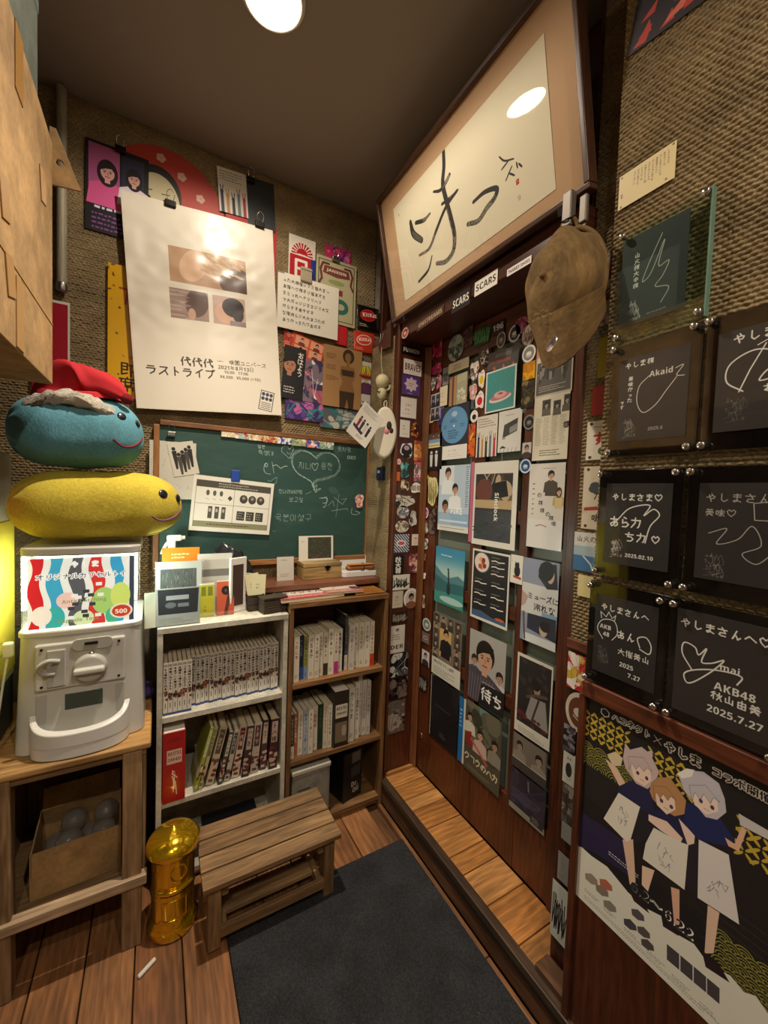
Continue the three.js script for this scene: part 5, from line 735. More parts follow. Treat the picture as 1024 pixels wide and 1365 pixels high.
// ------------------------------------------------------------------ calligraphy in its long frame, leaning out over the lintel
{
  const W = 0.878, HH = 0.466, Z0 = -1.04, YB = 2.036, tilt = 0.2097;
  const f = thing('calligraphy_frame', 'long framed brush calligraphy leaning out above the door lintel', 'picture', [0.852, YB, Z0]);
  f.rotation.set(tilt, -PI / 2, 0, 'YXZ');
  const X = (u) => u / 1000 - Z0;
  mesh('backing_board', box(W - 0.01, HH - 0.01, 0.006), M.cardDark, f, [0, HH / 2, -0.022]);
  mesh('mount', box(W - 0.02, HH - 0.02, 0.004), std('#c49f78', 0.75, { bumpMap: clothBump, bumpScale: 0.0004 }), f, [0, HH / 2, -0.012]);
  const pw = 0.69, ph = 0.334, px = X(-1040) + (-1.0405 + 1.04), py = 0.221;
  const t = solo(1400, 678, (g, w, h, r) => {
    fill(g, '#e2d9bd', 0, 0, w, h);
    for (let i = 0; i < 700; i++) line(g, i % 2 ? '#dfd5b7' : '#e6dec5', 1, [[w * r(), h * r()], [0, 0]].map((p, k, q) => (k ? [q[0][0] + 14 * (r() - 0.5), q[0][1] + 14 * (r() - 0.5)] : p)));
    const U = (u) => ((u / 1000 - (Z0 + px - pw / 2)) / pw) * w, V = (v) => h - ((v / 1000 - (py - ph / 2)) / ph) * h, S = w / pw / 1000;
    for (const s of BRUSH) {
      const pts = []; for (let i = 2; i < s.length; i += 2) pts.push(new THREE.Vector3(U(s[i]), V(s[i + 1]), 0));
      const cv = new THREE.CatmullRomCurve3(pts), n = 60;
      for (let k = 0; k < n; k++) {   // wet ink, then dry hair streaks
        const a = cv.getPoint(k / n), b = cv.getPoint((k + 1) / n), wd = 1.5 * S * (s[0] + (s[1] - s[0]) * (k / n)) * (0.75 + 0.25 * Math.sin((k / n) * PI));
        line(g, '#2a2722', wd, [[a.x, a.y], [b.x, b.y]]);
      }
      if (s[0] > 5) for (let q = 0; q < 4; q++) { const off = (q - 1.5) * s[0] * S * 0.3, p0 = 0.35 + 0.3 * r(); for (let k = Math.floor(p0 * n); k < n; k++) { const a = cv.getPoint(k / n), b = cv.getPoint((k + 1) / n), tn = cv.getTangent(k / n); if (r() < 0.8) line(g, '#cfc6aa', S * 0.9, [[a.x - tn.y * off, a.y + tn.x * off], [b.x - tn.y * off, b.y + tn.x * off]]); } }
    }
    fill(g, '#a8352c', U(-811), V(143), S * 10, S * 13); line(g, '#d8b8a0', S * 1.2, [[U(-809), V(140)], [U(-803), V(136)]]); line(g, '#6a6258', S * 1.5, [[U(-808), V(103)], [U(-806), V(91)]]); line(g, '#6a6258', S * 1.5, [[U(-803), V(103)], [U(-802), V(92)]]); fill(g, '#b8a684', U(-1356), V(356), S * 5, S * 11);
  }, 5);
  mesh('calligraphy_sheet', flatGeo(outline(0, pw, ph), 0.0012, pw, ph, whole), std('#ffffff', 0.8, { map: t }), f, [px, py, -0.0099]);
  for (const [w, h, x, y] of [[W, 0.014, 0, 0.007], [W, 0.014, 0, HH - 0.007], [0.014, HH - 0.028, -W / 2 + 0.007, HH / 2], [0.014, HH - 0.028, W / 2 - 0.007, HH / 2]]) mesh('frame_rail', rbox(w, h, 0.034, 0.003, w > h ? 0 : 1), woods('#6a4a38', 0.35), f, [x, y, -0.01]);
  mesh('glass', new THREE.PlaneGeometry(W - 0.024, HH - 0.024), M.glass, f, [0, HH / 2, 0.002]);
  for (const x of [-0.35, 0.36]) mesh('frame_hook', rbox(0.012, 0.03, 0.004, 0.001), M.blackMetal, f, [x, -0.004, 0.004]);
}
// ------------------------------------------------------------------ brown cap hung by a clip from the frame
{
  const c = thing('baseball_cap', 'worn khaki brown baseball cap hanging from a clip on the frame', 'cap', [0.84, 1.63, -0.64]);
  const cloth = std('#9c7a48', 0.92, { map: blotch, bumpMap: clothBump, bumpScale: 0.0006 });
  const dome = new THREE.SphereGeometry(1, 56, 40, 0, 2 * PI, 0, PI / 2), p = dome.attributes.position;
  for (let i = 0; i < p.count; i++) {   // pole towards the viewer, six panels, sagging folds
    const a = Math.atan2(p.getZ(i), p.getX(i)), el = p.getY(i), rr = Math.hypot(p.getX(i), p.getZ(i));
    const seam = 1 - 0.018 * Math.pow(Math.abs(Math.cos(3 * a)), 14) * rr, fold = 1 + 0.06 * Math.sin(a * 4 + el * 5) * rr * (1 - rr * 0.3) + 0.1 * (n1(p.getX(i) * 2.4 + 5, p.getZ(i) * 2.4 + el + 5, 64, 64) - 0.5);
    const low = Math.sin(a) < 0 ? 1 + 0.1 * -Math.sin(a) * rr : 1 - 0.12 * Math.sin(a) * rr;
    p.setXYZ(i, -el * 0.088 * fold, Math.sin(a) * rr * 0.125 * seam * fold, Math.cos(a) * rr * 0.098 * seam * fold * low);
  }
  dome.computeVertexNormals();
  mesh('crown', at(dome, 0, 0.2, 0), cloth, c);
  const sw = tube(Array.from({ length: 25 }, (_, i) => { const a = (i / 24) * 2 * PI; return [-0.006, 0.2 + Math.sin(a) * 0.124, Math.cos(a) * 0.097 * (1 - 0.11 * Math.sin(a))]; }), 0.006, 60, 6);
  mesh('sweatband', sw, cloth, c);
  const br = new THREE.PlaneGeometry(1, 1, 24, 14), q = br.attributes.position;   // brim sweeps down, cupped towards the viewer
  for (let i = 0; i < q.count; i++) { const s = q.getX(i) * 2, d = 0.5 - q.getY(i), out = Math.sqrt(Math.max(0, 1 - s * s * 0.9)); q.setXYZ(i, -0.03 - 0.04 * (1 - s * s) + 0.03 * d, 0.145 - 0.03 * (1 - s * s) - d * 0.115 * out, s * 0.1 * (1 - 0.12 * d) + 0.012); }
  br.computeVertexNormals();
  const thickBrim = (() => { const b = plain(br), e = b.clone(), n = e.attributes.normal, pp = e.attributes.position; for (let i = 0; i < pp.count; i++) pp.setXYZ(i, pp.getX(i) - 0.004, pp.getY(i), pp.getZ(i)); return join(b, e); })();
  mesh('brim', thickBrim, cloth, c);
  const sticker = lathe([[0, 0.002], [0.016, 0.0015], [0.0175, 0]], 28).rotateZ(PI / 2);
  mesh('brim_sticker', sticker, M.chrome, c, [-0.075, 0.043, 0.024], [0, -0.25, -0.25]).userData.label = 'round silver sticker';
  const th = []; const R = rng(8); for (let i = 0; i < 9; i++) th.push(tube([[0, 0, 0], [-0.001, 0.006 * (R() - 0.3), 0.004], [0, 0.007 * (R() - 0.5), 0.008]], 0.0008, 6, 4).translate(-0.083 + 0.002 * (i % 3), 0.108 + 0.012 * Math.floor(i / 5) + 0.004 * R(), -0.028 + 0.011 * (i % 5)));
  mesh('embroidery', join(...th), std('#a9936a', 0.8), c);
  mesh('top_button', new THREE.SphereGeometry(0.007, 14, 10), cloth, c, [-0.089, 0.2, 0]);
  mesh('back_strap', tube([[-0.004, 0.31, -0.025], [-0.012, 0.345, -0.012], [-0.012, 0.347, 0.012], [-0.004, 0.315, 0.025]], 0.005, 20, 6), cloth, c);
  const k = thing('hanging_clip', 'grey metal clip holding the brown cap under the frame', 'clip', [0.83, 1.955, -0.64]);
  mesh('clip_jaw', rbox(0.02, 0.08, 0.024, 0.003), std('#7d736a', 0.5, { metalness: 0.5 }), k, [0, 0.045, 0]);
  mesh('clip_jaw', rbox(0.012, 0.06, 0.018, 0.003), std('#7d736a', 0.5, { metalness: 0.5 }), k, [0.006, 0.03, 0.035]);
  mesh('hook', tube([[0, 0.03, -0.016], [-0.012, 0.02, -0.008], [-0.012, 0.018, 0.01], [0, 0.024, 0.02]], 0.002, 16, 6), M.blackMetal, k);
}
// ------------------------------------------------------------------ chalkboard
{
  const X0 = -0.012, X1 = 0.888, Y0 = 1.012, Y1 = 1.552, w = X1 - X0, h = Y1 - Y0;
  const c = thing('chalkboard', 'dark green chalkboard with white chalk drawings in a wooden frame', 'chalkboard', [(X0 + X1) / 2, Y0, -1.722]);
  const t = solo(1500, 900, (g, W, HH, r) => {
    fill(g, '#294a42', 0, 0, W, HH);
    for (let i = 0; i < 420; i++) { g.globalAlpha = 0.035; ell(g, i % 3 ? '#5d7a70' : '#1d3a34', W * r(), HH * r(), 30 + 90 * r(), 6 + 22 * r(), r() * 0.8 - 0.4); }
    g.globalAlpha = 1; const U = (u) => ((u / 1000 - X0) / w) * W, V = (v) => ((Y1 - v / 1000) / h) * HH, S = W / w / 1000;
    for (const s of CHALK) {
      const p = []; for (let i = 1; i < s.length; i += 2) p.push(new THREE.Vector3(U(s[i]), V(s[i + 1]), 0));
      const cv = p.length > 2 && s[0] > 2 && s.length > 8 ? new THREE.CatmullRomCurve3(p).getPoints(60) : p;
      for (let k = 0; k + 1 < cv.length; k++) for (let q = 0; q < (s[0] > 6 ? 7 : 2); q++) { g.globalAlpha = (s[0] > 6 ? 0.2 : 0.55) * (0.4 + 0.6 * r()); const o = (r() - 0.5) * s[0] * S * (s[0] > 6 ? 1 : 0.3); line(g, '#cfdad0', s[0] > 6 ? 3.2 * S : 2.0 * S, [[cv[k].x + o, cv[k].y + o], [cv[k + 1].x + o, cv[k + 1].y + o]]); }
    }
    g.globalAlpha = 0.75; for (const [s, u, v, z] of CHALK_TEXT) write(g, s, U(u), V(v) - z * S * 0.2, z * S * 0.95, '#c6d2c8', 1.7 * S, 0, 0.98);
    g.globalAlpha = 0.12; ell(g, '#cfdad0', U(700), V(1335), 40, 24, 0.4); g.globalAlpha = 1;
  }, 9);
  const gw = w - 0.03, gh = h - 0.03;
  mesh('board', flatGeo(outline(0, w, h), 0.016, w, h, whole), std('#ffffff', 0.62, { map: t }), c, [0, h / 2, 0]);
  mesh('frame_rail', rbox(0.02, h, 0.026, 0.003, 1), M.chalkFrame, c, [-w / 2 + 0.01, h / 2, 0.013]);
  mesh('frame_rail', rbox(0.022, h, 0.026, 0.003, 1), M.chalkFrame, c, [w / 2 - 0.011, h / 2, 0.013]);
  mesh('frame_rail', rbox(w - 0.04, 0.022, 0.028, 0.003, 0), M.chalkFrame, c, [0, 0.011, 0.014]);
  mesh('frame_rail', rbox(w - 0.04, 0.02, 0.026, 0.003, 0), M.chalkRail, c, [0, h + 0.008, 0.013]);
  const m = thing('magnet', 'square blue magnet clipping the printed sheet to the chalkboard', 'magnet', [0.274, 1.377, -1.695]);
  mesh('magnet_body', rbox(0.034, 0.046, 0.009, 0.003), std('#22479a', 0.45), m);
}
// ------------------------------------------------------------------ concert poster and the clips along the back wall
{
  const w = 0.515, h = 0.733;
  const t = solo(1024, 1456, (g, W, HH, r) => {
    fill(g, '#e6ddcb', 0, 0, W, HH);
    const ph = (x, y, a, b, f) => { g.save(); g.beginPath(); g.rect(W * x, HH * y, W * a, HH * b); g.clip(); g.translate(W * x, HH * y); f(W * a, HH * b); g.restore(); };
    ph(0.26, 0.2, 0.52, 0.17, (a, b) => { fill(g, '#b9906c', 0, 0, a, b); ell(g, '#d8b08c', a * 0.3, b * 0.45, a * 0.16, b * 0.5, 0.5); ell(g, '#5a4034', a * 0.86, b * 0.7, a * 0.24, b * 0.4, -0.4); for (let i = 0; i < 30; i++) ell(g, ['#d9bd94', '#c39c74', '#cbb08a'][i % 3], a * (0.42 + 0.5 * r()), b * r() * 0.7, a * 0.07, b * 0.04, r()); });
    ph(0.25, 0.4, 0.25, 0.145, (a, b) => { fill(g, '#a08478', 0, 0, a, b); ell(g, '#5c4238', a * 0.7, b * 0.4, a * 0.3, b * 0.5, 0.3); for (let i = 0; i < 24; i++) ell(g, i % 2 ? '#b39a8c' : '#94786c', a * 0.3 * r(), b * r(), a * 0.25, b * 0.04); ell(g, '#caa288', a * 0.55, b * 0.8, a * 0.1, b * 0.2); });
    ph(0.53, 0.4, 0.23, 0.145, (a, b) => { fill(g, '#c4a294', 0, 0, a, b); ell(g, '#d8ac92', a * 0.35, b * 0.6, a * 0.3, b * 0.35); ell(g, '#2a1c18', a * 0.62, b * 0.36, a * 0.34, b * 0.34); ell(g, '#2a1c18', a * 0.76, b * 0.55, a * 0.18, b * 0.3); fill(g, '#8a7c7c', a * 0.5, b * 0.82, a * 0.5, b * 0.2); });
    write(g, '代代代', W * 0.29, HH * 0.728, W * 0.075, '#2b2520', W * 0.009);
    write(g, 'ラストライブ', W * 0.07, HH * 0.782, W * 0.076, '#2b2520', W * 0.009);
    write(g, '味園ユニバース', W * 0.62, HH * 0.722, W * 0.04, '#4a433a', W * 0.004); smallPrint(g, W * 0.54, HH * 0.736, W * 0.05, 1, 16, '#6a6256', r);
    write(g, '2021年8月13日', W * 0.54, HH * 0.752, W * 0.038, '#4a433a', W * 0.003); write(g, '16:00  17:00', W * 0.58, HH * 0.778, W * 0.03, '#5a5248', W * 0.003); write(g, '¥4,500  ¥5,000 (+1D)', W * 0.55, HH * 0.803, W * 0.03, '#5a5248', W * 0.003);
    g.save(); g.translate(W * 0.885, HH * 0.925); g.rotate(0.2); g.strokeStyle = '#3c3f5c'; g.lineWidth = 6; g.strokeRect(-W * 0.05, -HH * 0.052, W * 0.1, HH * 0.104); for (let i = 0; i < 6; i++) ell(g, '#3c3f5c', -W * 0.03 + W * 0.03 * (i % 3), -HH * 0.035 + HH * 0.024 * Math.floor(i / 3), W * 0.013, HH * 0.01); for (let i = 0; i < 4; i++) line(g, '#3c3f5c', 5, [[-W * 0.036, HH * (0.012 + 0.01 * i)], [W * 0.036, HH * (0.012 + 0.01 * i)]]); g.restore();
  }, 12);
  const bend = (x, y) => 0.006 * Math.sin(x * 9 + 1) + 0.014 * Math.max(0, x / w + 0.1) * Math.max(0, 0.2 - y / h) + 0.0022 * (n1(x * 26 + 20, y * 34 + 20, 128, 128) - 0.5) * Math.exp(-Math.pow((y - 0.12) / 0.2, 2)) * 2 + 0.006 * Math.pow(Math.abs(2 * x / w), 3);
  const m = mesh('concert_poster', flatGeo(null, 0.0005, w, h, whole, bend, 70, 90), phys({ map: t, roughness: 0.42, clearcoat: 0.5, clearcoatRoughness: 0.24 }), scene, [0.166, 1.984, -1.692], [0, 0, 0.072]);
  tag(m, 'large white concert poster with three photographs hung from two black clips', 'poster');
  const clip = (x, y, z, s, label, mat) => {
    const c = thing('binder_clip', label, 'clip', [x, y, z], 'clips along the top of back wall');
    const tri = extrude(ring([[-0.012, 0], [0.004, 0.006], [0.004, -0.006]]), 0.03, 0.0006, 1).rotateY(PI / 2).rotateZ(PI / 2);
    mesh('clip_body', at(muv(new RoundedBoxGeometry(0.036 * s, 0.022 * s, 0.014 * s, 2, 0.003)), 0, 0, 0), mat, c);
    mesh('clip_handle', tube([[-0.009, 0.008, 0.006], [-0.012, 0.03, 0.012], [0, 0.042, 0.014], [0.012, 0.03, 0.012], [0.009, 0.008, 0.006]].map((p) => p.map((v) => v * s)), 0.0012 * s, 26, 6), M.chrome, c);
  };
  clip(0.034, 2.337, -1.688, 1, 'black binder clip at the left top of concert poster', M.blackMetal);
  clip(0.345, 2.37, -1.682, 1, 'black binder clip at the right top of concert poster', M.blackMetal);
  clip(-0.118, 2.475, -1.711, 0.9, 'dark clip with a wire ring on the pink idol poster', M.blackMetal);
  clip(0.312, 2.545, -1.708, 0.9, 'small dark clip holding the hands flyer and grey folder', M.blackMetal);
  clip(0.676, 2.352, -1.702, 0.85, 'silver clip on the top of the ornate cream card', M.steel);
  clip(0.046, 1.52, -1.692, 0.8, 'small silver clip on the chalkboard above the group photo', M.steel);
  const gc = thing('flat_clip', 'flat beige plastic clip on the handwritten notice', 'clip', [0.545, 2.243, -1.7]);
  mesh('clip_body', rbox(0.05, 0.06, 0.01, 0.004), std('#a89c84', 0.5), gc);
  mesh('clip_ridge', rbox(0.05, 0.008, 0.012, 0.002), std('#a89c84', 0.5), gc, [0, 0.02, 0.002]);
  // pipe in the corner
  const pp = thing('conduit_pipe', 'cream painted pipe running down the wall behind cardboard boxes', 'pipe', [-0.277, 1.965, -1.706]);
  mesh('pipe', lathe([[0, 0], [0.014, 0], [0.014, 0.628], [0, 0.628]], 20), std('#b3a98e', 0.55, { map: blotch }), pp);
  mesh('end_fitting', lathe([[0, -0.014], [0.012, -0.014], [0.016, -0.01], [0.016, 0.012], [0.014, 0.014]], 20), M.steel, pp);
}
// ------------------------------------------------------------------ snack packets, charms and cards in the corner of the back wall
{
  const packet = (name, label, quad, bg, oval, word) => {
    const [x, y, w, h, a] = quad, c = cell(w * 2600, h * 2600, (g, W, HH, r) => { fill(g, bg, 0, 0, W, HH); ell(g, oval[0], W * 0.48, HH * 0.4, W * 0.36, HH * 0.26, -0.12); ell(g, oval[1], W * 0.48, HH * 0.4, W * 0.32, HH * 0.22, -0.12); g.save(); g.translate(W * 0.2, HH * 0.28); g.rotate(-0.1); write(g, word, 0, 0, HH * 0.24, oval[2]); g.restore(); smallPrint(g, W * 0.1, HH * 0.8, W * 0.5, 2, HH * 0.07, '#d8c8a8', r); }, 60 + word.length + bg.length);
    const t = thing(name, label, 'packet', [x, y, -1.72]);
    t.rotation.z = a;
    mesh('wrapper', flatGeo(null, 0.004, w, h, c, (px, py) => 0.007 * Math.cos((px / w) * 2.6) * Math.cos((py / h) * 2.6), 8, 8), sheetMat(c, 0.28, 0.3), t);
    return t;
  };
  packet('snack_packet', 'black chocolate snack packet with a red oval logo on back wall', [0.852, 2.142, 0.112, 0.105, 0.02], '#17100e', ['#c23a2c', '#a81c1c', '#efe2d4'], 'KitKat');
  packet('snack_packet', 'red chocolate snack packet with an oval logo on back wall', [0.836, 2.028, 0.108, 0.092, 0.05], '#c8381f', ['#e8d2c0', '#d8452c', '#fff2e4'], 'KitKat');
  const ch = thing('tassel_charm', 'small yellow and red tassel charm below the red snack packet', 'charm', [0.846, 1.87, -1.712]);
  for (let i = 0; i < 7; i++) mesh('tassel', tube([[(i - 3) * 0.004, 0.05, 0], [(i - 3) * 0.0085, 0.028, 0.004], [(i - 3) * 0.01, 0.008, 0.003]], 0.0042, 10, 6), std(i % 3 ? '#cfae18' : '#7a8a2a', 0.7), ch);
  mesh('band', rbox(0.07, 0.012, 0.012, 0.004), std('#a82c22', 0.6), ch, [0, 0.004, 0.002]);
  const pl = thing('wooden_bracket', 'dark wooden bracket with a wire hook on back wall by the jamb', 'bracket', [0.868, 1.955, -1.605], null, -PI / 2);
  const s = new THREE.Shape(); s.moveTo(0.055, 0.075); s.lineTo(0.055, -0.035); s.lineTo(0, -0.03); s.absarc(-0.01, 0.012, 0.042, -1.3, -4.4, true); s.lineTo(0.02, 0.05); s.lineTo(0.02, 0.075); s.closePath();
  mesh('plaque', muv(extrude(s, 0.012, 0.002, 2), 0), woods('#5d3320', 0.4), pl, [0.045, 0.03, 0]);
  mesh('wire_hook', tube([[0.02, 0.075, 0.016], [0.024, 0.05, 0.02], [0.03, 0.03, 0.024], [0.04, 0.04, 0.022], [0.046, 0.07, 0.018]], 0.0015, 20, 6), M.steel, pl);
  const dl = thing('doll_charm', 'little cream clay doll hanging on a string in the wall corner', 'charm', [0.838, 1.732, -1.53]);
  const head = new THREE.SphereGeometry(0.03, 24, 18); head.scale(1, 1.05, 0.9);
  mesh('head', head, std('#c9bd93', 0.6), dl, [0, 0.075, 0]);
  const bodyPts = [[0.008, 0], [0.015, 0.004], [0.02, 0.02], [0.018, 0.036], [0.01, 0.05], [0, 0.054]];
  mesh('body', lathe([[0, 0], ...bodyPts], 24), std('#b9b48e', 0.6), dl);
  mesh('arm', tube([[0.012, 0.038, 0.006], [0.026, 0.045, 0.012], [0.03, 0.062, 0.014]], 0.006, 12, 8), std('#c4b88c', 0.6), dl);
  mesh('arm', tube([[-0.012, 0.038, 0.006], [-0.022, 0.026, 0.01]], 0.006, 8, 8), std('#c4b88c', 0.6), dl);
  mesh('string', tube([[0, 0.1, 0], [0.002, 0.16, -0.02], [0.012, 0.235, -0.04]], 0.0012, 12, 5), std('#cfc6a8', 0.8), dl);
  // postcard held in front of a white pouch
  const c = cell(320, 420, (g, W, HH, r) => { fill(g, '#ddd6c8', 0, 0, W, HH); smallPrint(g, W * 0.1, HH * 0.08, W * 0.75, 5, HH * 0.035, '#8a8278', r); for (let i = 0; i < 4; i++) { const x = W * (0.24 + 0.17 * i), y = HH * (0.4 + 0.02 * i); ell(g, '#2c2624', x, y, W * 0.045, HH * 0.035); pgon(g, ['#8a2c34', '#3a3540', '#c8c0bc', '#2a2730'][i], [[x - W * 0.06, y + HH * 0.04], [x + W * 0.06, y + HH * 0.04], [x + W * 0.05, y + HH * 0.3], [x - W * 0.04, y + HH * 0.3]]); } pgon(g, '#3a3048', [[W * 0.08, HH * 0.66], [W * 0.6, HH * 0.72], [W * 0.58, HH * 0.8], [W * 0.1, HH * 0.74]]); smallPrint(g, W * 0.4, HH * 0.86, W * 0.4, 2, HH * 0.04, '#3a3438', r); }, 71);
  const pc = mesh('postcard', flatGeo(null, 0.0006, 0.109, 0.153, c, (x) => 0.9 * x * x, 8, 2), sheetMat(c, 0.45), scene, [0.724, 1.6, -1.455], [0, 0.1, -0.58]);
  tag(pc, 'tilted white postcard of a band hanging before the white pouch', 'postcard');
  const po = thing('cloth_pouch', 'white cloth pouch with black and pink patches hanging in the corner', 'pouch', [0.832, 1.472, -1.49], null, -0.5); po.scale.set(0.68, 0.82, 0.8);
  const sh = new THREE.Shape(); sh.moveTo(-0.045, 0.06); sh.bezierCurveTo(-0.06, 0.02, -0.02, -0.01, 0.01, -0.012); sh.lineTo(0.032, 0.0); sh.bezierCurveTo(0.07, 0.06, 0.075, 0.12, 0.05, 0.18); sh.bezierCurveTo(0.03, 0.23, -0.01, 0.235, -0.03, 0.2); sh.closePath();
  mesh('pouch_body', extrude(sh, 0.02, 0.014, 4), std('#cfc5b0', 0.85, { bumpMap: clothBump, bumpScale: 0.0005 }), po, [0, 0.03, -0.01]);
  for (const [x, y, a, b, col, n] of [[0.03, 0.17, 0.016, 0.022, '#1c1817', 'black_patch'], [0.045, 0.145, 0.012, 0.014, '#1c1817', 'black_patch'], [0.016, 0.14, 0.017, 0.013, '#c46a72', 'pink_patch']]) { const e = new THREE.SphereGeometry(1, 16, 10); e.scale(a, b, 0.005); mesh(n, e, std(col, 0.8), po, [x, y, 0.024]); }
  mesh('hanging_loop', tube([[0.0, 0.25, 0], [-0.005, 0.29, 0.0], [0.01, 0.3, -0.01], [0.01, 0.26, -0.005]], 0.004, 16, 6), std('#b9ae94', 0.85), po);
  const bx = thing('socket_box', 'small navy plastic box on the wall beside the chalkboard', 'box', [0.8705, 1.415, -1.56], null, -PI / 2);
  mesh('box_body', rbox(0.05, 0.06, 0.02, 0.004), std('#1b2740', 0.4), bx, [0, 0, 0.008]);
  mesh('badge', rbox(0.022, 0.012, 0.002, 0.0008), std('#8a93a8', 0.5), bx, [0, 0.008, 0.019]);
}
// ------------------------------------------------------------------ bookcases and sill
function bookcase(name, label, X0, X1, H0, boards, mat, inner) {
  const b = thing(name, label, 'bookcase', [(X0 + X1) / 2, 0, -1.433]), w = X1 - X0, D = 0.285, t = 0.016;
  for (const s of [-1, 1]) mesh('side_panel', rbox(t, H0 - 0.001, D, 0.0015, 1), mat, b, [s * (w / 2 - t / 2), H0 / 2, -D / 2]);
  boards.forEach((y, i) => mesh(i === boards.length - 1 ? 'top_board' : 'shelf', rbox(w - (i === boards.length - 1 ? 0 : 2 * t), 0.019, D - (i === boards.length - 1 ? -0.002 : 0.004), 0.0015, 0), mat, b, [0, y - 0.0095, -D / 2 + (i === boards.length - 1 ? 0.001 : 0)]));
  mesh('back_panel', box(w - 0.004, H0 - 0.01, 0.005), inner, b, [0, H0 / 2, -D + 0.0025]);
  mesh('plinth', rbox(w - 2 * t, 0.03, 0.012, 0.001, 0), mat, b, [0, 0.015, -0.02]);
  return b;
}
bookcase('white_bookcase', 'white three-tier bookcase full of manga volumes', 0.006, 0.426, 0.874, [0.04, 0.2955, 0.5805, 0.8745], M.whiteBoard, M.whiteBoard);
bookcase('brown_bookcase', 'brown wooden three-tier bookcase beside the step', 0.431, 0.852, 0.909, [0.04, 0.304, 0.6, 0.91], M.brownBoard, M.brownBoard);
{ const s = thing('window_sill_shelf', 'dark varnished wooden ledge below the chalkboard', 'shelf', [0.59, 0.93, -1.545]); mesh('ledge', rbox(0.62, 0.024, 0.18, 0.003, 0), M.sill, s, [-0.035, 0.012, -0.09]); mesh('bracket', rbox(0.03, 0.02, 0.02, 0.002), M.brownDark, s, [-0.3, -0.01, -0.16]); mesh('bracket', rbox(0.03, 0.02, 0.02, 0.002), M.brownDark, s, [0.25, -0.01, -0.16]); }
// a book: printed cover around a block of pages; spine faces the viewer
function spineBox(w, h, d, c, ux = null) {   // front face shows the print, other faces its edge colour
  const g = new THREE.BoxGeometry(w, h, d), uv = g.attributes.uv;
  for (let i = 0; i < uv.count; i++) { const f = Math.floor(i / 4), u = f === 4 ? uv.getX(i) : 0.04 + 0.02 * uv.getX(i), v = f === 4 ? uv.getY(i) : 0.3 + 0.4 * uv.getY(i); uv.setXY(i, c.x0 + (c.x1 - c.x0) * u, c.y0 + (c.y1 - c.y0) * v); }
  return g;
}
function book(pos, w, h, d, c, label, group, lean = 0, mat = 0.42, pages = M.page) {
  const b = thing('book', label, 'book', pos, group);
  b.rotation.z = lean;
  const t = Math.min(0.0018, w * 0.12);
  mesh('cover', join(at(spineBox(w, h, 0.002, c), 0, h / 2, -0.001), at(spineBox(t, h, d, c), -w / 2 + t / 2, h / 2, -d / 2 - 0.002), at(spineBox(t, h, d, c), w / 2 - t / 2, h / 2, -d / 2 - 0.002)), sheetMat(c, mat), b);
  mesh('pages', at(muv(new THREE.BoxGeometry(w - 2 * t, h - 0.005, d - 0.004)), 0, h / 2, -d / 2 - 0.003), pages, b);
  return b;
}
const vtext = (g, x, y, s, n, col, r, lw) => { const k = Object.keys(GL); g.strokeStyle = col; g.lineWidth = lw ?? s * 0.13; g.lineCap = 'round'; for (let i = 0; i < n; i++) strokes(g, GL[k[Math.floor(r() * k.length)]], x, y + i * s * 1.05, s, s * 0.95); };
{ // long run of manga
  let x = 0.0235; const variants = [0, 1, 2, 3, 4].map((k) => cell(40, 480, (g, W, HH, r) => { fill(g, '#d2cabb', 0, 0, W, HH); fill(g, '#8f8a80', W * 0.12, HH * 0.03, W * 0.76, HH * 0.05); vtext(g, W * 0.2, HH * 0.1, W * 0.6, 8, '#2c2622', r, 5); for (let i = 0; i < 12; i++) ell(g, ['#5a3a30', '#8a5a44', '#2c2422', k === 3 ? '#b0684a' : '#6a4a40'][i % 4], W * (0.2 + 0.6 * r()), HH * (0.55 + 0.15 * r()), W * 0.25, HH * 0.025); fill(g, '#d8d2c6', W * 0.05, HH * 0.74, W * 0.9, HH * 0.2); line(g, '#4a443e', 6, [[W * 0.5, HH * 0.77], [W * 0.5, HH * 0.86]]); fill(g, '#2f4a80', 0, HH * 0.955, W, HH * 0.045); line(g, '#5a544c', 3, [[1, 0], [1, HH]]); }, 100 + k));
  for (let i = 0; i < 27; i++) { book([x + 0.00695, 0.5808, i < 6 ? -1.447 : -1.478 + 0.003 * ((i * 5) % 3)], 0.0136, 0.174 + (i > 23 ? 0.004 : 0), 0.113, variants[(i * 2 + (i > 20 ? 3 : 0)) % 5], 'slim white manga volume with blue foot and dark title in the long upper row', 'long manga series on the white bookcase'); x += 0.01405; }
}
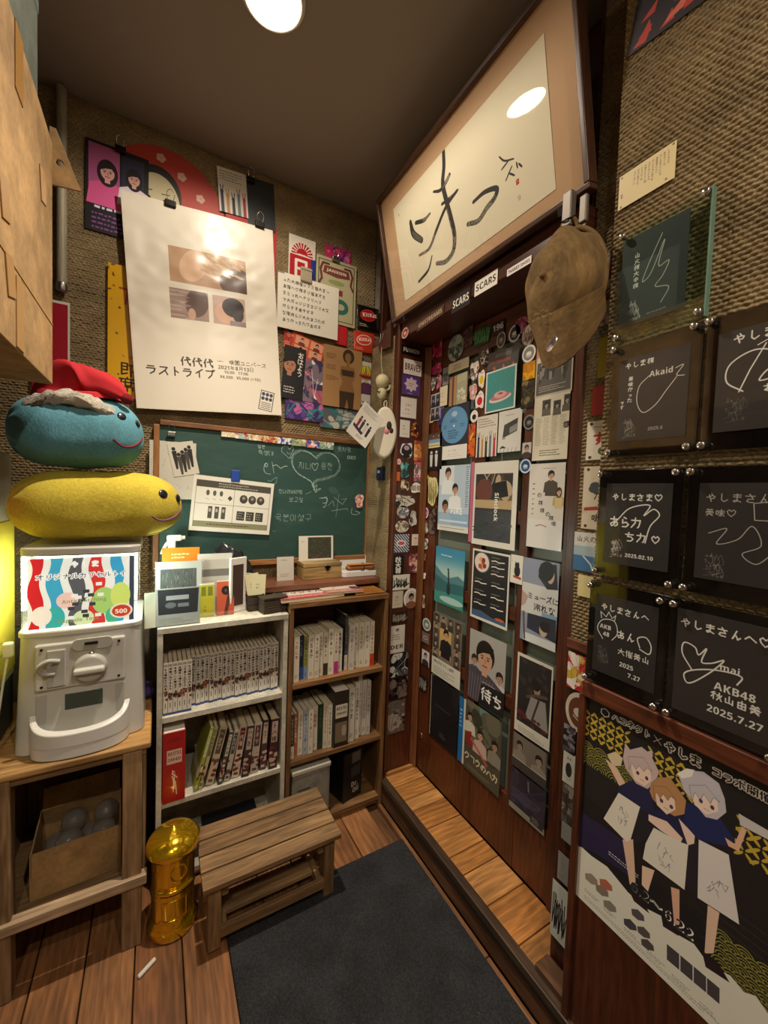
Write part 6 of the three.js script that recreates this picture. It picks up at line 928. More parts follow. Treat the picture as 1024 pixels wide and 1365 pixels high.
{ // lower row of the white case
  const gift = (pos, w, h, d, bg, art, name, label, word) => { const c = cell(w * 3200, h * 2600, (g, W, HH, r) => { fill(g, bg, 0, 0, W, HH); fill(g, '#c9b8a4', W * 0.18, HH * 0.25, W * 0.66, HH * 0.2); g.save(); g.translate(W * 0.18, HH * 0.25); P.word(g, W * 0.66, HH * 0.11, r, [word, '#c9b8a4', bg]); g.translate(0, HH * 0.09); P.word(g, W * 0.66, HH * 0.1, r, ['3M4D', '#c9b8a4', bg]); g.restore(); for (let i = 0; i < 9; i++) line(g, art, W * 0.04, [[W * (0.4 + 0.2 * r()), HH * (0.55 + 0.02 * i)], [W * (0.45 + 0.25 * r()), HH * (0.58 + 0.04 * i)]]); smallPrint(g, W * 0.2, HH * 0.1, W * 0.6, 2, HH * 0.03, '#5a1418', r); }, 130 + word.length + name.length);
    const b = thing(name, label, 'book', pos); mesh('slipcase', join(at(spineBox(w, h, d, c), 0, h / 2, -d / 2)), sheetMat(c, 0.25, 0.4), b); mesh('pages', box(w - 0.005, 0.004, d - 0.006), M.paper, b, [0, h + 0.0005, -d / 2]); };
  gift([0.0575, 0.296, -1.43], 0.066, 0.232, 0.16, '#a5161e', '#e8c8b8', 'thick_book', 'thick red book with a cream title block at end of the white bookcase', 'BESTEI');
  const list = [[0.122, 0.011, 0.215, '#97a23c', '#c9c8a0', -0.24, 'green and cream slim'], [0.137, 0.012, 0.21, '#b6ad86', '#6a6a3c', -0.24, 'cream slim'], [0.167, 0.024, 0.2, '#b9a98c', '#5c5040', -0.23, 'wide beige'], [0.199, 0.014, 0.18, '#4a443c', '#c9c2b0', -0.21, 'dark slim'], [0.222, 0.016, 0.178, '#b4ac9c', '#4a4440', -0.19, 'grey'], [0.2515, 0.024, 0.186, '#c2b6a4', '#6a2c2c', -0.15, 'white and maroon'], [0.2835, 0.024, 0.182, '#3c2c2c', '#b09c8c', -0.11, 'dark brown'], [0.3155, 0.026, 0.184, '#b0a594', '#5c3434', -0.08, 'pale and maroon'], [0.3475, 0.022, 0.184, '#4a3634', '#c0ac9c', -0.06, 'brown and cream'], [0.382, 0.03, 0.186, '#3a2526', '#b89c90', -0.04, 'thick dark maroon']];
  list.forEach(([x, w, h, bg, ink, lean, word], i) => { const c = cell(w * 3000 + 14, 440, (g, W, HH, r) => { fill(g, bg, 0, 0, W, HH); fill(g, ink, W * 0.15, HH * 0.05, W * 0.7, HH * 0.42); vtext(g, W * 0.2, HH * 0.07, W * 0.55, Math.max(3, Math.floor((HH * 0.4) / (W * 0.62))), bg, r); for (let k = 0; k < 10; k++) ell(g, ['#6a2a2c', '#c0a090', ink][k % 3], W * r(), HH * (0.55 + 0.3 * r()), W * 0.3, HH * 0.03); fill(g, ink, W * 0.2, HH * 0.9, W * 0.6, HH * 0.05); }, 150 + i); book([x, 0.297 + Math.abs(Math.sin(lean)) * w * 0.5, -1.442 - (i % 3) * 0.005], w, h, 0.125, c, word + ' book leaning on the lower shelf of the white bookcase', 'leaning books on the white bookcase', lean); });
  const mg = thing('magazine', 'dark glossy magazine lying in the bottom of the white bookcase', 'magazine', [0.26, 0.0405, -1.44]); mesh('cover', rbox(0.2, 0.016, 0.2, 0.003), std('#2a2a30', 0.3), mg, [0, 0.008, -0.1]); mesh('pages', box(0.19, 0.012, 0.202), M.page, mg, [0, 0.008, -0.1]);
}
{ // brown case, two rows
  const row = (y, list, zf, where, seed) => list.forEach(([x, w, h, bg, ink, foot, word], i) => { const c = cell(w * 3000 + 12, h * 2300, (g, W, HH, r) => { fill(g, bg, 0, 0, W, HH); vtext(g, W * 0.22, HH * 0.08, W * 0.52, Math.floor((HH * (0.5 + 0.2 * r())) / (W * 0.56)), ink, r); if (foot) fill(g, foot, 0, HH * 0.72, W, HH * 0.28); smallPrint(g, W * 0.25, HH * 0.86, W * 0.5, 3, HH * 0.03, '#3a342c', r); line(g, '#9a917e', 2, [[W - 1, 0], [W - 1, HH]]); }, seed + i); book([x + w / 2, y, zf - 0.004 * ((i * 7) % 4)], w - 0.0008, h, 0.13, c, word + ' ' + where, where); });
  const W0 = '#d6cdb8', mk = (x, specs) => specs.map(([w, h, bg, ink, foot, word]) => { const o = [x, w, h, bg, ink, foot, word]; x += w; return o; });
  row(0.6004, mk(0.456, [[0.023, 0.175, W0, '#a83a34', null, 'white paperback with red title'], [0.02, 0.172, '#1f2a3a', '#7a8a9a', '#2a4a8a', 'navy and blue paperback'], [0.016, 0.168, '#8a8a4c', '#2c3430', '#7a90b0', 'olive and blue paperback'], [0.024, 0.172, W0, '#4a443c', null, 'white paperback'], [0.02, 0.174, W0, '#5a4a3c', null, 'white paperback'], [0.019, 0.173, '#d9d0ba', '#6a5c4a', null, 'white paperback'], [0.02, 0.172, '#cfc5ae', '#3a3630', '#3a342f', 'white paperback with dark foot'], [0.022, 0.185, '#ddd5c2', '#5a544a', null, 'tall white paperback'], [0.02, 0.182, '#d4cab6', '#a03c34', '#c0388a', 'white paperback with magenta foot'], [0.021, 0.176, '#d9d1bf', '#2c4a6a', null, 'white paperback with blue title']]), -1.455, 'on the upper shelf of the brown bookcase', 200);
  row(0.6004, mk(0.672, [[0.014, 0.228, '#3a3a3a', '#8a8a86', '#c8c0ae', 'tall thin charcoal magazine']]), -1.47, 'on the upper shelf of the brown bookcase', 230);
  row(0.6004, mk(0.689, [[0.024, 0.186, '#cbc3b6', '#8a4a70', null, 'grey paperback'], [0.024, 0.188, '#d4ccb8', '#3f4a44', null, 'white paperback'], [0.024, 0.188, W0, '#8a7450', null, 'white paperback'], [0.024, 0.19, '#d9d1be', '#4a4a50', null, 'white paperback'], [0.02, 0.19, '#d6ceba', '#a8402c', '#c8401c', 'white paperback with orange foot']]), -1.462, 'on the upper shelf of the brown bookcase', 240);
  row(0.3044, mk(0.449, [[0.017, 0.172, '#3c3a34', '#b0a08c', '#c9c0ac', 'dark and white paperback'], [0.016, 0.165, '#b0603a', '#e0d0b8', null, 'orange brown paperback'], [0.02, 0.174, W0, '#5a5a58', null, 'white paperback'], [0.019, 0.176, '#a8acb4', '#5c6470', null, 'pale blue paperback'], [0.02, 0.176, W0, '#6a6054', null, 'white paperback'], [0.022, 0.178, '#d4cab4', '#b05c44', null, 'white paperback with brick red title'], [0.021, 0.182, '#26382a', '#4a6a44', null, 'dark green paperback'], [0.018, 0.184, '#d0c6b0', '#b8342c', null, 'white paperback with bold red title'], [0.018, 0.178, W0, '#3c5a3c', null, 'white paperback with green title']]), -1.452, 'on the middle shelf of the brown bookcase', 260);
  const c = cell(230, 640, (g, W, HH, r) => { fill(g, '#2c2620', 0, 0, W, HH); fill(g, '#cfc6b4', W * 0.1, HH * 0.24, W * 0.8, HH * 0.24); g.save(); g.translate(W * 0.1, HH * 0.25); P.word(g, W * 0.8, HH * 0.12, r, ['BESTEI', '#cfc6b4', '#2c2620']); g.translate(0, HH * 0.1); P.word(g, W * 0.8, HH * 0.1, r, ['3M4D', '#cfc6b4', '#2c2620']); g.restore(); blobs(g, W, HH * 0.001, ['#2c2620', '#6a5a48'], r, 2); fill(g, '#7a6a54', W * 0.1, HH * 0.56, W * 0.8, HH * 0.36); ell(g, '#a89c8c', W * 0.7, HH * 0.72, W * 0.16, HH * 0.1); }, 290);
  const tb = thing('thick_book', 'thick brown book with a cream title block in the brown bookcase', 'book', [0.654, 0.3045, -1.44]); mesh('slipcase', at(spineBox(0.064, 0.228, 0.16, c), 0, 0.114, -0.08), sheetMat(c, 0.35), tb); mesh('pages', box(0.058, 0.004, 0.154), M.paper, tb, [0, 0.2285, -0.08]);
  row(0.3044, mk(0.69, [[0.028, 0.226, '#cdc6b6', '#4a4e50', null, 'wide white art book']]), -1.45, 'on the middle shelf of the brown bookcase', 300);
  row(0.3044, mk(0.724, [[0.021, 0.235, '#d9d2c2', '#5c5a5c', null, 'tall white book'], [0.016, 0.262, '#d2cbbb', '#8a7a6a', null, 'tallest white booklet'], [0.019, 0.235, '#c9c3b8', '#6a6a70', null, 'pale grey book'], [0.019, 0.23, '#c4bdb4', '#7a7678', null, 'pale grey book']]), -1.46, 'on the middle shelf of the brown bookcase', 310);
  const wc = thing('storage_box', 'cloudy white plastic box at the bottom of the brown bookcase', 'box', [0.535, 0.0405, -1.437]); mesh('box_body', rbox(0.155, 0.2, 0.2, 0.008), std('#a39c8c', 0.4, { map: blotch }), wc, [0, 0.1, -0.1]); mesh('lid', rbox(0.16, 0.02, 0.206, 0.006), std('#b4ad9c', 0.4), wc, [0, 0.208, -0.1]); mesh('label_plate', rbox(0.05, 0.03, 0.003, 0.001), std('#5c584e', 0.6), wc, [-0.03, 0.13, 0.0]);
  const dc = cell(300, 520, (g, W, HH, r) => { fill(g, '#131214', 0, 0, W, HH); fill(g, '#5c564c', W * 0.45, HH * 0.02, W * 0.45, HH * 0.22); fill(g, '#3a3834', W * 0.42, HH * 0.32, W * 0.48, HH * 0.22); write(g, 'Dr.', W * 0.42, HH * 0.62, W * 0.26, '#cfc8bc'); write(g, 'Oil', W * 0.5, HH * 0.76, W * 0.24, '#cfc8bc'); }, 330);
  const db = thing('black_carton', 'black printed carton at the bottom of the brown bookcase', 'box', [0.728, 0.0405, -1.47], null, 0.25); mesh('carton', at(spineBox(0.1, 0.2, 0.1, dc), 0, 0.1, -0.05), sheetMat(dc, 0.4), db); mesh('lid_flap', box(0.098, 0.002, 0.098), M.black, db, [0, 0.2012, -0.05]);
}
// ------------------------------------------------------------------ things on the bookcases and the ledge
const standing = (name, label, cat, pos, w, h, paint, seed, lean = -0.12, thick = 0.0012, ry = 0, mat = 0.45) => { const c = cell(w * 2600, h * 2600, paint, seed), t = thing(name, label, cat, pos, null, ry); mesh('print', at(flatGeo(outline(0, w, h), thick, w, h, c), 0, h / 2 + 0.0005, 0).rotateX(lean), sheetMat(c, mat), t); return t; };
{
  const T = 0.8755;
  standing('orange_card', 'orange card standing behind the framed leaf photograph', 'card', [0.078, T, -1.57], 0.12, 0.235, (g, W, HH, r) => { fill(g, '#cf7d1c', 0, 0, W, HH); smallPrint(g, W * 0.25, HH * 0.1, W * 0.5, 2, HH * 0.05, '#efd0a0', r); }, 401);
  const f = standing('leaf_photo_frame', 'grey framed photograph of leaves in a clear stand', 'photo', [0.07, T, -1.515], 0.142, 0.195, (g, W, HH, r) => { fill(g, '#a9aaa4', 0, 0, W, HH); fill(g, '#4a4e4c', W * 0.1, HH * 0.13, W * 0.78, HH * 0.44); for (let i = 0; i < 90; i++) { const x = W * (0.1 + 0.76 * r()), y = HH * (0.14 + 0.42 * r()); line(g, i % 2 ? '#6f746f' : '#31342f', 4, [[x, y], [x + W * 0.06 * (r() - 0.5), y + HH * 0.1 * r()]]); } }, 402);
  for (const s of [-1, 1]) mesh('stand_side', rbox(0.003, 0.2, 0.012, 0.001), M.glass, f, [s * 0.073, 0.1, -0.006]);
  const k = standing('cassette_display', 'dark cassette packaging leaning at the front of the white bookcase', 'cassette', [0.064, T, -1.456], 0.132, 0.118, (g, W, HH, r) => { fill(g, '#8f938e', 0, 0, W, HH); pgon(g, '#23282e', [[W * 0.06, HH * 0.03], [W * 0.97, HH * 0.03], [W * 0.94, HH * 0.7], [W * 0.08, HH * 0.7]]); fill(g, '#8e9496', W * 0.24, HH * 0.2, W * 0.5, HH * 0.12); ell(g, '#5a6268', W * 0.34, HH * 0.46, W * 0.12, HH * 0.08); fill(g, '#6a7276', W * 0.5, HH * 0.42, W * 0.24, HH * 0.1); smallPrint(g, W * 0.1, HH * 0.82, W * 0.8, 4, HH * 0.045, '#6a6e6a', r); }, 403, -0.16, 0.012);
  mesh('stand_side', rbox(0.05, 0.11, 0.002, 0.0008), std('#c9cdb8', 0.3), k, [-0.07, 0.056, 0.004], [-0.16, 0.3, 0]);
  const w = standing('cd_sleeve', 'pale grey cd sleeve with a dark band in a clear stand', 'sleeve', [0.186, T, -1.53], 0.116, 0.215, (g, W, HH, r) => { fill(g, '#b4afa4', 0, 0, W, HH); fill(g, '#6e6a62', W * 0.08, HH * 0.26, W * 0.84, HH * 0.12); smallPrint(g, W * 0.15, HH * 0.46, W * 0.7, 4, HH * 0.04, '#8f8a80', r); fill(g, '#c9c5bb', 0, 0, W, HH * 0.1); }, 404);
  mesh('stand_front', rbox(0.116, 0.08, 0.002, 0.0008), M.glass, w, [0, 0.045, 0.036]);
  standing('lime_card', 'lime yellow card with printed windows in a clear stand', 'card', [0.157, T, -1.506], 0.048, 0.115, (g, W, HH, r) => { fill(g, '#b0a82c', 0, 0, W, HH); fill(g, '#6f7424', W * 0.12, HH * 0.1, W * 0.32, HH * 0.28); fill(g, '#6f7424', W * 0.56, HH * 0.1, W * 0.32, HH * 0.28); script(g, W * 0.3, HH * 0.66, W * 0.4, 2, W * 0.22, '#2c2a10', r); fill(g, '#d6d0bc', 0, 0, W, HH * 0.05); }, 405);
  standing('orange_camera_card', 'orange red card with a black lens motif in a clear stand', 'card', [0.218, T, -1.506], 0.058, 0.122, (g, W, HH, r) => { fill(g, '#c2573a', 0, 0, W, HH); ell(g, '#231c1a', W * 0.52, HH * 0.3, W * 0.25, HH * 0.13); ell(g, '#5a4a44', W * 0.52, HH * 0.3, W * 0.08, HH * 0.04); pgon(g, '#5a2c22', [[W * 0.62, HH * 0.4], [W * 0.84, HH * 0.4], [W * 0.6, HH], [W * 0.4, HH]]); fill(g, '#d8cfc0', 0, 0, W, HH * 0.04); }, 406);
  const tf = thing('white_photo_frame', 'tall narrow white photo frame turned sideways behind orange card', 'frame', [0.262, T, -1.53], null, 0.5);
  mesh('frame', rbox(0.07, 0.2, 0.012, 0.003), M.white, tf, [0, 0.1, 0]); mesh('photo', rbox(0.046, 0.15, 0.004, 0.001), std('#4a3630', 0.4), tf, [-0.004, 0.1, 0.006]);
  const bag = thing('plastic_bag', 'crumpled black plastic bag lying behind the standing cards', 'bag', [0.226, T, -1.64]);
  const bg = new THREE.IcosahedronGeometry(1, 6), q = bg.attributes.position; for (let i = 0; i < q.count; i++) { const x = q.getX(i), y = q.getY(i), z = q.getZ(i), n = 0.85 + 0.5 * (n1(x * 3 + 8, y * 4 + z * 3 + 8, 64, 64) - 0.3) + 0.16 * n2(x * 9 + 20, y * 9 + z * 7 + 20, 64, 64); q.setXYZ(i, x * 0.09 * n, Math.max(-0.112, y * 0.11 * n), z * 0.05 * n); } const bg2 = mergeVertices(bg.deleteAttribute('uv').deleteAttribute('normal')); bg2.computeVertexNormals();
  mesh('bag_body', bg2, std('#26282a', 0.22), bag, [0, 0.1125, 0]);
  const roll = thing('ribbon_roll', 'small roll of green and white striped ribbon', 'roll', [0.302, T, -1.565]);
  mesh('roll_body', lathe([[0.006, 0], [0.026, 0], [0.026, 0.13], [0.006, 0.13], [0.006, 0]], 28), std('#b9b4a4', 0.5), roll); for (let i = 0; i < 4; i++) mesh('stripe', lathe([[0.0262, 0], [0.0268, 0.002], [0.0268, 0.012], [0.0262, 0.014]], 28), std(['#3c6a4c', '#a83c34', '#3c6a4c', '#2c3a34'][i], 0.5), roll, [0, 0.03 + 0.026 * i, 0]);
  const sp = thing('spray_bottle', 'translucent white spray bottle behind the orange card', 'bottle', [0.05, T, -1.655]);
  const pl = phys({ color: '#e6efe9', roughness: 0.3, transmission: 0.25, thickness: 0 });
  mesh('bottle_body', lathe([[0, 0], [0.03, 0], [0.034, 0.01], [0.034, 0.15], [0.026, 0.185], [0.014, 0.2], [0.014, 0.222], [0, 0.222]], 28), pl, sp);
  mesh('spray_head', join(rbox(0.026, 0.03, 0.024, 0.005).translate(0, 0.24, 0), rbox(0.05, 0.022, 0.022, 0.006).translate(0.008, 0.262, 0)), M.white, sp); mesh('nozzle', lathe([[0, 0], [0.007, 0], [0.007, 0.012], [0, 0.012]], 14).rotateZ(-PI / 2), M.white, sp, [0.032, 0.263, 0]); mesh('trigger', tube([[-0.006, 0.254, 0.002], [-0.02, 0.236, 0.004], [-0.032, 0.205, 0.006]], 0.006, 12, 8), M.white, sp);
  // baskets and cards
  const woven = std('#5a4a3a', 0.9, { map: juteTex, bumpMap: juteBump, bumpScale: 0.003 });
  const bk = thing('wicker_basket', 'small dark wicker basket holding cream cards', 'basket', [0.322, T, -1.535], null, 0.1);
  mesh('basket_wall', muv(lathe([[0.0, 0.002], [0.034, 0.002], [0.036, 0.0], [0.041, 0.058], [0.037, 0.058], [0.032, 0.006], [0, 0.006]], 4).rotateY(PI / 4)), woven, bk); mesh('rim', new THREE.TorusGeometry(0.0405, 0.003, 8, 4).rotateX(PI / 2).rotateY(PI / 4), woven, bk, [0, 0.058, 0]);
  for (const [i, dx, a] of [[0, -0.008, 0.14], [1, 0.012, -0.06]]) { const c = cell(150, 240, (g, W, HH, r) => { fill(g, '#d6cda4', 0, 0, W, HH); script(g, W * 0.3, HH * 0.4, W * 0.4, 2, W * 0.16, '#5a5440', r); }, 420 + i); const m = mesh('shop_card', flatGeo(outline(0, 0.05, 0.088), 0.0008, 0.05, 0.088, c), sheetMat(c, 0.6), scene, [0.325 + dx, T + 0.092 - 0.004 * i, -1.532 + 0.004 * i], [-0.12, 0, a]); tag(m, i ? 'cream shop card in front in the wicker basket' : 'cream shop card tilted at back in the wicker basket', 'card', 'cards in the wicker basket'); }
  const rb = thing('rattan_box', 'low dark rattan box at the edge of the white bookcase', 'box', [0.38, T, -1.482], null, 0.18);
  mesh('box_wall', rbox(0.092, 0.052, 0.05, 0.006, 0, 3), woven, rb, [0, 0.0265, 0]); mesh('rim', rbox(0.096, 0.008, 0.054, 0.003), woven, rb, [0, 0.055, 0]);
  // magazines and board on the brown case
  const mags = [['stack of manga magazines with white lettering on red', 0.53, 0.26, 0.012, '#b8b0a4', 0, 0.04], ['slim magazine with pink and cream cover', 0.66, 0.16, 0.006, '#a87068', 0.013, -0.05]];
  mags.forEach(([l, x, w, th, col, dy, ry], i) => { const c = cell(w * 1800, 330, (g, W, HH, r) => { fill(g, '#cfc6b8', 0, 0, W, HH); fill(g, i ? '#a8665c' : '#b03c44', 0, HH * 0.72, W, HH * 0.28); if (!i) { write(g, 'ミューズコラボ', W * 0.06, HH * 0.12, W * 0.12, '#2a2426', W * 0.022); write(g, 'オリジナル', W * 0.1, HH * 0.42, W * 0.13, '#7a2430', W * 0.02); } else blobs(g, W, HH * 0.7, ['#cfc6b8', '#a86a5c', '#3a3440', '#d8a890'], r, 14); smallPrint(g, W * 0.06, HH * 0.82, W * 0.85, 2, HH * 0.07, '#e8d8cc', r); }, 440 + i);
    const m = thing('magazine', l + ' on the brown bookcase', 'magazine', [x, 0.9118 + dy, -1.448], null, ry); mesh('pages', box(w - 0.006, th, 0.168), M.page, m, [0, th / 2, -0.086]); mesh('cover', at(flatGeo(outline(0, w, 0.17), 0.0008, w, 0.17, c).rotateX(-PI / 2), 0, th, -0.086), sheetMat(c, 0.3, 0.3), m); });
  const bd = thing('wooden_board', 'orange brown wooden board lying on the brown bookcase', 'board', [0.772, 0.9118, -1.45], null, -0.04); mesh('board', rbox(0.135, 0.007, 0.19, 0.002, 0), woods('#c2803c', 0.35), bd, [0, 0.0035, -0.09]);
  // ledge: card stand, wooden box, postcard, tray
  const L = 0.9542;
  const cs = standing('card_stand', 'clear stand with a small white printed card on the ledge', 'card stand', [0.466, L, -1.625], 0.07, 0.098, (g, W, HH, r) => { fill(g, '#d9d3c4', 0, 0, W, HH); smallPrint(g, W * 0.25, HH * 0.14, W * 0.5, 1, HH * 0.05, '#4a463e', r); smallPrint(g, W * 0.2, HH * 0.72, W * 0.6, 3, HH * 0.05, '#8a8478', r); }, 450, -0.1, 0.001);
  mesh('stand_pane', rbox(0.078, 0.106, 0.003, 0.001), M.glass, cs, [0, 0.055, 0.0045], [-0.1, 0, 0]); mesh('stand_foot', rbox(0.078, 0.003, 0.036, 0.001), M.glass, cs, [0, 0.0016, -0.018]);
  const wb = thing('wooden_box', 'plain pale wooden box with a dark metal clasp on the ledge', 'box', [0.622, L, -1.655]); mesh('box_body', rbox(0.172, 0.05, 0.1, 0.002, 0), woods('#c4a56c', 0.55), wb, [0, 0.025, 0]); mesh('lid', rbox(0.174, 0.018, 0.102, 0.003, 0), woods('#cbae78', 0.55), wb, [0, 0.0605, 0]); mesh('clasp', join(rbox(0.012, 0.022, 0.004, 0.001).translate(0.02, 0.046, 0.052), rbox(0.026, 0.008, 0.004, 0.001).translate(0.02, 0.05, 0.052)), M.blackMetal, wb);
  standing('landscape_postcard', 'white postcard with a dark green photograph standing on the wooden box', 'postcard', [0.612, L + 0.07, -1.665], 0.158, 0.108, (g, W, HH, r) => { fill(g, '#ddd6c6', 0, 0, W, HH); fill(g, '#3c3e30', W * 0.26, HH * 0.06, W * 0.68, HH * 0.86); for (let i = 0; i < 160; i++) ell(g, ['#5a5a40', '#2a2c22', '#6e6a4c', '#484a36'][i % 4], W * (0.27 + 0.66 * r()), HH * (0.07 + 0.72 * r()), 5, 3); for (let i = 0; i < 14; i++) ell(g, '#8a5a54', W * (0.28 + 0.62 * r()), HH * (0.8 + 0.1 * r()), 7, 4); smallPrint(g, W * 0.06, HH * 0.2, W * 0.14, 2, HH * 0.05, '#b0a898', r); }, 451, -0.08);
  const tr = thing('white_tray', 'white plastic tray with upright rim on the ledge', 'tray', [0.805, L, -1.645]);
  const bot = muv(extrude(roundRect(0.185, 0.1, 0.02), 0.006, 0.002, 2).rotateX(-PI / 2)); mesh('tray_base', bot, M.tray, tr, [0, 0.002, 0]);
  const wall = (() => { const o = roundRect(0.19, 0.105, 0.022), i = roundRect(0.182, 0.097, 0.019); o.holes.push(i); return extrude(o, 0.02, 0.001, 1).rotateX(-PI / 2); })(); mesh('tray_wall', wall, M.tray, tr, [0, 0.003, 0]);
  mesh('tray_back', rbox(0.16, 0.06, 0.004, 0.002), M.tray, tr, [0.01, 0.05, -0.05], [-0.1, 0, 0]);
  const lr = thing('leather_roll', 'tan leather roll tied with a dark strap in white tray', 'case', [0.805, L + 0.012, -1.62]); mesh('roll', muv(new THREE.CapsuleGeometry(0.016, 0.11, 6, 18).rotateZ(PI / 2).scale(1, 0.8, 1)), std('#b5703c', 0.5, { map: blotch }), lr, [0, 0.025, 0]); mesh('roll_flap', rbox(0.125, 0.004, 0.026, 0.0015), std('#bf7a44', 0.5), lr, [0, 0.04, 0.004]); mesh('strap', new THREE.TorusGeometry(0.018, 0.003, 8, 20).rotateY(PI / 2), std('#3a2418', 0.5), lr, [0.012, 0.025, 0]);
}
// ------------------------------------------------------------------ low wooden stand under the capsule machine
{
  const s = thing('wooden_stand', 'wooden stand with open front carrying the capsule machine', 'stand', [0, 0, 0]), Z = -1.283;
  mesh('top_board', rbox(0.47, 0.02, 0.43, 0.006, 0), M.tableTop, s, [-0.242, 0.59, -1.497]);
  mesh('apron', rbox(0.34, 0.02, 0.02, 0.002, 0), M.cabinet, s, [-0.19, 0.57, Z - 0.02]);
  for (const [x, z] of [[-0.052, Z - 0.025], [-0.335, Z - 0.025], [-0.052, -1.68], [-0.335, -1.68]]) mesh('leg', rbox(0.048, 0.58, 0.045, 0.004, 1), M.cabinet, s, [x, 0.29, z]);
  mesh('front_rail', rbox(0.36, 0.03, 0.03, 0.004, 0), woods('#cfb595', 0.5), s, [-0.195, 0.2, Z - 0.008]);
  mesh('inner_shelf', box(0.33, 0.012, 0.36, 0), M.cabinet, s, [-0.195, 0.19, -1.49]);
  mesh('back_panel', box(0.33, 0.42, 0.008), M.cabinet, s, [-0.195, 0.38, -1.69]);
  for (const x of [-0.362, -0.024]) mesh('side_panel', box(0.006, 0.42, 0.38, 1), M.cabinet, s, [x, 0.38, -1.49]);
  const b = thing('cardboard_box', 'open cardboard box of clear balls inside the wooden stand', 'box', [-0.19, 0.197, -1.44], null, 0.06);
  for (const [w, h, d, x, z, k] of [[0.2, 0.13, 0.004, 0, 0.09, 0], [0.2, 0.13, 0.004, 0, -0.09, 0], [0.004, 0.13, 0.184, -0.1, 0, 1], [0.004, 0.13, 0.184, 0.1, 0, 1]]) mesh('box_side', box(w, h, d), M.card, b, [x, h / 2 + 0.002, z]);
  mesh('box_bottom', box(0.2, 0.003, 0.18), M.card, b, [0, 0.002, 0]);
  mesh('box_flap', box(0.196, 0.06, 0.003), M.card, b, [0, 0.155, -0.1], [-0.5, 0, 0]);
  const R = rng(31);
  for (let i = 0; i < 8; i++) { const x = -0.252 + 0.041 * (i % 4), z = -1.485 + 0.085 * Math.floor(i / 4); const c = mesh('clear_ball', new THREE.SphereGeometry(0.033, 24, 16), phys({ color: '#d8d4cc', roughness: 0.06, transmission: 0.85, thickness: 0 }), scene, [x, 0.2 + 0.034 + (i % 2 ? 0.06 : 0), z]); tag(c, 'clear plastic ball in the cardboard box inside the wooden stand', 'ball', 'clear balls in the cardboard box'); }
}
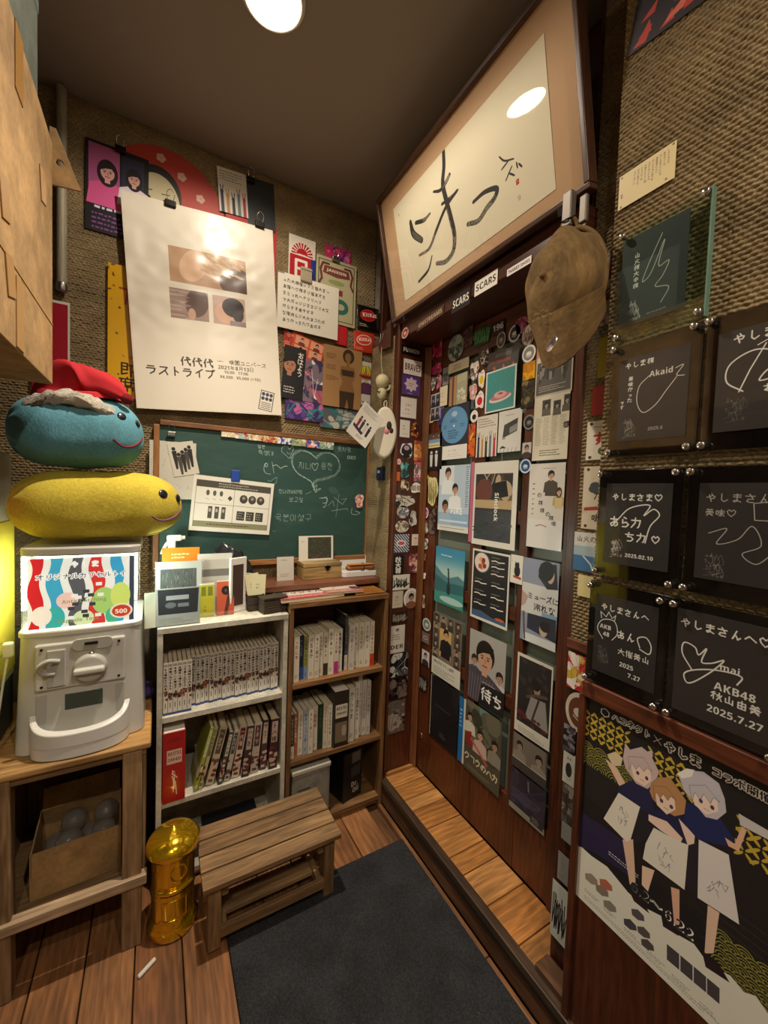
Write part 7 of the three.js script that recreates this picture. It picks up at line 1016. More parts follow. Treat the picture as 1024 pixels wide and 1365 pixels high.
// ------------------------------------------------------------------ capsule machine
{
  const m = thing('capsule_machine', 'white capsule toy machine with a glowing printed display', 'vending machine', [-0.174, 0.6005, -1.35]);
  const plan = (w, d, bulge, y = 0) => { const s = new THREE.Shape(); s.moveTo(-w / 2 + 0.02, d); s.lineTo(w / 2 - 0.02, d); s.quadraticCurveTo(w / 2, d, w / 2, d - 0.02); s.lineTo(w / 2, 0.03); s.quadraticCurveTo(w / 2, 0.004, w / 2 - 0.03, 0); s.quadraticCurveTo(0, -bulge, -w / 2 + 0.03, 0); s.quadraticCurveTo(-w / 2, 0.004, -w / 2, 0.03); s.lineTo(-w / 2, d - 0.02); s.quadraticCurveTo(-w / 2, d, -w / 2 + 0.02, d); return s; };
  const up = (s, h, b = 0.004) => extrude(s, h, b, 3, 20).rotateX(-PI / 2);   // plan y runs to the back
  const bodyG = up(plan(0.262, 0.26, 0.012), 0.312), bp = bodyG.attributes.position;
  for (let i = 0; i < bp.count; i++) { const k = 1 + 0.1 * Math.pow(1 - bp.getY(i) / 0.32, 2); bp.setX(i, bp.getX(i) * k); }
  bodyG.computeVertexNormals();
  mesh('body', bodyG, M.plasticWhite, m, [0, 0.004, 0]);
  mesh('front_panel', rbox(0.2, 0.125, 0.014, 0.006), M.plasticWhite, m, [0, 0.235, 0.009]);
  for (const [x, y] of [[-0.085, 0.285], [0.085, 0.285], [-0.085, 0.185], [0.085, 0.185]]) mesh('screw', lathe([[0, 0.002], [0.003, 0.0016], [0.0036, 0]], 12).rotateX(PI / 2), M.blackMetal, m, [x, y, 0.016]);
  mesh('coin_plate', muv(extrude(roundRect(0.09, 0.03, 0.014), 0.004, 0.0015, 2)), M.plasticGrey, m, [0.025, 0.287, 0.014]);
  mesh('coin_slot', rbox(0.03, 0.008, 0.003, 0.001), M.black, m, [0.022, 0.29, 0.0205]);
  mesh('lock', lathe([[0, 0.008], [0.006, 0.008], [0.0075, 0]], 18).rotateX(PI / 2), M.steel, m, [0.022, 0.258, 0.015]);
  const kn = new THREE.Group(); kn.name = 'crank'; m.add(kn); kn.position.set(0.02, 0.222, 0.016);
  mesh('dial', lathe([[0, 0.02], [0.03, 0.019], [0.038, 0.012], [0.039, 0]], 36).rotateX(PI / 2), M.plasticGrey, kn);
  mesh('grip', rbox(0.07, 0.016, 0.02, 0.006), M.plasticWhite, kn, [0, 0, 0.024]);
  const hk = new THREE.Group(); hk.name = 'return_lever'; m.add(hk); hk.position.set(-0.066, 0.232, 0.016);
  mesh('lever_plate', rbox(0.04, 0.1, 0.006, 0.003), M.plasticGrey, hk, [0.012, 0, 0.002]);
  mesh('lever', tube([[0.02, 0.02, 0.008], [-0.005, 0.026, 0.016], [-0.022, 0.012, 0.016], [-0.016, -0.006, 0.012], [0.01, -0.012, 0.008]], 0.006, 24, 8), M.plasticGrey, hk);
  // delivery tray
  const t0 = new THREE.Shape(); t0.moveTo(-0.112, 0.02); t0.lineTo(0.112, 0.02); t0.lineTo(0.108, -0.01); t0.bezierCurveTo(0.1, -0.055, 0.04, -0.062, 0, -0.062); t0.bezierCurveTo(-0.04, -0.062, -0.1, -0.055, -0.108, -0.01); t0.closePath();
  const t1 = new THREE.Path(); t1.moveTo(-0.101, 0.012); t1.lineTo(0.101, 0.012); t1.lineTo(0.098, -0.01); t1.bezierCurveTo(0.09, -0.045, 0.04, -0.052, 0, -0.052); t1.bezierCurveTo(-0.04, -0.052, -0.09, -0.045, -0.098, -0.01); t1.closePath();
  mesh('tray_base', extrude(t0, 0.03, 0.002, 2, 20).rotateX(-PI / 2), M.tray, m, [0, 0.004, 0]);
  const tw = t0.clone(); tw.holes.push(t1); const rim = extrude(tw, 0.03, 0.003, 3, 20).rotateX(-PI / 2), rp = rim.attributes.position; for (let i = 0; i < rp.count; i++) if (rp.getY(i) > 0.015) rp.setY(i, rp.getY(i) + 0.06 * Math.pow(Math.max(0, 1 - (rp.getZ(i) + 0.02) / 0.084), 1.3)); rim.computeVertexNormals(); mesh('tray_rim', rim, M.tray, m, [0, 0.035, 0]);
  mesh('tray_back', rbox(0.2, 0.085, 0.008, 0.004), M.plasticGrey, m, [0, 0.12, 0.003]);
  mesh('exit_flap', rbox(0.085, 0.045, 0.006, 0.003), phys({ color: '#56645c', roughness: 0.15, transmission: 0.3, thickness: 0 }), m, [0.005, 0.132, 0.008]);
  mesh('top_deck', up(plan(0.272, 0.262, 0.014), 0.008), M.plasticWhite, m, [0, 0.318, -0.0]);
  // clear display with the printed sheet behind its front
  const DW = 0.254, DH = 0.2, Y = 0.332;
  mesh('display_pane', rbox(DW, DH, 0.003, 0.001), M.glass, m, [0, Y + DH / 2, 0.004]);
  for (const s of [-1, 1]) mesh('display_pane', rbox(0.003, DH, 0.245, 0.001), M.glass, m, [s * (DW / 2), Y + DH / 2, -0.122]);
  mesh('display_back', box(DW, DH, 0.004), M.white, m, [0, Y + DH / 2, -0.248]);
  const sign = solo(900, 760, (g, W, HH, r) => {
    fill(g, '#eef0e4', 0, 0, W, HH);
    const strip = (x, w, col, ph) => { const l = [], q = []; for (let i = 0; i <= 24; i++) { const y = (HH * i) / 24, o = Math.sin(i * 0.42 + ph) * W * 0.025; l.push([x * W + o, y]); q.unshift([(x + w) * W + Math.sin(i * 0.42 + ph + 1.2) * W * 0.02, y]); } pgon(g, col, l.concat(q)); };
    strip(0.02, 0.1, '#d2242c', 0); strip(0.18, 0.12, '#3fa8c8', 1); strip(0.38, 0.12, '#5a5c60', 2); strip(0.57, 0.12, '#d63a34', 3); strip(0.78, 0.1, '#3aa4cc', 4); fill(g, '#3c4650', W * 0.95, 0, W * 0.05, HH);
    for (const [x, y, a, b, c] of [[0.24, 0.86, 0.09, 0.16, '#3ab0a8'], [0.7, 0.66, 0.12, 0.2, '#a8d070'], [0.35, 0.62, 0.1, 0.12, '#f0c8bc'], [0.86, 0.6, 0.1, 0.2, '#cfe070'], [0.5, 0.9, 0.1, 0.12, '#d8e8b0'], [0.78, 0.9, 0.07, 0.12, '#48b890'], [0.12, 0.82, 0.09, 0.14, '#f4ead8']]) ell(g, c, W * x, HH * y, W * a, HH * b);
    for (let i = 0; i < 16; i++) fill(g, i % 2 ? '#f2f2ea' : '#3c3e42', W * (0.32 + 0.36 * r()), HH * (0.35 + 0.55 * r()), W * 0.06, HH * 0.05);
    write(g, 'やしま', W * 0.38, HH * 0.05, W * 0.08, '#fbfbf4', W * 0.022, 0, 1.2); write(g, 'オリジナルカプセルトイ', W * 0.07, HH * 0.22, W * 0.078, '#fdfdf8', W * 0.026); write(g, 'オリジナルカプセルトイ', W * 0.07, HH * 0.22, W * 0.078, '#3a4a52', W * 0.008);
    write(g, 'Anta Catching', W * 0.3, HH * 0.6, W * 0.06, '#8a9a60'); write(g, 'Capsule Toys', W * 0.26, HH * 0.88, W * 0.06, '#8a9a60'); ell(g, '#f0e2c8', W * 0.87, HH * 0.84, W * 0.115, HH * 0.115); ell(g, '#c8442c', W * 0.87, HH * 0.84, W * 0.095, HH * 0.09); write(g, '500', W * 0.805, HH * 0.8, W * 0.075, '#fff6e0');
  }, 21);
  mesh('display_sign', flatGeo(outline(0, 0.236, 0.186), 0.0008, 0.236, 0.186, whole), std('#ffffff', 0.5, { map: sign, emissiveMap: sign, emissive: '#ffffff', emissiveIntensity: 0.55 }), m, [0.002, Y + 0.098, -0.001]);
  mesh('lid', up(plan(0.262, 0.258, 0.01), 0.014, 0.004), M.plasticGrey, m, [0, Y + DH + 0.002, 0.0]);
  const LED = new THREE.Color().setRGB(0.86, 1, 0.88);
  mesh('light_bar', rbox(0.22, 0.008, 0.012, 0.003), std('#f4fff4', 0.4, { emissive: LED, emissiveIntensity: 6 }), m, [0, Y + DH - 0.006, -0.03]);
  const la = new THREE.RectAreaLight(LED, 26, 0.2, 0.05); la.position.set(0, Y + DH - 0.014, -0.06); la.rotation.x = -PI / 2; la.name = 'display_light'; m.add(la);
  for (const s of [-1, 1]) { const sl = new THREE.RectAreaLight(LED, s > 0 ? 24 : 8, 0.16, 0.1); sl.position.set(s * 0.1, Y + 0.13, -0.12); sl.rotation.y = (s * PI) / 2 + PI; sl.name = 'display_light'; m.add(sl); }
  mesh('light_tube', rbox(0.012, 0.14, 0.012, 0.004), std('#f4fff4', 0.4, { emissive: LED, emissiveIntensity: 5 }), m, [0.104, Y + 0.1, -0.11]);
  mesh('light_tube', rbox(0.012, 0.14, 0.012, 0.004), std('#f4fff4', 0.4, { emissive: LED, emissiveIntensity: 5 }), m, [-0.104, Y + 0.1, -0.11]);
  const cols = ['#d8552c', '#7ab83c', '#3a86c0', '#e0c83c', '#d86a8c', '#58b8b0'], names = ['orange', 'green', 'blue', 'yellow', 'pink', 'turquoise'];
  for (let i = 0; i < 6; i++) { const s = i < 3 ? 1 : -1, k = i % 3, c = thing('toy_capsule', names[i] + ' toy capsule inside the capsule machine display', 'capsule', [-0.174 + s * 0.066, 0.6005 + Y + 0.0305, -1.4 - 0.058 * k], 'capsules in the machine'); mesh('lower_shell', new THREE.SphereGeometry(0.027, 20, 12, 0, 2 * PI, PI / 2, PI / 2), std(cols[i], 0.3), c); mesh('upper_shell', new THREE.SphereGeometry(0.027, 20, 12, 0, 2 * PI, 0, PI / 2), phys({ color: '#f2f6f0', roughness: 0.1, transmission: 0.6, thickness: 0 }), c); }
  const pw = thing('power_cable', 'white cable hanging down beside the capsule machine', 'cable', [-0.345, 0.6, -1.42]);
  mesh('cable', tube([[0, 0.26, 0], [-0.004, 0.2, 0.02], [-0.012, 0.1, 0.04], [-0.02, 0.01, 0.06], [-0.018, 0.004, 0.1]], 0.003, 30, 8), M.white, pw);
  mesh('plug', rbox(0.022, 0.04, 0.022, 0.005), M.white, pw, [0, 0.27, 0]);
  const pz = thing('purple_pouch', 'small purple cloth pouch beside the capsule machine', 'pouch', [-0.022, 0.6005, -1.56]); const ps = new THREE.SphereGeometry(0.022, 20, 14); ps.scale(1, 0.9, 1.1); mesh('pouch_body', ps, std('#4a3a7c', 0.7), pz, [0, 0.02, 0]); mesh('pouch_neck', lathe([[0.006, 0], [0.004, 0.008], [0.01, 0.016]], 14), std('#4a3a7c', 0.7), pz, [0, 0.038, 0]);
}
// ------------------------------------------------------------------ plush bolsters and the santa hat
function bolster(L, R, Rz, seed) {
  const g = new THREE.SphereGeometry(1, 96, 64), p = g.attributes.position;
  g.rotateZ(PI / 2);
  for (let i = 0; i < p.count; i++) {
    const x = p.getX(i), y = p.getY(i), z = p.getZ(i), rad = Math.hypot(y, z) || 1e-6, a = Math.atan2(z, y);
    const prof = Math.pow(Math.max(0, 1 - Math.pow(Math.abs(x), 3.1)), 0.5), sx = Math.sign(x) * Math.pow(Math.abs(x), 0.86);
    const wr = 1 + 0.05 * (n1(x * 3 + seed, Math.cos(a) * 2 + Math.sin(a) * 2 + 10, 64, 64) - 0.5) + 0.03 * Math.sin(x * 14 + Math.sin(a * 2 + seed) * 2) * Math.max(0, n2(x * 2.2 + seed, a + 9, 64, 64) - 0.42) + 0.05 * Math.exp(-Math.pow((x + 0.9) / 0.1, 2)) * Math.sin(a * 11);
    p.setXYZ(i, sx * L, Math.sign(y) * Math.pow(Math.abs(y / rad), 0.78) * prof * R * wr * (1 - 0.1 * Math.max(0, -y / rad)), (z / rad) * prof * Rz * wr);
  }
  g.computeVertexNormals();
  const at_ = (x, a) => { const prof = Math.pow(1 - Math.pow(Math.abs(x), 3.1), 0.5), sx = Math.sign(x) * Math.pow(Math.abs(x), 0.86); return new THREE.Vector3(sx * L, Math.sign(Math.cos(a)) * Math.pow(Math.abs(Math.cos(a)), 0.78) * prof * R * (1 - 0.1 * Math.max(0, -Math.cos(a))), Math.sin(a) * prof * Rz); };
  return { g, at: at_ };
}
function plushie(name, label, pos, ry, rz, L, R, Rz, col, seed, thread, eyes, mouth) {
  const t = thing(name, label, 'cushion', pos, null, ry); t.rotation.z = rz;
  const { g, at: sf } = bolster(L, R, Rz, seed), cloth = phys({ color: col, roughness: 0.95, map: plush, bumpMap: plushBump, bumpScale: 0.0006, sheen: 0.4, sheenColor: new THREE.Color(col), sheenRoughness: 0.6 });
  mesh('cushion_body', g, cloth, t, [0, R * 0.92, 0]);
  const put = (x, a, lift) => { const p = sf(x, a), n = sf(x + 0.01, a).sub(sf(x - 0.01, a)).cross(sf(x, a + 0.02).sub(sf(x, a - 0.02))).normalize(); if (n.dot(p) < 0) n.negate(); return [p.clone().addScaledVector(n, lift).add(new THREE.Vector3(0, R * 0.92, 0)), n]; };
  for (const [x, a, s] of eyes) { const [p, n] = put(x, a, 0.0015), e = new THREE.SphereGeometry(s, 18, 12); e.scale(1, 1, 0.35); const m = mesh('button_eye', e, std('#1c1a20', 0.25), t); m.position.copy(p); m.quaternion.setFromUnitVectors(new THREE.Vector3(0, 0, 1), n); }
  mesh('stitched_smile', tube(mouth.map(([x, a]) => put(x, a, 0.001)[0].toArray()), 0.003, 40, 6), std(thread, 0.8), t);
  const [pe] = put(-0.985, 1.2, 0); mesh('side_seam', tube(Array.from({ length: 30 }, (_, i) => put(-0.93 + 1.86 * (i / 29), PI * 0.86, 0.0002)[0].toArray()), 0.0012, 40, 5), cloth, t);
  return t;
}
plushie('plush_bolster', 'yellow plush bolster cushion with a stitched face lying on the capsule machine', [-0.14, 1.159, -1.47], 0.1, 0.01, 0.214, 0.107, 0.115, '#dcc540', 3, '#7a5068', [[0.66, 1.18, 0.014], [0.9, 1.12, 0.013]], [[0.5, 1.72], [0.6, 1.86], [0.72, 1.92], [0.84, 1.88], [0.95, 1.68]]);
plushie('plush_bolster', 'blue plush bolster cushion with a stitched face wearing a santa hat', [-0.194, 1.368, -1.47], 0.12, 0.02, 0.16, 0.109, 0.11, '#68a9ba', 9, '#7a2430', [[0.56, 1.12, 0.012], [0.84, 1.08, 0.011]], [[0.42, 1.66], [0.55, 1.82], [0.7, 1.86], [0.84, 1.78], [0.93, 1.58]]);
{
  const h = thing('santa_hat', 'red santa hat with white fur brim on the blue cushion', 'hat', [-0.205, 1.53, -1.462]);
  const N = 44, K = 26, pos = [], idx = [];   // rings from the brim to the drooping tip
  const path = [[0, 0.03, 0], [-0.004, 0.055, 0], [0.0, 0.077, 0.008], [0.03, 0.09, 0.018], [0.07, 0.083, 0.03], [0.1, 0.068, 0.042], [0.122, 0.052, 0.05]].map((p) => new THREE.Vector3(...p)), cv = new THREE.CatmullRomCurve3(path);
  for (let k = 0; k <= K; k++) { const u = k / K, c = cv.getPoint(u), tn = cv.getTangent(u), rx = new THREE.Vector3(1, 0, 0).addScaledVector(tn, -tn.x * 0.98).normalize(), rz = new THREE.Vector3().crossVectors(tn, rx).normalize(), s = 1 - 0.9 * Math.pow(u, 0.9); for (let i = 0; i < N; i++) { const a = (i / N) * 2 * PI, f = 1 + 0.08 * Math.sin(a * 5 + u * 9) * u + 0.05 * Math.sin(a * 3 - u * 6); const p = c.clone().addScaledVector(rx, Math.cos(a) * 0.112 * s * f).addScaledVector(rz, Math.sin(a) * 0.078 * s * f); pos.push(p.x, p.y, p.z); } }
  for (let k = 0; k < K; k++) for (let i = 0; i < N; i++) { const a = k * N + i, b = k * N + ((i + 1) % N); idx.push(a, b, a + N, b, b + N, a + N); }
  const g = new THREE.BufferGeometry(); g.setAttribute('position', new THREE.Float32BufferAttribute(pos, 3)); g.setIndex(idx); g.computeVertexNormals(); g.setAttribute('uv', new THREE.Float32BufferAttribute(new Float32Array((pos.length / 3) * 2), 2));
  mesh('hat_body', g, phys({ color: '#a8101c', roughness: 0.9, sheen: 0.4, sheenColor: new THREE.Color('#d03040'), side: THREE.DoubleSide }), h);
  const br = new THREE.TorusGeometry(1, 0.17, 20, 120), q = br.attributes.position; br.rotateX(PI / 2);
  for (let i = 0; i < q.count; i++) { const x = q.getX(i), y = q.getY(i), z = q.getZ(i), f = 1 + 0.05 * (n3(x * 14 + 30, y * 20 + z * 14 + 30, 128, 128) - 0.5); q.setXYZ(i, x * 0.124 * f, y * 0.118 + 0.024 + 0.012 * (n1(x * 8 + 9, z * 8 + 9, 64, 64) - 0.5) - 0.05 * x * x, z * 0.092 * f); }
  br.computeVertexNormals();
  mesh('fur_brim', br, std('#d6cdbb', 1, { bumpMap: plushBump, bumpScale: 0.005 }), h);
  const pm = new THREE.SphereGeometry(0.016, 20, 14); mesh('tip_bobble', pm, std('#a8101c', 0.95, { bumpMap: plushBump, bumpScale: 0.004 }), h, [0.128, 0.047, 0.052]);
}
// ------------------------------------------------------------------ cartons on the left and the shelves that carry them
function carton(label, pos, w, h, d, mat, extra) {
  const c = thing('cardboard_carton', label, 'carton', pos);
  mesh('carton_body', rbox(w, h, d, 0.003), mat, c, [0, h / 2, 0]);
  mesh('tape_strip', box(0.002, h * 0.22, 0.05), M.tape, c, [w / 2 + 0.0008, h * 0.12, d * 0.02]); mesh('tape_strip', box(0.002, h * 0.2, 0.05), M.tape, c, [w / 2 + 0.0008, h * 0.9, d * 0.02]);
  mesh('tape_strip', box(0.05, 0.002, d), M.tape, c, [0.02, -0.0006 + 0.0002, 0]);
  if (extra) extra(c);
  return c;
}
{
  const sh = thing('wall_shelf', 'plain shelf board on the left wall under the brown cartons', 'shelf', [-0.62, 1.553, -0.72]);
  mesh('shelf_board', rbox(0.26, 0.022, 1.3, 0.002, 2), M.brownDark, sh, [0, 0.011, 0]); for (const z of [-0.5, 0.5]) mesh('bracket', rbox(0.2, 0.02, 0.02, 0.002), M.steel, sh, [-0.02, -0.01, z]);
  carton('large brown cardboard carton standing on the wall shelf above the santa hat', [-0.46, 1.576, -1.06], 0.45, 0.598, 0.55, M.card, (c) => {
    const s = new THREE.Shape(); s.moveTo(0, 0); s.lineTo(0.062, 0.012); s.lineTo(0.012, 0.14); s.lineTo(0, 0.14); s.closePath(); s.holes.push(new THREE.Path().absarc(0.02, 0.06, 0.009, 0, 2 * PI));
    mesh('open_flap', muv(extrude(s, 0.004, 0.0008, 1)), M.card, c, [0.218, 0.5, -0.283], [0, 0.15, 0]);
    for (const [y, z] of [[0.12, 0.02], [0.24, 0.05], [0.43, -0.22]]) mesh('tape_patch', box(0.002, 0.07, 0.045), M.tape, c, [0.2262, y, z + 0.05], [0.25, 0, 0]);
    mesh('seam', box(0.0015, 0.004, 0.54), M.tape, c, [0.2256, 0.15, 0]);
  });
  const s2 = thing('wall_shelf', 'short shelf board on the left wall under the nearer carton', 'shelf', [-0.63, 1.686, -0.6]); mesh('shelf_board', rbox(0.24, 0.02, 0.6, 0.002, 2), M.brownDark, s2, [0, 0.01, 0.2]); mesh('bracket', rbox(0.02, 0.13, 0.02, 0.002), M.steel, s2, [-0.1, -0.055, 0.2]);
  carton('nearer brown cardboard carton with brown tape high on left wall', [-0.43, 1.707, -0.525], 0.46, 0.62, 0.45, M.card, (c) => { mesh('seam', box(0.0015, 0.62, 0.006), M.tape, c, [0.2306, 0.31, -0.06]); mesh('tape_patch', box(0.002, 0.12, 0.05), M.tape, c, [0.231, 0.2, -0.12], [0.5, 0, 0]); });
  const g = thing('grey_carton', 'grey green carton lying on top of the large cardboard carton', 'carton', [-0.43, 2.1745, -1.1]); mesh('carton_body', rbox(0.36, 0.26, 0.34, 0.004), std('#6d7468', 0.7, { map: blotch }), g, [0, 0.13, 0]); mesh('lid_edge', rbox(0.364, 0.03, 0.344, 0.003), std('#5c6a66', 0.7), g, [0, 0.25, 0]);
  // side stand with tin, yellow carton, white carton
  const tin = thing('storage_tin', 'dark storage tin with a pale rim beside the capsule machine', 'tin', [-0.42, 0.6005, -1.38]); mesh('tin_body', rbox(0.096, 0.15, 0.4, 0.006), std('#33403a', 0.5), tin, [0, 0.0755, 0]); mesh('rim', rbox(0.1, 0.02, 0.404, 0.005), std('#b9bba0', 0.5), tin, [0, 0.16, 0]);
  const yc = cell(900, 760, (g2, W, HH, r) => { fill(g2, '#d6c23c', 0, 0, W, HH); for (const x of [0.42, 0.54]) vtext(g2, W * x, HH * 0.42, W * 0.06, 4, '#3a4a38', r, 8); smallPrint(g2, W * 0.3, HH * 0.76, W * 0.45, 3, HH * 0.04, '#6a7a3c', r); }, 500);
  const yb = thing('yellow_carton', 'yellow printed carton glowing beside the capsule machine', 'carton', [-0.365, 0.772, -1.38]);
  mesh('carton_body', rbox(0.088, 0.44, 0.4, 0.003), std('#d6c23c', 0.6), yb, [-0.048, 0.22, 0]); const fr = flatGeo(outline(0, 0.396, 0.436), 0.0008, 0.396, 0.436, yc).rotateY(PI / 2); mesh('printed_face', fr, sheetMat(yc, 0.6), yb, [-0.0038, 0.22, 0]);
  const wc = cell(500, 330, (g2, W, HH, r) => { fill(g2, '#d2cbbd', 0, 0, W, HH); pgon(g2, '#a8242a', [[W * 0.3, 0], [W * 0.6, HH * 0.1], [W * 0.5, HH * 0.4], [W * 0.35, HH * 0.25]]); ell(g2, '#a8242a', W * 0.4, HH * 0.75, W * 0.14, HH * 0.3); }, 501);
  const wb = thing('white_carton', 'white carton with red shapes on top of the yellow carton', 'carton', [-0.365, 1.2125, -1.38]); mesh('carton_body', rbox(0.088, 0.19, 0.36, 0.003), std('#cfc8ba', 0.7), wb, [-0.048, 0.095, 0]); mesh('printed_face', flatGeo(outline(0, 0.35, 0.186), 0.0008, 0.35, 0.186, wc).rotateY(PI / 2), sheetMat(wc, 0.6), wb, [-0.0038, 0.095, 0]);
}
// ------------------------------------------------------------------ slatted step stool
{
  const s = thing('slatted_stool', 'low weathered wooden step stool with slatted top', 'stool', [0.328, 0, -1.265]), HS = 0.215, W = 0.415, D = 0.235;
  for (let i = 0; i < 4; i++) mesh('slat', rbox(W, 0.016, 0.054, 0.002, 0), M.stool[i % 3], s, [0, HS - 0.008, -D / 2 + 0.027 + i * 0.0603]);
  for (const x of [-1, 1]) {
    for (const z of [-1, 1]) mesh('leg', rbox(0.034, HS - 0.017, 0.05, 0.002, 1), M.stool[(x + z + 2) % 3], s, [x * (W / 2 - 0.034), (HS - 0.017) / 2 + 0.0085, z * (D / 2 - 0.04)]);
    mesh('side_rail', rbox(0.018, 0.04, D - 0.04, 0.002, 2), M.stool[0], s, [x * (W / 2 - 0.062), HS - 0.038, 0]);
    mesh('side_rail', rbox(0.018, 0.03, D - 0.04, 0.002, 2), M.stool[2], s, [x * (W / 2 - 0.062), 0.05, 0]);
  }
  mesh('front_rail', rbox(W - 0.1, 0.03, 0.016, 0.002, 0), M.stool[1], s, [0, 0.055, D / 2 - 0.02]);
  mesh('rear_rail', rbox(W - 0.1, 0.034, 0.016, 0.002, 0), M.stool[0], s, [0, 0.1, -D / 2 + 0.02]);
  mesh('foot_slat', rbox(W - 0.12, 0.014, 0.05, 0.002, 0), M.stool[2], s, [0, 0.048, 0.02]);
}
{ // golden post-box shaped money bank
  const g = thing('golden_bank', 'shiny golden postbox shaped bank with a domed cap', 'money box', [0.054, 0, -1.312]);
  mesh('base', lathe([[0, 0], [0.062, 0], [0.067, 0.006], [0.068, 0.026], [0.062, 0.034], [0.058, 0.05]], 48), M.gold, g);
  mesh('body', lathe([[0.058, 0.05], [0.059, 0.06], [0.059, 0.12], [0.061, 0.126], [0.059, 0.132], [0.059, 0.238], [0.062, 0.246]], 48), M.gold, g);
  mesh('cap', lathe([[0.06, 0.244], [0.07, 0.246], [0.0735, 0.254], [0.073, 0.264], [0.066, 0.276], [0.05, 0.29], [0.026, 0.298], [0.012, 0.3], [0.01, 0.306], [0, 0.308]], 48), M.gold, g);
  const band = (y, h, a0, a1, r) => { const p = []; for (let i = 0; i <= 20; i++) { const a = a0 + ((a1 - a0) * i) / 20; p.push([Math.sin(a) * r, y, Math.cos(a) * r]); } return tube(p, h, 30, 8); };
  mesh('letter_slot_hood', band(0.152, 0.007, -0.75, 0.85, 0.062), M.gold, g); mesh('letter_slot', band(0.142, 0.004, -0.6, 0.7, 0.0595), std('#5c3e08', 0.3, { metalness: 0.8 }), g);
  mesh('door_outline', join(band(0.12, 0.0022, -0.55, 0.6, 0.06), band(0.062, 0.0022, -0.55, 0.6, 0.06), at(new THREE.CylinderGeometry(0.0022, 0.0022, 0.058, 8), Math.sin(-0.55) * 0.06, 0.091, Math.cos(-0.55) * 0.06), at(new THREE.CylinderGeometry(0.0022, 0.0022, 0.058, 8), Math.sin(0.6) * 0.06, 0.091, Math.cos(0.6) * 0.06)), M.gold, g);
  mesh('crest', new THREE.TorusGeometry(0.022, 0.0025, 8, 30), M.gold, g, [0.012, 0.2, 0.0575], [0, 0.2, 0]);
}
{ const c = mesh('chalk_stick', lathe([[0, 0], [0.005, 0.0008], [0.0056, 0.004], [0.0056, 0.046], [0.005, 0.049], [0, 0.05]], 16).rotateZ(-PI / 2), std('#d8d4c8', 0.9), scene, [-0.032, 0.0058, -1.192], [0, 0.62, 0]); tag(c, 'short white chalk stick lying on the plank floor', 'chalk'); }
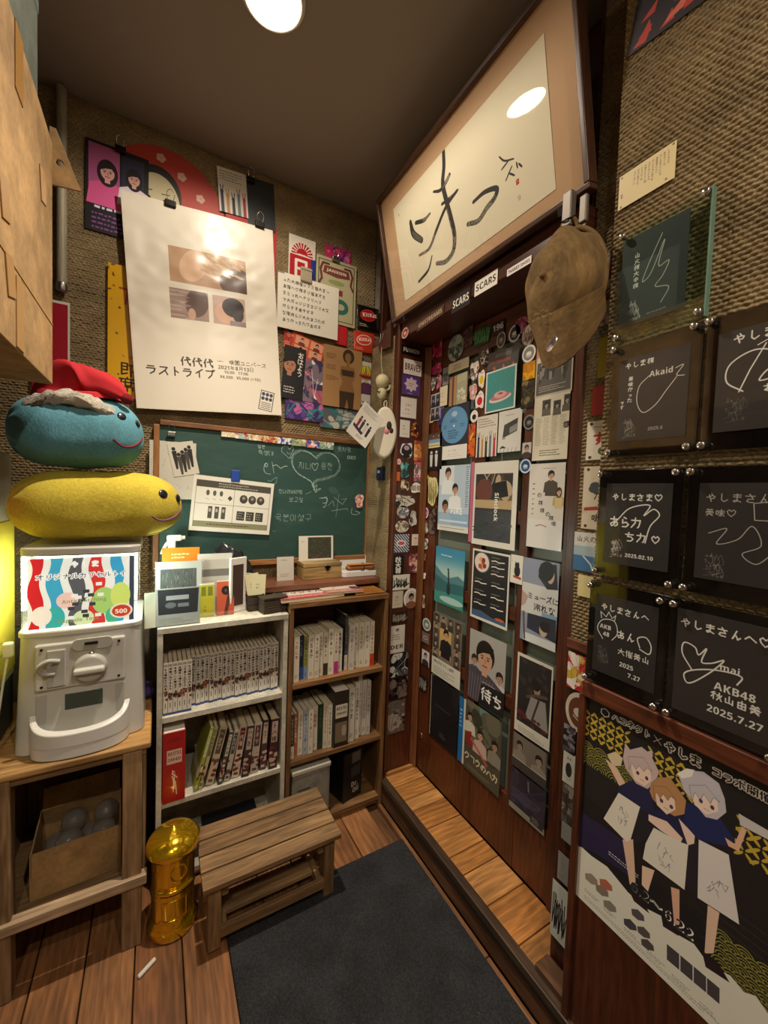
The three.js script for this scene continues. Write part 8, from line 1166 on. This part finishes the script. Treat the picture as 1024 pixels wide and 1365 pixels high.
// ------------------------------------------------------------------ autograph boards in clear frames on the right wall
{
  const loop = (g, W, HH, pts, lw, col) => { const c = new THREE.CatmullRomCurve3(pts.map(([x, y]) => new THREE.Vector3(x * W, y * HH, 0))).getPoints(80); line(g, col, lw * W, c.map((p) => [p.x, p.y])); };
  const doodle = (g, W, HH, x, y, s, col, r) => { for (let i = 0; i < 12; i++) { const a = W * (x + s * (r() - 0.5)), b = HH * (y + s * (r() - 0.5)); loop(g, 1, 1, [[a, b], [a + W * 0.05 * (r() - 0.3), b - HH * 0.05], [a + W * 0.08 * r(), b + HH * 0.04], [a - W * 0.03, b + HH * 0.06]], 1.6, col); } write(g, 'やしま', W * (x - 0.02), HH * (y + s * 0.55), W * 0.05, col, 1.8); write(g, '山中', W * (x - s * 0.6), HH * (y - s * 0.6), W * 0.045, col, 1.8); };
  const chalkW = '#dedcd4', arts = {
    a: (g, W, HH, r) => { fill(g, '#1f2524', 0, 0, W, HH); write(g, '山火様大中様', W * 0.2, HH * 0.2, W * 0.1, chalkW, W * 0.012, 1, 1.0); loop(g, W, HH, [[0.62, 0.12], [0.42, 0.42], [0.36, 0.56], [0.46, 0.52], [0.66, 0.2], [0.6, 0.46], [0.74, 0.44], [0.66, 0.58], [0.56, 0.66], [0.76, 0.72], [0.66, 0.86]], 0.014, '#b9b6ac'); doodle(g, W, HH, 0.24, 0.84, 0.14, chalkW, r); smallPrint(g, W * 0.45, HH * 0.93, W * 0.4, 1, HH * 0.03, '#8a8880', r); },
    b: (g, W, HH, r) => { fill(g, '#2a2522', 0, 0, W, HH); write(g, 'やしま様', W * 0.08, HH * 0.05, W * 0.11, chalkW, W * 0.012); write(g, '美味かった', W * 0.14, HH * 0.22, W * 0.085, chalkW, W * 0.01, 1); write(g, 'です', W * 0.03, HH * 0.5, W * 0.07, chalkW, W * 0.009, 1); loop(g, W, HH, [[0.46, 0.26], [0.32, 0.36], [0.3, 0.56], [0.4, 0.68], [0.56, 0.62], [0.72, 0.46], [0.84, 0.34]], 0.012, '#cfccc2'); write(g, 'Akaid', W * 0.46, HH * 0.2, W * 0.12, '#cfccc2', W * 0.01); loop(g, W, HH, [[0.82, 0.24], [0.92, 0.22], [0.84, 0.32], [0.94, 0.34]], 0.01, chalkW); doodle(g, W, HH, 0.18, 0.84, 0.14, '#9a978e', r); write(g, '2025.6', W * 0.48, HH * 0.85, W * 0.07, '#9a978e'); },
    c: (g, W, HH, r) => { fill(g, '#2a2522', 0, 0, W, HH); write(g, 'やしま様', W * 0.16, HH * 0.04, W * 0.15, chalkW, W * 0.017); loop(g, W, HH, [[0.3, 0.62], [0.12, 0.5], [0.14, 0.34], [0.4, 0.24], [0.66, 0.34], [0.6, 0.52], [0.46, 0.54], [0.56, 0.44], [0.8, 0.46]], 0.018, chalkW); line(g, chalkW, W * 0.016, [[W * 0.26, HH * 0.62], [W * 0.36, HH * 0.42], [W * 0.5, HH * 0.2]]); line(g, chalkW, W * 0.012, [[W * 0.42, HH * 0.2], [W * 0.54, HH * 0.16], [W * 0.54, HH * 0.26]]); write(g, 'おいしか', W * 0.5, HH * 0.58, W * 0.11, chalkW, W * 0.014); write(g, 'った', W * 0.6, HH * 0.7, W * 0.11, chalkW, W * 0.014); doodle(g, W, HH, 0.22, 0.78, 0.16, '#6a675f', r); write(g, '2025.7', W * 0.62, HH * 0.86, W * 0.08, chalkW); },
    d: (g, W, HH, r) => { fill(g, '#231f1e', 0, 0, W, HH); write(g, 'やしまさま♡', W * 0.1, HH * 0.12, W * 0.13, chalkW, W * 0.015); write(g, 'あらカ', W * 0.06, HH * 0.4, W * 0.2, chalkW, W * 0.022, 0, 0.9); write(g, 'ちカ', W * 0.34, HH * 0.58, W * 0.18, chalkW, W * 0.02); loop(g, W, HH, [[0.2, 0.46], [0.4, 0.3], [0.7, 0.26], [0.62, 0.38], [0.76, 0.3], [0.84, 0.36], [0.72, 0.5], [0.66, 0.7]], 0.018, chalkW); write(g, '♡', W * 0.74, HH * 0.6, W * 0.14, chalkW, W * 0.018); doodle(g, W, HH, 0.2, 0.8, 0.13, chalkW, r); write(g, '2025.02.10', W * 0.36, HH * 0.84, W * 0.085, chalkW); },
    e: (g, W, HH, r) => { fill(g, '#231f1e', 0, 0, W, HH); write(g, 'やしまさん', W * 0.08, HH * 0.1, W * 0.14, '#a5a298', W * 0.012); write(g, '美味♡', W * 0.08, HH * 0.26, W * 0.12, '#a5a298', W * 0.011); loop(g, W, HH, [[0.14, 0.52], [0.34, 0.46], [0.24, 0.62], [0.46, 0.56], [0.6, 0.42], [0.7, 0.6], [0.52, 0.7], [0.66, 0.78], [0.82, 0.66]], 0.012, '#a5a298'); line(g, '#a5a298', W * 0.012, [[W * 0.6, HH * 0.2], [W * 0.9, HH * 0.16], [W * 0.9, HH * 0.36], [W * 0.62, HH * 0.36], [W * 0.6, HH * 0.2]]); doodle(g, W, HH, 0.22, 0.84, 0.17, '#8a877e', r); },
    f: (g, W, HH, r) => { fill(g, '#242020', 0, 0, W, HH); write(g, 'やしまさんへ', W * 0.1, HH * 0.1, W * 0.13, chalkW, W * 0.015); loop(g, W, HH, [[0.16, 0.56], [0.06, 0.44], [0.14, 0.32], [0.34, 0.3], [0.4, 0.44], [0.32, 0.54]], 0.014, chalkW); line(g, chalkW, W * 0.012, [[W * 0.12, HH * 0.3], [W * 0.1, HH * 0.22], [W * 0.2, HH * 0.27], [W * 0.24, HH * 0.2], [W * 0.3, HH * 0.27], [W * 0.36, HH * 0.22], [W * 0.34, HH * 0.3]]); write(g, 'AKB', W * 0.1, HH * 0.36, W * 0.1, chalkW); write(g, '48', W * 0.16, HH * 0.45, W * 0.1, chalkW); write(g, 'あん', W * 0.38, HH * 0.38, W * 0.16, chalkW, W * 0.018); loop(g, W, HH, [[0.76, 0.52], [0.72, 0.42], [0.84, 0.38], [0.92, 0.46], [0.9, 0.56], [0.76, 0.54]], 0.018, chalkW); write(g, '大催美山', W * 0.42, HH * 0.6, W * 0.125, chalkW, W * 0.013); doodle(g, W, HH, 0.16, 0.74, 0.14, '#6f6c64', r); write(g, '2025', W * 0.46, HH * 0.76, W * 0.1, chalkW); write(g, '7.27', W * 0.6, HH * 0.86, W * 0.1, chalkW); },
    g: (g, W, HH, r) => { fill(g, '#2c2624', 0, 0, W, HH); write(g, 'やしまさんへ♡', W * 0.04, HH * 0.08, W * 0.13, chalkW, W * 0.016); loop(g, W, HH, [[0.2, 0.56], [0.08, 0.42], [0.1, 0.32], [0.22, 0.34], [0.26, 0.4], [0.34, 0.32], [0.3, 0.46], [0.4, 0.44], [0.52, 0.38], [0.36, 0.56], [0.16, 0.7], [0.12, 0.62], [0.4, 0.5], [0.7, 0.48], [0.66, 0.56]], 0.017, chalkW); write(g, 'mai', W * 0.48, HH * 0.4, W * 0.11, chalkW); write(g, 'AKB48', W * 0.44, HH * 0.58, W * 0.13, chalkW); write(g, '秋山由美', W * 0.42, HH * 0.68, W * 0.12, chalkW, W * 0.015); write(g, '2025.7.27', W * 0.38, HH * 0.81, W * 0.12, chalkW); },
  };
  const knob = lathe([[0, 0.009], [0.005, 0.009], [0.0068, 0.006], [0.0068, 0], [0, 0]], 18).rotateX(PI / 2), post = new THREE.CylinderGeometry(0.003, 0.003, 0.03, 10).rotateX(PI / 2);
  const frame = (key, z, y, w, h, cw, ch, label, clear) => {
    const f = thing('acrylic_frame', label, 'frame', [0.8445, y, z], 'autograph frames on the woven wall', -PI / 2);
    if (!clear) mesh('back_plate', rbox(w, h, 0.004, 0.0012), M.blackAcrylic, f, [0, h / 2, -0.008]);
    else mesh('back_pane', rbox(w, h, 0.003, 0.001), M.greenGlass, f, [0, h / 2, -0.008]);
    const c = cell(cw * 3600, ch * 3600, arts[key], 600 + key.charCodeAt(0)), cy = clear ? h * 0.54 : h * 0.5;
    mesh('autograph_card', flatGeo(outline(0, cw, ch), 0.0015, cw, ch, c), sheetMat(c, 0.6), f, [clear ? -0.016 : 0, cy - 0, -0.0058]);
    mesh('front_pane', clear ? rbox(w, h, 0.003, 0.001) : new THREE.PlaneGeometry(w, h), clear ? M.greenGlass : M.glass, f, [0, h / 2, 0.003]);
    for (const [a, b] of [[-1, 0], [1, 0], [-1, 1], [1, 1]]) { const s = new THREE.Group(); s.name = 'standoff'; f.add(s); s.position.set(a * (w / 2 - 0.009), b ? h - 0.009 : 0.009, -0.008); mesh('post', post, M.steel, s); mesh('knob', knob, M.chrome, s, [0, 0, 0.0125]); }
    if (clear) mesh('edge_strip', rbox(0.003, h, 0.014, 0.001), M.glassEdge, f, [w / 2 - 0.001, h / 2, -0.002]);
  };
  const CW = 0.128, CH = 0.17;
  frame('a', -0.4395, 1.66, 0.165, 0.225, 0.122, 0.18, 'clear glass frame with a dark autograph card below the cream note', true);
  frame('b', -0.443, 1.422, 0.164, 0.232, CW, CH, 'black acrylic frame with a looping signature, uppermost beside the yellow strip');
  frame('c', -0.273, 1.422, 0.166, 0.232, CW, CH, 'black acrylic frame signed with a ringed arrow, uppermost of its column');
  frame('d', -0.457, 1.166, 0.164, 0.228, CW, CH, 'black acrylic frame signed with a long swoosh and dated 2025.02.10');
  frame('e', -0.286, 1.166, 0.166, 0.228, CW, CH, 'black acrylic frame with faint thin signature under the ringed arrow one');
  frame('f', -0.467, 0.926, 0.16, 0.224, CW, CH, 'black acrylic frame with a crowned signature above the wooden rail');
  frame('g', -0.3, 0.926, 0.165, 0.224, 0.142, 0.19, 'black acrylic frame with a large heart signature above the wooden rail');
}
// ------------------------------------------------------------------ illustrated poster on the lower panel
{
  const U0 = -0.545, V0 = 0.887, PW = 0.345, PH = 0.479;
  const t = solo(1040, 1440, (g, W, HH, r) => {
    fill(g, '#1e1d1f', 0, 0, W, HH);
    for (let i = 0; i < 9; i++) line(g, '#2f2d30', 5, [[W * 0.02, HH * (0.34 + 0.018 * i)], [W * (0.2 + 0.1 * r()), HH * (0.34 + 0.018 * i)]]);
    for (let i = 0; i < 7; i++) line(g, '#333135', 5, [[W * (0.66 + 0.05 * r()), HH * (0.52 + 0.03 * i)], [W * 0.98, HH * (0.52 + 0.03 * i)]]);
    const shippo = (x0, y0, nx, ny, s) => { g.save(); for (let i = 0; i < nx; i++) for (let j = 0; j < ny; j++) for (let k = 0; k < 4; k++) { g.save(); g.translate(W * x0 + i * s, HH * y0 + j * s); g.rotate((k * PI) / 2 + PI / 4); ell(g, '#c2a63a', s * 0.5, 0, s * 0.4, s * 0.13); g.restore(); } g.restore(); };
    shippo(0.03, 0.1, 5, 3, W * 0.055); shippo(0.42, 0.12, 4, 3, W * 0.055); shippo(0.84, 0.2, 4, 3, W * 0.06);
    const seigaiha = (x0, y0, nx, ny, s) => { for (let j = 0; j < ny; j++) for (let i = 0; i < nx; i++) for (let k = 3; k > 0; k--) { g.strokeStyle = '#8f8a3c'; g.lineWidth = s * 0.1; g.fillStyle = '#23231f'; g.beginPath(); g.arc(W * x0 + i * s * 1.5 + (j & 1) * s * 0.75, HH * y0 + j * s * 0.42, (s * 0.75 * k) / 3, PI, 2 * PI); g.fill(); g.stroke(); } };
    seigaiha(0.02, 0.26, 4, 5, W * 0.06); 
    seigaiha(0.786, 0.651, 5, 9, W * 0.055);
    for (const f of FIGURES) { const p = []; for (let i = 1; i < f.length; i += 2) p.push([(f[i] / 1000) * W, (f[i + 1] / 1000) * HH]); pgon(g, f[0], p); if (p.length > 7) line(g, '#4a4048', 1.5, [...p, p[0]]); }
    for (const [x, y] of [[0.365, 0.234], [0.498, 0.289], [0.679, 0.198]]) { for (const d of [-0.025, 0.025]) ell(g, '#4a3a5c', W * (x + d), HH * y, W * 0.009, HH * 0.008); line(g, '#b06a64', 3, [[W * (x - 0.01), HH * (y + 0.02)], [W * (x + 0.012), HH * (y + 0.02)]]); }
    for (const [x, y] of [[0.263, 0.457], [0.508, 0.497], [0.75, 0.462]]) for (let i = 0; i < 10; i++) { const a = W * (x + 0.07 * (r() - 0.5)), b = HH * (y + 0.07 * (r() - 0.5)); line(g, '#8f8a94', 3, [[a, b], [a + W * 0.03 * (r() - 0.5), b + HH * 0.03 * (r() - 0.5)], [a + W * 0.03 * (r() - 0.5), b + HH * 0.02]]); }
    const title = (s, x, y, z) => { write(g, s, W * x, HH * y, W * z, '#f2eee6', W * z * 0.34); write(g, s, W * x, HH * y, W * z, '#1a1820', W * z * 0.12); };
    line(g, '#f2eee6', 6, [[W * 0.1, HH * 0.04], [W * 0.125, HH * 0.03], [W * 0.15, HH * 0.04], [W * 0.15, HH * 0.058], [W * 0.125, HH * 0.068], [W * 0.1, HH * 0.058], [W * 0.1, HH * 0.04]]);
    title('ハコネクト', 0.17, 0.032, 0.046); write(g, '×', W * 0.4, HH * 0.028, W * 0.07, '#d8d4cc', 4); title('やしま', 0.47, 0.036, 0.06); title('コラボ開催中', 0.69, 0.045, 0.047);
    write(g, '6.2～6.22', W * 0.34, HH * 0.7, W * 0.075, '#f2eee6', 12); write(g, '6.2～6.22', W * 0.34, HH * 0.7, W * 0.073, '#24222a', 4); smallPrint(g, W * 0.2, HH * 0.665, W * 0.25, 2, 16, '#cfcac0', r);
    for (let i = 0; i < 6; i++) smallPrint(g, W * (0.06 + 0.13 * i), HH * (0.93 + 0.004 * i), W * 0.1, 2, 14, '#9a968c', r); smallPrint(g, W * 0.06, HH * 0.965, W * 0.86, 2, 14, '#a8a49a', r);
  }, 33);
  const m = mesh('illustrated_poster', flatGeo(outline(0, PW, PH), 0.0008, PW, PH, whole), phys({ map: t, roughness: 0.5, clearcoat: 0.15 }), scene, [XR + 0.0008, V0 - PH / 2, U0 + PW / 2], [0, -PI / 2, 0]);
  tag(m, 'dark poster of three apron wearing waitresses below the wooden rail', 'poster');
}
renderer.render(scene, camera);
